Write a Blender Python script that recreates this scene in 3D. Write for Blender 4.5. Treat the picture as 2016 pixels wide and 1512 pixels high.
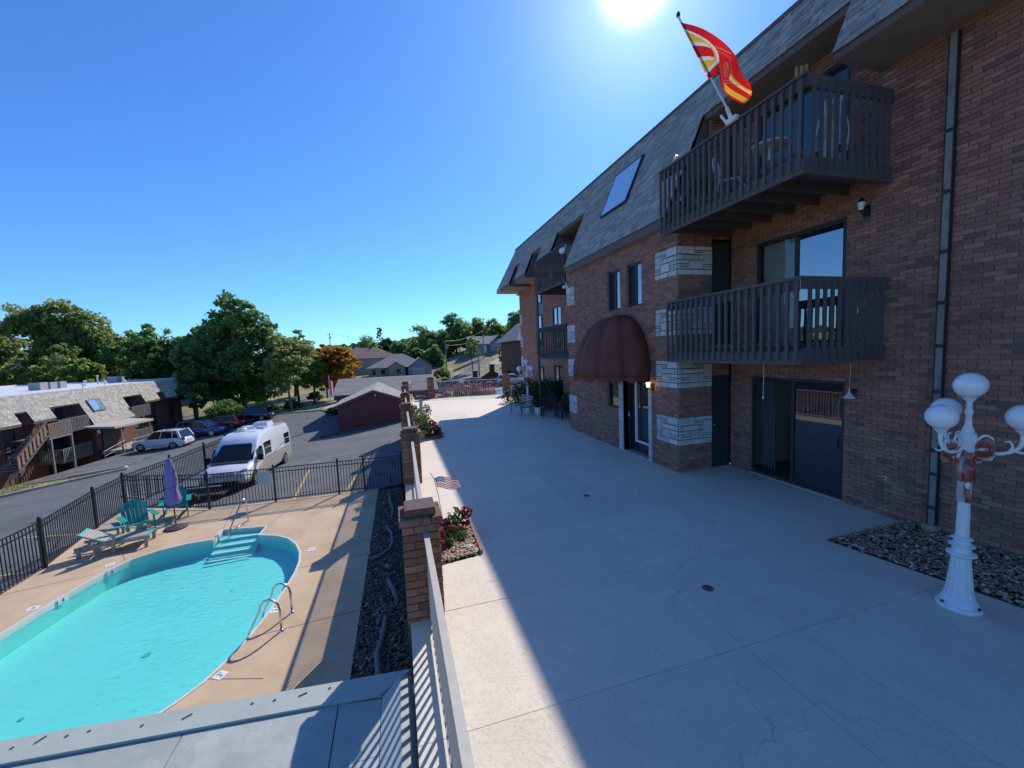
import bpy, bmesh, math, random
import numpy as np
from mathutils import Vector, Matrix
for o in list(bpy.data.objects): bpy.data.objects.remove(o)
SC = bpy.context.scene; COL = SC.collection
R = math.radians
rnd = random.Random(7)
# ---------------------------------------------------------------- camera, sky, sun, exposure
cam_d = bpy.data.cameras.new('camera'); cam = bpy.data.objects.new('camera', cam_d); COL.objects.link(cam)
cr = Vector((0.95859165, -0.28185732, -0.04072468)); cu = Vector((0.06235273, 0.06819179, 0.99572186)); cf = Vector((0.2778744, 0.95702995, -0.08294265))
m = Matrix((( cr.x, cu.x, -cf.x, 0), (cr.y, cu.y, -cf.y, 0), (cr.z, cu.z, -cf.z, 2.9), (0, 0, 0, 1)))
cam.matrix_world = m
cam_d.sensor_width = 36; cam_d.lens = 785.437/2016*36; cam_d.clip_start = 0.05; cam_d.clip_end = 6000
SC.camera = cam
SUN_EL, SUN_AZ = R(39.0), R(34.2)       # azimuth from +Y towards +X
W = bpy.data.worlds.new('World'); SC.world = W; W.use_nodes = True
nt = W.node_tree; nt.nodes.clear()
wo = nt.nodes.new('ShaderNodeOutputWorld'); bg = nt.nodes.new('ShaderNodeBackground')
sky = nt.nodes.new('ShaderNodeTexSky'); sky.sky_type = 'NISHITA'; sky.sun_disc = False
sky.sun_elevation = SUN_EL; sky.sun_rotation = SUN_AZ
sky.air_density = 1.0; sky.dust_density = 0.25; sky.ozone_density = 2.0; sky.altitude = 300
bg.inputs[1].default_value = 0.108
# the bright aureole of a clear sky round the sun
geo = nt.nodes.new('ShaderNodeTexCoord'); dot = nt.nodes.new('ShaderNodeVectorMath'); dot.operation = 'DOT_PRODUCT'
sdir = (math.sin(SUN_AZ)*math.cos(SUN_EL), math.cos(SUN_AZ)*math.cos(SUN_EL), math.sin(SUN_EL))
dot.inputs[1].default_value = sdir
nt.links.new(geo.outputs['Generated'], dot.inputs[0])
def wmath(op, a, b):
    n = nt.nodes.new('ShaderNodeMath'); n.operation = op; n.use_clamp = False
    for i, v in enumerate((a, b)):
        if isinstance(v, (int, float)): n.inputs[i].default_value = v
        else: nt.links.new(v, n.inputs[i])
    return n.outputs[0]
mx = wmath('MAXIMUM', dot.outputs['Value'], 0.0)
g = wmath('ADD', wmath('MULTIPLY', wmath('POWER', mx, 10.0), 0.22),
      wmath('ADD', wmath('MULTIPLY', wmath('POWER', mx, 110.0), 1.8), wmath('MULTIPLY', wmath('POWER', mx, 1700.0), 45.0)))
gc = nt.nodes.new('ShaderNodeVectorMath'); gc.operation = 'SCALE'; gc.inputs[0].default_value = (1.0, 0.97, 0.92)
nt.links.new(g, gc.inputs['Scale'])
tint = nt.nodes.new('ShaderNodeVectorMath'); tint.operation = 'MULTIPLY'; tint.inputs[1].default_value = (0.32, 0.62, 1.06)
nt.links.new(sky.outputs[0], tint.inputs[0])
ad = nt.nodes.new('ShaderNodeVectorMath'); ad.operation = 'ADD'
nt.links.new(tint.outputs[0], ad.inputs[0]); nt.links.new(gc.outputs[0], ad.inputs[1])
nt.links.new(ad.outputs[0], bg.inputs[0]); nt.links.new(bg.outputs[0], wo.inputs[0])
sl = bpy.data.lights.new('sun', 'SUN'); sun = bpy.data.objects.new('sun', sl); COL.objects.link(sun)
sl.energy = 2.8; sl.angle = R(0.53); sl.color = (1.0, 0.93, 0.83)
sun.rotation_euler = Vector(sdir).to_track_quat('Z', 'Y').to_euler()
SC.view_settings.view_transform = 'Standard'; SC.view_settings.look = 'None'
SC.view_settings.exposure = 0.76; SC.view_settings.gamma = 1.0
SC.render.engine = 'CYCLES'
# ---------------------------------------------------------------- tagging
def tag(o, label=None, cat=None, group=None, kind=None):
    if label: o['label'] = label
    if cat: o['category'] = cat
    if group: o['group'] = group
    if kind: o['kind'] = kind
    return o
def thing(name, label, cat, loc=(0, 0, 0), rz=0, group=None):
    o = bpy.data.objects.new(name, None); COL.objects.link(o); o.empty_display_size = 0.2
    o.location = loc; o.rotation_euler = (0, 0, rz); o.rotation_euler.z = rz
    return tag(o, label, cat, group)
def kids(o): return [c for c in bpy.data.objects if c.parent == o]
def copy_tree(o, loc=None, rz=None, label=None, group=None, parent=None, _k=None):
    if _k is None:
        _k = {}
        for c in bpy.data.objects:
            if c.parent: _k.setdefault(c.parent.name, []).append(c)
    c = o.copy(); COL.objects.link(c); c.parent = parent
    if loc is not None: c.location = loc
    if rz is not None: c.rotation_euler = (0, 0, rz)
    if label: c['label'] = label
    if group: c['group'] = group
    for ch in _k.get(o.name, []): copy_tree(ch, parent=c, _k=_k)
    return c
# ---------------------------------------------------------------- mesh builder
class MB:
    def __init__(s): s.v = []; s.f = []; s.mi = []; s.cm = 0
    def quad(s, *p):
        n = len(s.v); s.v += [tuple(q) for q in p]; s.f.append(tuple(range(n, n+len(p)))); s.mi.append(s.cm)
    def add(s, vs, fs):
        n = len(s.v); s.v += [tuple(q) for q in vs]; s.f += [tuple(i+n for i in f) for f in fs]; s.mi += [s.cm]*len(fs)
    def box(s, a, b, c=None, d=None, e=None, f_=None):
        if c is not None: a, b = (a, c, e), (b, d, f_)
        x0, y0, z0 = a; x1, y1, z1 = b
        s.add([(x0,y0,z0),(x1,y0,z0),(x1,y1,z0),(x0,y1,z0),(x0,y0,z1),(x1,y0,z1),(x1,y1,z1),(x0,y1,z1)],
              [(0,3,2,1),(4,5,6,7),(0,1,5,4),(1,2,6,5),(2,3,7,6),(3,0,4,7)])
    def obox(s, o, u, v, w):           # oriented box from corner o and three edge vectors
        o, u, v, w = Vector(o), Vector(u), Vector(v), Vector(w)
        s.add([o, o+u, o+u+v, o+v, o+w, o+u+w, o+u+v+w, o+v+w], [(0,3,2,1),(4,5,6,7),(0,1,5,4),(1,2,6,5),(2,3,7,6),(3,0,4,7)])
    def bar(s, a, b, w, h=None, up=(0, 0, 1)):
        a, b = Vector(a), Vector(b); h = h or w; d = (b-a).normalized(); up = Vector(up)
        if abs(d.dot(up)) > .99: up = Vector((0, 1, 0))
        x = d.cross(up).normalized(); y = x.cross(d)
        s.obox(a-x*w/2-y*h/2, b-a, x*w, y*h)
    def tube(s, pts, r, n=8, cap=True):
        pts = [Vector(p) for p in pts]; rs = r if isinstance(r, (list, tuple)) else [r]*len(pts)
        rings = []; prev = None
        for i, p in enumerate(pts):
            d = (pts[min(i+1, len(pts)-1)]-pts[max(i-1, 0)]).normalized()
            if prev is None:
                a = Vector((0, 0, 1)) if abs(d.z) < .9 else Vector((1, 0, 0)); x = d.cross(a).normalized()
            else: x = (prev-d*prev.dot(d)).normalized()
            prev = x; y = d.cross(x)
            rings.append([p+(x*math.cos(2*math.pi*k/n)+y*math.sin(2*math.pi*k/n))*rs[i] for k in range(n)])
        vs = [q for g_ in rings for q in g_]; fs = []
        for i in range(len(pts)-1):
            for k in range(n): fs.append((i*n+k, i*n+(k+1) % n, (i+1)*n+(k+1) % n, (i+1)*n+k))
        if cap: fs.append(tuple(reversed(range(n)))); fs.append(tuple((len(pts)-1)*n+k for k in range(n)))
        s.add(vs, fs)
    def lathe(s, prof, c=(0, 0, 0), n=16, axis='z', flute=0):
        vs = []; fs = []
        for (r, z) in prof:
            for k in range(n):
                a = 2*math.pi*k/n; rr = r*(1-(flute if k % 2 else 0)); x, y = rr*math.cos(a), rr*math.sin(a)
                p = (x, y, z) if axis == 'z' else ((z, x, y) if axis == 'x' else (x, z, y))
                vs.append((c[0]+p[0], c[1]+p[1], c[2]+p[2]))
        for i in range(len(prof)-1):
            for k in range(n): fs.append((i*n+k, i*n+(k+1) % n, (i+1)*n+(k+1) % n, (i+1)*n+k))
        fs.append(tuple(reversed(range(n)))); fs.append(tuple((len(prof)-1)*n+k for k in range(n)))
        s.add(vs, fs)
    def prism(s, poly, z0, z1):
        n = len(poly)
        s.add([(p[0], p[1], z0) for p in poly]+[(p[0], p[1], z1) for p in poly],
              [tuple(reversed(range(n))), tuple(range(n, 2*n))]+[(i, (i+1) % n, n+(i+1) % n, n+i) for i in range(n)])
    def ball(s, c, r, n=12, sq=1.0):
        s.lathe([(max(.001, r*math.sin(math.pi*i/n)), -r*sq*math.cos(math.pi*i/n)) for i in range(n+1)], c, n=n+4)
    def mesh(s, name, off=(0, 0, 0), smooth=False):
        me = bpy.data.meshes.new(name)
        ox, oy, oz = off
        me.from_pydata([(x-ox, y-oy, z-oz) for x, y, z in s.v], [], s.f)
        if smooth: me.shade_smooth()
        if any(s.mi): me.polygons.foreach_set('material_index', s.mi)
        me.update(); return me
    def build(s, name, mats, parent=None, smooth=False, world=True, loc=None, auto=None):
        off = (0, 0, 0)
        if parent is not None and world:
            p = parent; off = Vector((0, 0, 0))
            while p is not None: off = off+p.location; p = p.parent
        me = s.mesh(name, off, smooth)
        for mt in (mats if isinstance(mats, (list, tuple)) else [mats]): me.materials.append(mt)
        o = bpy.data.objects.new(name, me); COL.objects.link(o); o.parent = parent
        if loc is not None: o.location = loc
        if smooth and auto:
            me.set_sharp_from_angle(angle=R(auto))
        return o
def inst(me, name, parent=None, loc=(0, 0, 0), rot=(0, 0, 0), scale=None):
    o = bpy.data.objects.new(name, me); COL.objects.link(o); o.parent = parent
    o.location = loc; o.rotation_euler = rot
    if scale: o.scale = scale
    return o
# ---------------------------------------------------------------- materials
MATS = {}
def mat(name, col, rough=.7, var=.0, vscale=6, bump=0, bscale=40, metal=0, col2=None, mixscale=2, mixsharp=.5, island=0, spec=.5, emis=None, trans=0, coat=0, stretch=None, hue2=None, dirt=None):
    M = bpy.data.materials.new(name); M.use_nodes = True; t = M.node_tree; N = t.nodes; L = t.links
    P = N['Principled BSDF']; P.inputs['Roughness'].default_value = rough; P.inputs['Metallic'].default_value = metal
    P.inputs['Specular IOR Level'].default_value = spec; P.inputs['Coat Weight'].default_value = coat
    tc = N.new('ShaderNodeTexCoord'); src = tc.outputs['Object']
    if stretch:
        mp = N.new('ShaderNodeMapping'); mp.inputs['Scale'].default_value = stretch; L.new(src, mp.inputs[0]); src = mp.outputs[0]
    def noise(sc, det=4, ro=.6):
        n = N.new('ShaderNodeTexNoise'); n.inputs['Scale'].default_value = sc; n.inputs['Detail'].default_value = det; n.inputs['Roughness'].default_value = ro
        L.new(src, n.inputs['Vector']); return n.outputs[0]
    rgb = N.new('ShaderNodeRGB'); rgb.outputs[0].default_value = (*col, 1); c = rgb.outputs[0]
    def mix(a, b, f, mode='MIX'):
        x = N.new('ShaderNodeMix'); x.data_type = 'RGBA'; x.blend_type = mode
        for i, v in ((6, a), (7, b)):
            if isinstance(v, tuple): x.inputs[i].default_value = (*v, 1)
            else: L.new(v, x.inputs[i])
        if isinstance(f, float): x.inputs[0].default_value = f
        else: L.new(f, x.inputs[0])
        return x.outputs[2]
    def ramp(v, a, b):
        n = N.new('ShaderNodeMapRange'); n.inputs['From Min'].default_value = a; n.inputs['From Max'].default_value = b; L.new(v, n.inputs[0]); return n.outputs[0]
    if island:
        gi = N.new('ShaderNodeNewGeometry'); oi = N.new('ShaderNodeObjectInfo')
        a = N.new('ShaderNodeMath'); a.operation = 'ADD'; L.new(gi.outputs['Random Per Island'], a.inputs[0]); L.new(oi.outputs['Random'], a.inputs[1])
        fr = N.new('ShaderNodeMath'); fr.operation = 'FRACT'; L.new(a.outputs[0], fr.inputs[0])
        cr_ = N.new('ShaderNodeValToRGB'); cr_.color_ramp.interpolation = 'LINEAR'; L.new(fr.outputs[0], cr_.inputs[0])
        cols = island; el = cr_.color_ramp.elements
        el[0].position = 0; el[0].color = (*cols[0], 1); el[1].position = 1; el[1].color = (*cols[-1], 1)
        for i, cc in enumerate(cols[1:-1]): e = el.new((i+1)/(len(cols)-1)); e.color = (*cc, 1)
        c = cr_.outputs[0]
    if col2: c = mix(c, col2, ramp(noise(mixscale, 6, .65), mixsharp-.08, mixsharp+.08))
    if var:
        v = ramp(noise(vscale, 6), .25, .75); vv = N.new('ShaderNodeMapRange'); vv.inputs['To Min'].default_value = 1-var; vv.inputs['To Max'].default_value = 1+var; L.new(v, vv.inputs[0])
        s = N.new('ShaderNodeVectorMath'); s.operation = 'SCALE'; L.new(c, s.inputs[0]); L.new(vv.outputs[0], s.inputs['Scale']); c = s.outputs[0]
    if dirt:                                # (colour, scale, threshold)
        c = mix(c, dirt[0], ramp(noise(dirt[1], 8, .7), dirt[2], dirt[2]+.12))
    L.new(c, P.inputs['Base Color'])
    if bump:
        b = N.new('ShaderNodeBump'); b.inputs['Strength'].default_value = bump; b.inputs['Distance'].default_value = .02; L.new(noise(bscale, 5), b.inputs['Height']); L.new(b.outputs[0], P.inputs['Normal'])
    if emis: P.inputs['Emission Color'].default_value = (*emis[0], 1); P.inputs['Emission Strength'].default_value = emis[1]
    if trans:
        tr = N.new('ShaderNodeBsdfTranslucent'); L.new(c, tr.inputs[0]); ms = N.new('ShaderNodeMixShader'); ms.inputs[0].default_value = trans
        L.new(P.outputs[0], ms.inputs[1]); L.new(tr.outputs[0], ms.inputs[2]); L.new(ms.outputs[0], N['Material Output'].inputs[0])
    MATS[name] = M; return M
def glass(name, tint=(.02, .03, .04), refl=.35, clear=.0, rough=.02):
    M = bpy.data.materials.new(name); M.use_nodes = True; t = M.node_tree; N = t.nodes; L = t.links; N.clear()
    o = N.new('ShaderNodeOutputMaterial'); gl = N.new('ShaderNodeBsdfGlossy'); gl.inputs['Roughness'].default_value = rough
    df = N.new('ShaderNodeBsdfDiffuse'); df.inputs[0].default_value = (*tint, 1)
    tr = N.new('ShaderNodeBsdfTransparent'); tr.inputs[0].default_value = (.75, .8, .8, 1)
    a = N.new('ShaderNodeMixShader'); a.inputs[0].default_value = clear; L.new(df.outputs[0], a.inputs[1]); L.new(tr.outputs[0], a.inputs[2])
    fr = N.new('ShaderNodeFresnel'); fr.inputs[0].default_value = 1.5
    mr = N.new('ShaderNodeMapRange'); mr.inputs['To Min'].default_value = refl*.6; mr.inputs['To Max'].default_value = 1; L.new(fr.outputs[0], mr.inputs[0])
    b = N.new('ShaderNodeMixShader'); L.new(mr.outputs[0], b.inputs[0]); L.new(a.outputs[0], b.inputs[1]); L.new(gl.outputs[0], b.inputs[2])
    ns = N.new('ShaderNodeTexNoise'); ns.inputs['Scale'].default_value = 1.3; bm = N.new('ShaderNodeBump'); bm.inputs['Strength'].default_value = .04; bm.inputs['Distance'].default_value = .05
    L.new(ns.outputs[0], bm.inputs['Height']); L.new(bm.outputs[0], gl.inputs['Normal'])
    L.new(b.outputs[0], o.inputs[0]); return M
BR = [(.34,.15,.10),(.40,.185,.12),(.45,.215,.14),(.34,.15,.105),(.25,.125,.10),(.40,.185,.12),(.31,.145,.105),(.38,.175,.115),(.46,.235,.155),(.34,.15,.10),(.18,.105,.09),(.39,.18,.12)]
m_brick = mat('brick', (.2,.08,.05), .85, .22, 25, .5, 60, island=BR, dirt=((.20,.13,.11), .9, .60))
m_mortar = mat('mortar', (.27,.21,.17), .95, .15, 12, .3, 80)
m_pbrick = mat('pillar_brick', (.3,.13,.07), .85, .25, 18, .6, 50, island=[(.22,.10,.055),(.30,.15,.08),(.35,.19,.11),(.17,.075,.045),(.27,.13,.07),(.20,.085,.05)], col2=(.16,.075,.045), mixscale=7, mixsharp=.6)
m_pmortar = mat('pillar_mortar', (.12,.09,.075), .95, .15, 12, .3, 80)
m_stone = mat('ashlar', (.6,.58,.55), .8, .18, 9, .7, 25, island=[(.64,.61,.57),(.50,.48,.45),(.74,.71,.66),(.57,.54,.50)])
m_joint = mat('stone_joint', (.07,.06,.055), .9)
m_shingle = mat('shingle', (.15,.13,.12), .95, .25, 30, .5, 120, island=[(.36,.33,.28),(.46,.42,.36),(.29,.265,.225),(.53,.485,.41),(.40,.365,.31),(.32,.29,.25),(.43,.395,.335)])
m_fascia = mat('dark_trim', (.15,.105,.09), .7, .2, 8)
m_soffit = mat('soffit', (.30,.235,.19), .8, .15, 5)
m_wood = mat('balcony_wood', (.115,.095,.09), .75, .3, 14, .3, 60, stretch=(3,3,.6))
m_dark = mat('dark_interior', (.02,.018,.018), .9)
m_carpet = mat('room_floor', (.12,.11,.10), .9, .2, 20)
m_room = mat('room_wall', (.42,.37,.31), .9)
m_dmetal = mat('dark_bronze_frame', (.035,.032,.032), .45, .1, 10)
m_black = mat('black_metal', (.012,.012,.014), .4, .2, 20)
m_white = mat('white_paint', (.78,.78,.76), .45, .08, 12, .15, 60, dirt=((.35,.30,.25), 9, .66))
m_whitef = mat('white_frame', (.75,.75,.74), .5)
m_tanmetal = mat('tan_railing_paint', (.46,.42,.36), .5, .12, 9)
m_conc = mat('terrace_paint', (.72,.625,.50), .75, .07, 2.2, .35, 14, dirt=((.67,.58,.45), 1.6, .60))
m_steel = mat('stainless', (.65,.65,.64), .22, metal=1)
m_rubber = mat('rubber', (.018,.018,.018), .8)
m_gl = glass('window_glass', refl=.14)
m_gl_bright = glass('sky_glass', (.02,.03,.05), .75)
m_gl_open = glass('clear_glass', (.02,.03,.03), .08, .9)
# ---------------------------------------------------------------- terrain
CP = np.array([(0,12,-2.5),(0,16,-2.42),(-4,16.5,-2.6),(-9.5,17,-2.95),(-9.5,12,-2.75),(-12,10,-2.95),(-18,5,-3.2),(-6.7,20,-2.95),(-6.4,26,-3.2),(-5,38,-3.72),(1,37,-3.0),(-14,24,-3.55),(-22,44,-5.05),(-20,34,-4.4),(-22,29.5,-4.3),(-30,20,-4.6),
  (-12,30,-3.75),(-18.5,49,-4.95),(-17,49.5,-4.8),(-25,55,-5.3),(-25,36,-4.9),(-30,66,-5.6),(-19.5,60,-4.1),(-17,55,-4.35),(-14,62,-4.3),(-10,72,-3.9),(-14,85,-3.5),(-6,55,-3.6),(2,50,-3.0),(8,43,-1.7),(14,42,-1.5),(10,34,-1.6),(3,34,-2.4),(6,55,-2.4),
  (18,56,-1.9),(14,62,-2.3),(18,88,-3.0),(12,100,-2.7),(0,105,-2.1),(-12,105,-2.4),(10,115,-2.0),(26,118,2.6),(34,125,4.0),(45,90,2.5),(30,80,-.5),(30,60,-1.2),(9.5,140,-.5),(22,145,3.5),(38,135,5),(-2,150,-3),(-11,130,-2.6),(-30,85,-4.5),(-50,75,-6),(-60,100,-6),(-70,50,-6),(-100,100,-8),
  (-50,40,-6.2),(-45,20,-5.5),(-20,-10,-3.5),(-60,-20,-5),(20,-20,-2.5),(40,20,-.8),(20,28,-.9),(8,29,-.9),(60,50,1.5),(80,120,8),(60,180,10),(0,200,-4),(-60,180,-8),(120,60,5),(100,-20,2),(150,200,12),(-150,150,-10),(-150,0,-10)], float)
def tps(r2): return np.where(r2 > 1e-9, r2*np.log(np.maximum(r2, 1e-9))*.5, 0)
_n = len(CP); _d = ((CP[:, None, :2]-CP[None, :, :2])**2).sum(2); _K = tps(_d)+np.eye(_n)*60
_P = np.c_[np.ones(_n), CP[:, :2]]; _A = np.block([[_K, _P], [_P.T, np.zeros((3, 3))]])
_s = np.linalg.solve(_A, np.r_[CP[:, 2], np.zeros(3)])
def tz_arr(x, y):
    x = np.asarray(x, float); y = np.asarray(y, float); sh = x.shape; x = x.ravel(); y = y.ravel()
    cx_ = np.clip(x, -150, 150); cy_ = np.clip(y, -30, 200)
    r2 = (cx_[:, None]-CP[None, :, 0])**2+(cy_[:, None]-CP[None, :, 1])**2
    z = tps(r2)@_s[:_n]+_s[_n]+_s[_n+1]*cx_+_s[_n+2]*cy_
    # lower grade beside the apartment block on the left
    w = np.clip((-25.6-x)/1.6, 0, 1)*np.clip((x+60)/10, 0, 1)*np.clip((y-30)/6, 0, 1)*np.clip((53-y)/5, 0, 1)
    z = z*(1-w)+(-7.2)*w
    # distant hills
    d = np.hypot(x, y); h = np.clip((d-260)/700, 0, 1); h = h*h*(3-2*h)
    z = z+h*(17+9*np.sin(x*.006+1.3)+5*np.sin(x*.017+y*.004))
    return z.reshape(sh)
def tz(x, y): return float(tz_arr([x], [y])[0])
def axis_pts(a): return np.array(sorted(set(a)))
gx = axis_pts(list(np.arange(-60, 60.1, 1.5))+list(np.arange(-240, 240.1, 12))+list(np.arange(-1800, 1801, 60)))
gy = axis_pts(list(np.arange(-20, 140.1, 1.5))+list(np.arange(-240, 400.1, 12))+list(np.arange(-900, 2101, 60)))
GX, GY = np.meshgrid(gx, gy); GZ = tz_arr(GX, GY)
# the ground stays below the terrace, the pool deck and the buildings
pit = ((GX > -9.6) & (GX < 30) & (GY < 15.5)) | ((GX > -.5) & (GX < 30) & (GY < 24)); GZ = np.where(pit, np.minimum(GZ, -4.4), GZ)
me = bpy.data.meshes.new('ground'); nx, ny = len(gx), len(gy)
fs = [(j*nx+i, j*nx+i+1, (j+1)*nx+i+1, (j+1)*nx+i) for j in range(ny-1) for i in range(nx-1)]
me.from_pydata(np.c_[GX.ravel(), GY.ravel(), GZ.ravel()].tolist(), [], fs); me.shade_smooth()
m_grass = mat('lawn', (.17,.17,.055), .95, .35, .9, .6, 12, col2=(.36,.27,.12), mixscale=.16, mixsharp=.5)
me.materials.append(m_grass); ground = bpy.data.objects.new('ground', me); COL.objects.link(ground); tag(ground, kind='structure')
def drape(name, poly, mt, dz, step=1.0, kind='structure', thick=0, parent=None):
    """sheet over the terrain inside a polygon"""
    bm = bmesh.new(); vs = [bm.verts.new((p[0], p[1], 0)) for p in poly]; bm.faces.new(vs)
    xs = [p[0] for p in poly]; ys = [p[1] for p in poly]
    for k in np.arange(math.floor(min(xs)), max(xs), step):
        bmesh.ops.bisect_plane(bm, geom=bm.verts[:]+bm.edges[:]+bm.faces[:], plane_co=(k, 0, 0), plane_no=(1, 0, 0))
    for k in np.arange(math.floor(min(ys)), max(ys), step):
        bmesh.ops.bisect_plane(bm, geom=bm.verts[:]+bm.edges[:]+bm.faces[:], plane_co=(0, k, 0), plane_no=(0, 1, 0))
    bm.verts.ensure_lookup_table()
    z = tz_arr([v.co.x for v in bm.verts], [v.co.y for v in bm.verts])
    for v, zz in zip(bm.verts, z): v.co.z = zz+dz
    bmesh.ops.triangulate(bm, faces=bm.faces[:])
    for f in bm.faces:
        if f.normal.z < 0: f.normal_flip()
    if thick:
        r = bmesh.ops.extrude_face_region(bm, geom=[e for e in bm.edges if e.is_boundary])
        for v in r['geom']:
            if isinstance(v, bmesh.types.BMVert): v.co.z -= thick
    me = bpy.data.meshes.new(name); bm.to_mesh(me); bm.free(); me.shade_smooth()
    me.set_sharp_from_angle(angle=R(40))
    me.materials.append(mt); o = bpy.data.objects.new(name, me); COL.objects.link(o); o.parent = parent
    if kind: o['kind'] = kind
    return o
def asphalt_mat():
    M = mat('asphalt', (.112,.112,.118), .9, .22, .35, .4, 90, col2=(.14,.138,.142), mixscale=.5, mixsharp=.55)
    t = M.node_tree; N = t.nodes; L = t.links; P = N['Principled BSDF']
    src = P.inputs['Base Color'].links[0].from_socket
    tc = N.new('ShaderNodeTexCoord'); wn = N.new('ShaderNodeTexNoise'); wn.inputs['Scale'].default_value = .9; L.new(tc.outputs['Object'], wn.inputs[0])
    av = N.new('ShaderNodeVectorMath'); av.operation = 'MULTIPLY_ADD'; av.inputs[1].default_value = (1.6, 1.6, 0); L.new(wn.outputs[1], av.inputs[0]); L.new(tc.outputs['Object'], av.inputs[2])
    vo = N.new('ShaderNodeTexVoronoi'); vo.feature = 'DISTANCE_TO_EDGE'; vo.inputs['Scale'].default_value = .16; L.new(av.outputs[0], vo.inputs[0])
    mr = N.new('ShaderNodeMapRange'); mr.inputs['From Min'].default_value = .003; mr.inputs['From Max'].default_value = .009; L.new(vo.outputs[0], mr.inputs[0])
    mx_ = N.new('ShaderNodeMix'); mx_.data_type = 'RGBA'; mx_.inputs[6].default_value = (.045,.045,.05,1); L.new(src, mx_.inputs[7]); L.new(mr.outputs[0], mx_.inputs[0]); L.new(mx_.outputs[2], P.inputs['Base Color'])
    return M
m_asph = asphalt_mat()
LOT = [(-45,-5),(-10.2,-5),(-10.2,12),(-10.4,17.4),(-9.9,17.9),(-6.8,16.7),(.2,16.5),(.2,36.6),(-4.6,36.9),(-5.4,44),(-6.6,50.5),(-9.5,56.5),(-13.5,58),(-17.5,57.5),(-22,55),(-25.6,53.5),(-25.4,40),(-24.6,34.6),(-22.0,34.3),(-19.2,35.3),(-18.6,34.1),(-22.4,29.4),(-30,22.5),(-45,12)]
lot = drape('parking_lot', LOT, m_asph, .04)
m_line = mat('faded_yellow_line', (.45,.33,.10), .8, .3, 5, dirt=((.09,.085,.08), 7, .55))
m_wline = mat('faded_white_line', (.42,.41,.38), .8, .3, 5, dirt=((.09,.085,.08), 7, .6))
def line(name, a, b, w, mt, dz=.046):
    a = Vector((*a, 0)); b = Vector((*b, 0)); d = (b-a).normalized(); n = Vector((-d.y, d.x, 0))*w/2
    o = drape(name, [(a-n)[:2], (b-n)[:2], (b+n)[:2], (a+n)[:2]], mt, dz+.006, step=1.0)
    return o
for a, b in (((-4.15,17.0),(-4.55,22.2)),((-2.2,17.0),(-1.6,23.2)),((-7.9,17.2),(-8.9,22.0)),((-10.6,14.6),(-14.6,15.4)),((-10.8,17.6),(-13.6,18.8)),((-10.7,11.6),(-15.0,11.6))):
    line('parking_line', a, b, .11, m_line)
for a, b in (((-20.4,41.2),(-25.2,41.8)),((-20.3,37.8),(-24.6,38.0)),((-16.5,44.9),(-21.3,46.6)),((-16.2,45.7),(-20.9,47.3)),((-15.9,46.5),(-20.6,48.1)),((-17.5,40.6),(-19.2,40.9))):
    line('parking_line', a, b, .11, m_wline)
# roads, drives and the pale concrete beyond the lot
m_road = mat('road_asphalt', (.17,.165,.16), .9, .12, 1, .2, 50)
m_cpath = mat('pale_concrete', (.40,.37,.33), .85, .1, 1.5, .2, 40)
drape('road', [(-75,66),(-40,72.5),(-22,77.5),(-12,82),(0,88),(9,93.5),(15,99),(20,108),(20,118),(12,128),(0,131),(0,134.5),(13,132),(24,120),(24.5,108),(19,97),(22,90),(30,86),(45,84),(45,80),(28,81),(17,86),(10,87.5),(0,82.5),(-10,77),(-20,72.5),(-38,67.5),(-75,61)], m_road, .06, step=2)
drape('driveway', [(-9.2,67.5),(-1.5,70),(-1.5,80.5),(-9,77)], m_cpath, .09, step=2)
drape('path', [(-9.5,57.3),(-3,58),(1,66),(-6,68),(-13,64.5),(-21,60.6),(-21,59.6),(-13,62.6),(-9,63.8),(-9.7,59.5)], m_cpath, .07, step=2)
drape('driveway', [(-.6,88),(5.2,90.6),(6.2,103.2),(.4,103.2)], m_cpath, .1, step=2)
drape('driveway', [(22,100),(26,99),(34,112),(31,113)], m_cpath, .1, step=2)
# kerbs
m_kerb = mat('kerb_concrete', (.42,.36,.25), .85, .2, 3, .2, 50)
def kerb(pts, label, w=.16, h=.15, mt=None):
    mb = MB()
    for a, b in zip(pts, pts[1:]):
        n = max(1, int(math.dist(a, b)/1.2))
        for i in range(n):
            p = [a[k]+(b[k]-a[k])*i/n for k in (0, 1)]; q = [a[k]+(b[k]-a[k])*(i+1)/n for k in (0, 1)]
            mb.bar((p[0], p[1], tz(*p)+h/2), (q[0], q[1], tz(*q)+h/2), w, h+.1)
    o = mb.build('kerb', mt or m_kerb); tag(o, kind='structure'); return o
kerb([(-22.0,34.3),(-19.2,35.3),(-18.6,34.1),(-22.4,29.4),(-30,22.5)], '')
kerb([(-6.9,50.8),(-9.5,56.5),(-13.5,58.1),(-17.5,57.6)], '')
kerb([(-6.2,35.3),(-4.2,36.1),(-1.5,36.5),(.2,36.6),(1.2,36.0)], '', .22, .2, mat('dark_kerb', (.10,.085,.07), .9, .2, 4))
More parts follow.
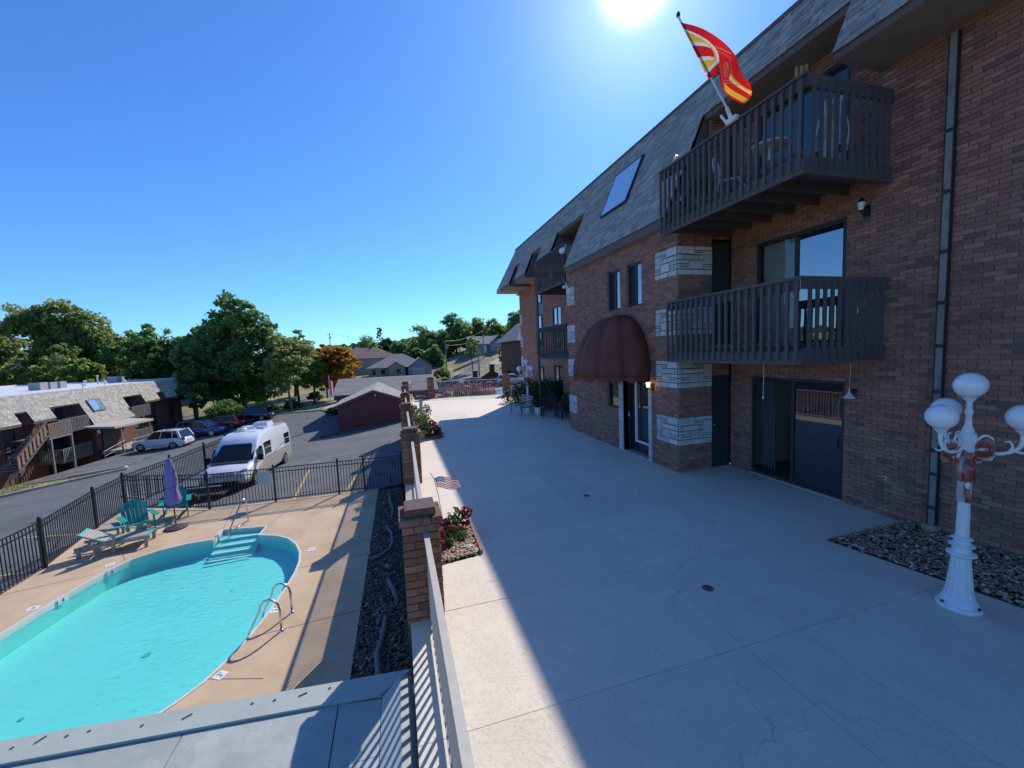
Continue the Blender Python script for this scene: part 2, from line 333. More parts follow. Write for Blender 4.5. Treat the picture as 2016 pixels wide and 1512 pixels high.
# grass tufts are part of the lawn
def clump_stuff(name, pts, mt, h, blades=5, w=.03, label=None):
    mb = MB()
    for (x, y, z) in pts:
        for k in range(blades):
            a = rnd.uniform(0, 6.28); r_ = rnd.uniform(0, h*.5); px, py = x+r_*math.cos(a), y+r_*math.sin(a); b = rnd.uniform(0, 6.28); hh = h*rnd.uniform(.5, 1.1)
            dx, dy = math.cos(b)*w, math.sin(b)*w; lx, ly = rnd.uniform(-.5, .5)*hh, rnd.uniform(-.5, .5)*hh
            mb.quad((px-dx, py-dy, z), (px+dx, py+dy, z), (px+lx, py+ly, z+hh))
    o = mb.build(name, mt); tag(o, kind='stuff'); return o
m_tuft = mat('dry_grass', (.2,.18,.06), .9, island=[(.15,.16,.05),(.30,.24,.10),(.22,.20,.07),(.12,.14,.04)], trans=.3)
pts = []
while len(pts) < 2600:
    x, y = rnd.uniform(-27, -17), rnd.uniform(24, 35)
    if y > 29.6+(x+22.4)*1.24+.5 and y < 34.2 and x < -19.4 or (x <= -22.4 and 29.4+(x+22.4)*.9+.5 < y < 34.4): pts.append((x, y, tz(x, y)))
    elif rnd.random() < .001: break
clump_stuff('grass', pts, m_tuft, .12, 4, .02)
# ---------------------------------------------------------------- terrace
def ex(y): return float(np.interp(y, [-2, 4.6, 9.1, 14, 18.6, 23, 26.5], [-.02, -.015, .05, .11, .18, .28, .40]))
def slab_terrace():
    base = MB(); base.prism([(7.5, -2), (7.5, 26.2)]+[(ex(y), y) for y in (26.2, 23, 18.6, 14, 9, 4.5, -2)], -.34, -.012); t = base.build('terrace', mat('slab_joint', (.30,.25,.21), .95)); tag(t, kind='structure')
    xs = [-.02, 3.03, 3.72, 7.5]  # the left edge follows ex(y)
    ys = [-2, .9, 2.85, 4.35, 5.9, 7.4, 9.3, 11.2, 13.1, 15.2, 17.4, 19.6, 21.8, 24.0, 26.2]
    g = .003
    for i in range(3):
        for j in range(len(ys)-1):
            y0, y1 = ys[j], ys[j+1]
            if i == 1 and j % 2 == 0 and j > 2: y0, y1 = y0, y1
            x0, x1 = xs[i], xs[i+1]
            if i == 2 and y0 < 4.1:      # the slab stops at the planting bed by the wall
                if y1 <= 2.85: poly = [(x0, y0), (6.14+(2.32-y0)*.2, y0), (6.14+(2.32-y1)*.2, y1), (x0, y1)]
                else: poly = [(x0, y0), (6.03, y0), (5.79, 4.1), (7.5, 4.1), (7.5, y1), (x0, y1)]
            elif i == 0 and (j in (4,)):   # flower bed by the railing
                mb = MB(); mb.prism([(x0+g, y0+g), (x1-g, y0+g), (x1-g, y1-g), (x0+g, y1-g), (x0+g, 6.62), (1.06, 6.5), (1.03, 5.92), (x0+g, 5.92)], -.2, 0)
                mb.build('slab', m_conc, t); continue
            elif i == 0 and j == 3:
                mb = MB(); mb.prism([(x0+g, y0+g), (x1-g, y0+g), (x1-g, y1-g), (1.03, y1-g), (1.0, 5.44), (.42, 5.35), (x0+g, 5.35)], -.2, 0); mb.build('slab', m_conc, t); continue
            elif i == 0: poly = [(ex(y0), y0), (x1, y0), (x1, y1), (ex(y1), y1)]
            else: poly = [(x0, y0), (x1, y0), (x1, y1), (x0, y1)]
            cx_ = sum(p[0] for p in poly)/len(poly); cy_ = sum(p[1] for p in poly)/len(poly)
            poly = [(p[0]+(g if p[0] < cx_ else -g), p[1]+(g if p[1] < cy_ else -g)) for p in poly]
            mb = MB(); mb.prism(poly, -.2, rnd.uniform(-.003, 0)); mb.build('slab', m_conc, t)
    # patches of older coating and hairline cracks are thin raised skins
    return t
terrace = slab_terrace()
def worn(M):      # hairline cracks, flaked paint and scuffs
    t = M.node_tree; N = t.nodes; L = t.links; P = N['Principled BSDF']; src = P.inputs['Base Color'].links[0].from_socket
    tc = N.new('ShaderNodeTexCoord'); wn = N.new('ShaderNodeTexNoise'); wn.inputs['Scale'].default_value = 1.7; wn.inputs['Detail'].default_value = 6; L.new(tc.outputs['Object'], wn.inputs[0])
    av = N.new('ShaderNodeVectorMath'); av.operation = 'MULTIPLY_ADD'; av.inputs[1].default_value = (.9, .9, 0); L.new(wn.outputs[1], av.inputs[0]); L.new(tc.outputs['Object'], av.inputs[2])
    vo = N.new('ShaderNodeTexVoronoi'); vo.feature = 'DISTANCE_TO_EDGE'; vo.inputs['Scale'].default_value = .33; L.new(av.outputs[0], vo.inputs[0])
    mr = N.new('ShaderNodeMapRange'); mr.inputs['From Min'].default_value = .0015; mr.inputs['From Max'].default_value = .004; L.new(vo.outputs[0], mr.inputs[0])
    mk = N.new('ShaderNodeTexNoise'); mk.inputs['Scale'].default_value = .6; L.new(tc.outputs['Object'], mk.inputs[0])
    mk2 = N.new('ShaderNodeMapRange'); mk2.inputs['From Min'].default_value = .5; mk2.inputs['From Max'].default_value = .56; L.new(mk.outputs[0], mk2.inputs[0])
    mxx = N.new('ShaderNodeMath'); mxx.operation = 'MAXIMUM'; L.new(mr.outputs[0], mxx.inputs[0]); L.new(mk2.outputs[0], mxx.inputs[1])
    a = N.new('ShaderNodeMix'); a.data_type = 'RGBA'; a.inputs[6].default_value = (.60,.51,.41,1); L.new(src, a.inputs[7]); L.new(mxx.outputs[0], a.inputs[0])
    # flaked curls (sharp contour lines of a noise)
    fn = N.new('ShaderNodeTexNoise'); fn.inputs['Scale'].default_value = 3.2; fn.inputs['Detail'].default_value = 9; fn.inputs['Roughness'].default_value = .62; L.new(tc.outputs['Object'], fn.inputs[0])
    fr = N.new('ShaderNodeMath'); fr.operation = 'PINGPONG'; fr.inputs[1].default_value = .045; L.new(fn.outputs[0], fr.inputs[0])
    fm = N.new('ShaderNodeMapRange'); fm.inputs['From Min'].default_value = .0; fm.inputs['From Max'].default_value = .006; fm.inputs['To Min'].default_value = .78; fm.inputs['To Max'].default_value = 1; L.new(fr.outputs[0], fm.inputs[0])
    f2 = N.new('ShaderNodeTexNoise'); f2.inputs['Scale'].default_value = .8; L.new(tc.outputs['Object'], f2.inputs[0])
    f3 = N.new('ShaderNodeMapRange'); f3.inputs['From Min'].default_value = .52; f3.inputs['From Max'].default_value = .62; L.new(f2.outputs[0], f3.inputs[0])
    m3 = N.new('ShaderNodeMath'); m3.operation = 'MAXIMUM'; L.new(f3.outputs[0], m3.inputs[0]); L.new(fm.outputs[0], m3.inputs[1])
    s = N.new('ShaderNodeVectorMath'); s.operation = 'SCALE'; L.new(a.outputs[2], s.inputs[0]); L.new(m3.outputs[0], s.inputs['Scale'])
    oi = N.new('ShaderNodeObjectInfo'); om = N.new('ShaderNodeMapRange'); om.inputs['To Min'].default_value = .93; om.inputs['To Max'].default_value = 1.05; L.new(oi.outputs['Random'], om.inputs[0]); s2 = N.new('ShaderNodeVectorMath'); s2.operation = 'SCALE'; L.new(s.outputs[0], s2.inputs[0]); L.new(om.outputs[0], s2.inputs['Scale'])
    st = N.new('ShaderNodeTexNoise'); st.inputs['Scale'].default_value = .55; st.inputs['Detail'].default_value = 8; st.inputs['Roughness'].default_value = .7; L.new(tc.outputs['Object'], st.inputs[0]); sm_ = N.new('ShaderNodeMapRange'); sm_.inputs['From Min'].default_value = .64; sm_.inputs['From Max'].default_value = .78; sm_.inputs['To Max'].default_value = .55; L.new(st.outputs[0], sm_.inputs[0]); sx = N.new('ShaderNodeMix'); sx.data_type = 'RGBA'; sx.inputs[7].default_value = (.36,.27,.19,1); L.new(s2.outputs[0], sx.inputs[6]); L.new(sm_.outputs[0], sx.inputs[0])
    L.new(sx.outputs[2], P.inputs['Base Color'])
    bn = [n for n in N if n.type == 'BUMP'][0]; ah = N.new('ShaderNodeMath'); ah.operation = 'ADD'
    old = bn.inputs['Height'].links[0].from_socket; L.new(old, ah.inputs[0]); L.new(m3.outputs[0], ah.inputs[1]); L.new(ah.outputs[0], bn.inputs['Height'])
worn(m_conc)
# curb under the railing and the retaining wall below the terrace
wl = MB(); wl.prism([(.8, -2), (.8, 26.2)]+[(ex(y)+.01, y) for y in (26.2, 23, 18.6, 14, 9, 4.5, -2)], -4.6, -.345); wall_low = wl.build('retaining_wall', mat('wall_render', (.30,.26,.22), .9, .15, 3))
tag(wall_low, 'rendered retaining wall under the terrace edge beside the gravel strip', 'wall')
# floor drains
for i, (x, y, lb) in enumerate(((3.39, 3.71, 'round cast floor drain in the shaded slab nearest the lower edge'), (3.45, 6.95, 'small round floor drain further back on the shaded terrace'))):
    t = thing('floor_drain', lb, 'drain', (x, y, 0)); mb = MB(); mb.lathe([(.065, -.01), (.065, .004), (.05, .006)], (x, y, 0), 20); mb.build('rim', mat('worn_iron', (.12,.11,.11), .7), t)
    mb = MB()
    for k in range(4):
        a = k*math.pi/2+.4; mb.box((x+.028*math.cos(a)-.012, y+.028*math.sin(a)-.012, .006), (x+.028*math.cos(a)+.012, y+.028*math.sin(a)+.012, .009))
    mb.build('grate', m_steel, t)
# ---------------------------------------------------------------- main building
Z3 = Vector((0, 0, 1))
camp = Vector((0, 0, 2.9))
bld = thing('apartment_building', 'large red brown brick apartment building with shingled mansard roof and slatted balconies beside the terrace', 'building', (7.45, 12, 0))
near_bricks = []; stuff_bricks = {}
def pxsize(c, w):
    d = c-camp; dep = d.dot(cf)
    if dep < .3: return 0
    u, v = d.dot(cr)/dep*785+1008, 756-d.dot(cu)/dep*785
    return w/dep*785 if (-30 < u < 2050 and -30 < v < 1540) else w/dep*40
def brick_wall(name, O, U, N_, L, z0, z1, holes=(), parent=None, bl=.194, pitch=.0667, jt=.01, depth=.014, ret=.14, bm_=None, mm=None, bricks=True, recess_mat=None):
    O, U, N_ = Vector(O), Vector(U), Vector(N_)
    us = sorted({0, L}|{h for H_ in holes for h in H_[:2] if 0 < h < L}); zs = sorted({z0, z1}|{h for H_ in holes for h in H_[2:4] if z0 < h < z1})
    mb = MB()
    flip = U.cross(Z3).dot(N_) < 0
    def q(a, b, c, d):
        mb.quad(*((a, b, c, d) if not flip else (d, c, b, a)))
    P = lambda u, z, n=0: O+U*u+Z3*z+N_*n
    for i in range(len(us)-1):
        for j in range(len(zs)-1):
            uc, zc = (us[i]+us[i+1])/2, (zs[j]+zs[j+1])/2
            if any(h[0] < uc < h[1] and h[2] < zc < h[3] and len(h) == 4 for h in holes): continue
            q(P(us[i], zs[j]), P(us[i+1], zs[j]), P(us[i+1], zs[j+1]), P(us[i], zs[j+1]))
    for h in holes:
        if len(h) > 4 and h[4] == 'stone': continue
        a, b, c, d = h[:4]; r = -ret
        q(P(a, c), P(a, c, r), P(a, d, r), P(a, d)); q(P(b, c, r), P(b, c), P(b, d), P(b, d, r))
        q(P(a, d), P(a, d, r), P(b, d, r), P(b, d)); q(P(a, c, r), P(a, c), P(b, c), P(b, c, r))
    w = mb.build(name, mm or m_mortar, parent)
    if not bricks: return w
    nrow = int((z1-z0)/pitch); rows = []
    for r in range(nrow+1):
        zb = z0+r*pitch+.004; zt = min(zb+pitch-jt, z1)
        if zt-zb < .02: continue
        iv = [(0, L)]
        for h in holes:
            if h[2] < zt-.01 and h[3] > zb+.01:
                ni = []
                for a, b in iv:
                    if h[1] <= a or h[0] >= b: ni.append((a, b)); continue
                    if h[0] > a: ni.append((a, h[0]))
                    if h[1] < b: ni.append((h[1], b))
                iv = ni
        m_ = bl+jt; off = (r % 2)*m_/2
        for a, b in iv:
            k = math.floor((a-off)/m_)
            while off+k*m_ < b:
                s0, s1 = max(a, off+k*m_)+jt/2, min(b, off+(k+1)*m_)-jt/2; k += 1
                if s1-s0 < .02: continue
                rows.append((s0, s1, zb, zt, depth+rnd.uniform(-.003, .003)))
    for (s0, s1, zb, zt, dp) in rows:
        c = P((s0+s1)/2, (zb+zt)/2, dp); near_bricks.append((pxsize(c, s1-s0)*max(.05, abs(N_.dot((camp-c).normalized()))), w, P(s0, zb, .001), U*(s1-s0), Z3*(zt-zb), N_*dp, bm_ or m_brick))
    return w
def five(mb, o, u, w, n):
    fl = u.cross(w).dot(n) < 0
    p = [o, o+u, o+u+w, o+w]; t = [x+n for x in p]
    f = [(4,5,6,7), (0,1,5,4), (1,2,6,5), (2,3,7,6), (3,0,4,7)]
    if fl: f = [tuple(reversed(x)) for x in f]
    mb.add(p+t, f)
def flush_bricks(limit=300, lim_px=6):
    near_bricks.sort(key=lambda t: -t[0])
    for i, (px, w, o, u, z, n, mt) in enumerate(near_bricks):
        if i < limit and px > lim_px:
            mb = MB(); five(mb, Vector((0, 0, 0)), u, z, n); b = mb.build('brick', mt, None, world=False); b.parent = w
            root = w.location+(w.parent.location if w.parent else Vector()); b.location = o-root
        else:
            stuff_bricks.setdefault((w.name, mt.name), [w, mt, MB()]); five(stuff_bricks[(w.name, mt.name)][2], o, u, z, n)
    for w, mt, mb in stuff_bricks.values():
        o = mb.build('brickwork', mt, w); o['kind'] = 'stuff'
    near_bricks.clear(); stuff_bricks.clear()
X0, XF = 7.45, 6.0
STZ = [(.62, 1.25), (1.91, 2.53), (3.09, 3.71), (4.39, 5.01)]
# window / door openings (u measured from the wall's start)
# near wall: u = 7.43 - Y
near_holes = [(7.43-6.88, 7.43-4.98, -.01, 2.14), (7.43-6.78, 7.43-5.02, 2.72, 4.93), (7.43-6.78, 7.43-5.02, 5.42, 7.5)]
w1 = brick_wall('wall', (X0, 7.43, 0), (0, -1, 0), (-1, 0, 0), 9.4, 0, 8.0, near_holes, bld)
# block front: u = 13.2 - Y
fh = [(13.2-9.4, 13.2-8.75, 3.91, 5.0), (13.2-10.39, 13.2-9.73, 3.91, 5.0), (13.2-10.5, 13.2-9.87, 1.15, 2.2), (13.2-9.66, 13.2-8.50, -.01, 2.25)]
fh += [(13.2-9.87, 13.2-9.66, 0, 2.25, 'stone'), (13.2-8.5, 13.2-8.38, 0, 2.25, 'stone')]
for a, b in STZ: fh += [(5.02, 5.78, a, b, 'stone'), (0, .62, a, b, 'stone')]
w2 = brick_wall('wall', (XF, 13.2, 0), (0, -1, 0), (-1, 0, 0), 5.78, 0, 5.95, fh, bld)
ph = [(0, .88, a, b, 'stone') for a, b in STZ]
w3 = brick_wall('wall', (XF, 7.42, 0), (1, 0, 0), (0, -1, 0), .88, 0, 5.95, ph, bld)
w3b = brick_wall('wall', (6.88, 7.50, 0), (1, 0, 0), (0, -1, 0), .57, 2.14, 2.7, [], bld)
w3c = brick_wall('wall', (6.88, 7.50, 0), (1, 0, 0), (0, -1, 0), .57, 5.2, 8.0, [], bld)
w4 = brick_wall('wall', (X0, 13.2, 0), (-1, 0, 0), (0, 1, 0), 1.45, 0, 6.5, [], bld, bricks=True)
# far recess: u = 23.3 - Y
far_h = [(2.9, 3.9, .1, 6.5), (5.2, 6.2, .05, 2.15), (5.2, 6.2, 2.75, 4.9), (5.5, 6.9, 5.45, 7.4), (9.35, 9.85, .0, 2.1), (9.35, 9.85, 2.7, 5.0)]
w5 = brick_wall('wall', (X0, 23.3, 0), (0, -1, 0), (-1, 0, 0), 10.1, 0, 7.0, far_h+[(0, .45, a, b, 'stone') for a, b in STZ], bld)
w6 = brick_wall('wall', (X0, 23.3, 0), (1, 0, 0), (0, 1, 0), 9, -3, 6.6, [], bld, bricks=False)
body = MB()
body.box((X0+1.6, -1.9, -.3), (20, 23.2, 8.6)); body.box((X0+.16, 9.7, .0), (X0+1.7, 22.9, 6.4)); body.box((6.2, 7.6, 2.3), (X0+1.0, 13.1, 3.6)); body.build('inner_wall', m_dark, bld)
# ---------- stone quoin panels
TPL = [(0,0,.48,.29),(.48,0,1,.15),(.48,.15,.74,.22),(.48,.22,.74,.30),(.74,.15,1,.62),(.13,.30,.62,.48),(0,.29,.13,.48),(.62,.30,.74,.48),(.33,.48,.74,.80),(0,.48,.33,.62),(0,.62,.10,.80),(.10,.62,.33,.70),(.10,.70,.33,.80),(0,.80,.40,1),(.40,.80,.78,1),(.78,.80,1,1),(.74,.62,1,.70),(.74,.70,1,.80)]
def stones(w, O, U, N_, L, z0, z1, seed, depth=.03):
    O, U, N_ = Vector(O), Vector(U), Vector(N_); rr = random.Random(seed); out = []
    def split(a, b, c, d, lv):
        ww, hh = b-a, d-c
        if (ww < .2 and hh < .17) or lv > 4 or (lv > 1 and rr.random() < .22 and ww < .34 and hh < .26): out.append((a, b, c, d)); return
        if (ww > hh*1.25 or hh < .13) and ww > .17: s = a+ww*rr.uniform(.35, .65); split(a, s, c, d, lv+1); split(s, b, c, d, lv+1)
        elif hh > .12: s = c+hh*rr.choice((.28, .4, .6, .7)); split(a, b, c, s, lv+1); split(a, b, s, d, lv+1)
        else: out.append((a, b, c, d))
    split(0, L, z0, z1, 0)
    out = [((f[0] if not seed % 2 else 1-f[2])*L, (f[2] if not seed % 2 else 1-f[0])*L, z1-f[3]*(z1-z0), z1-f[1]*(z1-z0)) for f in TPL] if L > .7 else out
    bk = MB(); five(bk, O+Z3*z0+N_*.002, U*L, Z3*(z1-z0), N_*.006); bk.build('stone_joint', m_joint, w)
    g = .0085
    root = w.location+(w.parent.location if w.parent else Vector())
    for a, b, c, d in out:
        if b-a < .03 or d-c < .03: continue
        mb = MB(); e = rr.uniform(0, .008); p = O+U*(a+g)+Z3*(c+g); u = U*(b-a-2*g); z = Z3*(d-c-2*g); n = N_*(depth+e)
        bev = .008; five(mb, p-p+Vector((0,0,0)), u, z, n*.75)
        mb2 = MB(); five(mb2, u.normalized()*bev+Z3*bev+n*.7, u-u.normalized()*2*bev, z-Z3*2*bev, n*.3)
        mb.v += []; n0 = len(mb.v); mb.v += mb2.v; mb.f += [tuple(i+n0 for i in f) for f in mb2.f]; mb.mi += mb2.mi
        s = mb.build('stone', m_stone, None, world=False); s.parent = w; s.location = p-root
for i, (a, b) in enumerate(STZ):
    stones(w2, (XF, 8.18, 0), (0, -1, 0), (-1, 0, 0), .76, a, b, 3); stones(w3, (XF-.03, 7.42, 0), (1, 0, 0), (0, -1, 0), .91, a, b, 8)
    stones(w2, (XF, 13.2, 0), (0, -1, 0), (-1, 0, 0), .62, a, b, 5)
    stones(w5, (X0, 23.3, 0), (0, -1, 0), (-1, 0, 0), .45, a, b, 6)
def stone_column(w, y0, y1, z1):
    root = w.location+w.parent.location; z = 0; bk = MB(); bk.box((XF-.008, y0, 0), (XF+.2, y1, z1)); bk.build('stone_joint', m_joint, w)
    while z < z1-.05:
        h = min(rnd.choice((.13, .17, .21, .25)), z1-z); mb = MB(); mb.box((-.03-rnd.uniform(0, .006), .004, .006), (.1, y1-y0-.004, h-.004)); s = mb.build('stone', m_stone, None, world=False); s.parent = w; s.location = Vector((XF, y0, z))-root; z += h
stone_column(w2, 9.66, 9.87, 2.25); stone_column(w2, 8.38, 8.50, 2.25)
# ---------- windows and doors (frames with panes)
def window(name, O, U, N_, w, z0, z1, parent, glass_=None, fr=m_dmetal, ft=.05, mull=(), inset=-.08, lintel=False, blind=None, sill=False):
    O, U, N_ = Vector(O), Vector(U), Vector(N_); mb = MB()
    P = lambda u, z, n: O+U*u+Z3*z+N_*n
    def fb(a, b, c, d, t=.05):
        five(mb, P(a, c, inset), U*(b-a), Z3*(d-c), N_*t)
    fb(0, ft, z0, z1); fb(w-ft, w, z0, z1); fb(ft, w-ft, z1-ft, z1); fb(ft, w-ft, z0, z0+ft)
    for k, m_ in enumerate(mull): fb(m_-ft*.45, m_+ft*.45, z0+ft, z1-ft, .045)
    f = mb.build(name, fr, parent)
    edges = [ft]+[x for m_ in mull for x in (m_-ft*.45, m_+ft*.45)]+[w-ft]
    gs = glass_ if isinstance(glass_, (list, tuple)) else [glass_ or m_gl]*10
    for k in range(len(edges)//2):
        if gs[k] is None: continue
        a, b = edges[2*k], edges[2*k+1]; pb = MB(); o = P(a, z0+ft, inset+.012)
        five(pb, o, U*(b-a), Z3*(z1-z0-2*ft), N_*.006); pb.build('pane', gs[k], f)
    return f
m_blind = mat('pale_blind', (.62, .58, .5), .85)
# ground floor sliding door, left leaf open onto the room
f = window('sliding_door', (X0, 6.88, 0), (0, -1, 0), (-1, 0, 0), 1.90, .02, 2.14, bld, [None, m_gl], ft=.06, mull=(.93,), inset=-.07)
mb = MB(); mb.box((X0-.03, 4.97, .0), (X0+.12, 6.89, .02)); mb.build('door_track', m_tanmetal, f)
mb = MB(); mb.box((X0-.015, 5.06, .95), (X0+.01, 5.085, 1.15)); mb.build('handle', m_black, f)
room = MB(); room.cm = 0
room.quad((X0+.15, 7.2, 2.4), (X0+1.55, 7.2, 2.4), (X0+1.55, 7.2, 0), (X0+.15, 7.2, 0)); room.quad((X0+1.55, 7.3, 0), (X0+1.55, 4.6, 0), (X0+1.55, 4.6, 2.4), (X0+1.55, 7.3, 2.4)); room.quad((X0+.15, 4.8, 0), (X0+1.55, 4.8, 0), (X0+1.55, 4.8, 2.4), (X0+.15, 4.8, 2.4)); room.quad((X0+.15, 4.6, 2.4), (X0+1.6, 4.6, 2.4), (X0+1.6, 7.3, 2.4), (X0+.15, 7.3, 2.4))
room.cm = 1; room.quad((X0+.05, 4.6, .006), (X0+1.6, 4.6, .006), (X0+1.6, 7.3, .006), (X0+.05, 7.3, .006)); room.build('room', [m_room, m_carpet], bld)
m_curt = mat('curtain', (.12,.12,.16), .9)
mb = MB()
for k in range(9): mb.bar((X0+.24+.03*(k % 2), 6.78-k*.035-.0, .12), (X0+.24+.03*(k % 2), 6.80-k*.030, 2.05), .03, .012)
cu_ = mb.build('curtain', m_curt, None); tag(cu_, 'dark curtain gathered at the left of the open sliding door', 'curtain')
# first floor picture window with a blind behind its left leaf
f = window('window', (X0, 6.78, 0), (0, -1, 0), (-1, 0, 0), 1.76, 2.72, 4.93, bld, [m_gl_open, m_gl_bright], ft=.07, mull=(.86,), inset=-.06)
mb = MB(); mb.box((X0+.13, 5.9, 2.8), (X0+.15, 6.72, 4.86)); mb.build('blind', m_blind, f)
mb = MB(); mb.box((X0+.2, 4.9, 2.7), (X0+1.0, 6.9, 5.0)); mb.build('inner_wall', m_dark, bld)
f = window('window', (X0, 6.78, 0), (0, -1, 0), (-1, 0, 0), 1.76, 5.42, 7.5, bld, [m_gl, m_gl], ft=.07, mull=(.88,), inset=-.06)
# upper block windows
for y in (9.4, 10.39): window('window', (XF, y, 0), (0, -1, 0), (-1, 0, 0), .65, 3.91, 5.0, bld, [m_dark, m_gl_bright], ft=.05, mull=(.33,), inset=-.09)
window('window', (XF, 10.5, 0), (0, -1, 0), (-1, 0, 0), .63, 1.15, 2.2, bld, [m_gl], ft=.05, inset=-.1)
for y in (9.4, 10.39):
    for k in range(8):
        mb = MB(); mb.box((XF-.03, y-.65+.082*k, 3.84), (XF+.08, y-.65+.082*k+.072, 3.905)); s = mb.build('brick', m_brick, None, world=True); s.parent = w2; s.data.transform(Matrix.Translation(-Vector((w2.parent.location))))
# entrance door with white storm frame
df = window('door', (XF+.1, 9.66, 0), (0, -1, 0), (-1, 0, 0), 1.16, .03, 2.25, bld, [m_dark, m_gl], fr=m_dmetal, ft=.07, mull=(.33,), inset=-.12)
sf = window('storm_frame', (XF+.1, 9.27, 0), (0, -1, 0), (-1, 0, 0), .68, .33, 2.12, df, [None], fr=m_whitef, ft=.055, inset=-.045)
sf = MB(); sf.bar((XF-.0, 9.40, 1.0), (XF-.0, 9.40, 1.12), .02); sf.build('handle', m_steel, df)
mb = MB(); mb.box((XF-.02, 8.5, .0), (XF+.3, 9.66, .03)); mb.build('threshold', m_tanmetal, df)
# closet doors on the pier side, one per storey
m_cdoor = mat('dark_door', (.035, .038, .045), .55, .1, 5)
for z in (0.01, 2.72):
    h = 2.12 if z < 1 else 2.42
    mb = MB(); mb.box((6.93, 7.47, z+.01), (7.40, 7.50, z+h-.04)); d = mb.build('door', m_cdoor, bld)
    mb = MB(); mb.box((6.88, 7.46, z), (6.93, 7.56, z+h)); mb.box((7.40, 7.46, z), (7.445, 7.56, z+h)); mb.box((6.93, 7.46, z+h-.04), (7.40, 7.56, z+h)); mb.build('frame', m_dmetal, d)
    mb = MB(); mb.ball((6.99, 7.445, z+1.0), .025); mb.build('handle', m_steel, d)
mb = MB(); mb.box((6.88, 7.58, 0), (7.6, 7.62, 8)); mb.build('inner_wall', m_dark, bld)
# far recess: grey panel strip with stacked windows, patio doors
m_panel = mat('grey_siding', (.17,.18,.21), .6, .1, 4)
mb = MB(); mb.box((X0+.02, 19.42, .1), (X0+.06, 20.38, 6.5)); st = mb.build('siding_panel', m_panel, bld)
for z0, z1 in ((.5, 2.0), (3.1, 4.7), (5.3, 6.4)): window('window', (X0, 20.2, 0), (0, -1, 0), (-1, 0, 0), .62, z0, z1, bld, [m_gl_bright], ft=.05, inset=-.01)
window('window', (X0, 18.1, 0), (0, -1, 0), (-1, 0, 0), 1.0, .05, 2.15, bld, [m_gl_bright, m_gl], ft=.06, mull=(.5,), inset=-.05)
window('window', (X0, 18.1, 0), (0, -1, 0), (-1, 0, 0), 1.0, 2.75, 4.9, bld, [m_gl_bright, m_gl_bright], ft=.06, mull=(.5,), inset=-.05)
window('window', (X0, 17.8, 0), (0, -1, 0), (-1, 0, 0), 1.4, 5.45, 7.4, bld, [m_gl, m_gl], ft=.06, mull=(.7,), inset=-.05)
for z in (0, 2.7): mb = MB(); mb.box((X0+.03, 13.45, z), (X0+.07, 13.95, z+2.1)); mb.build('door', m_cdoor, bld)
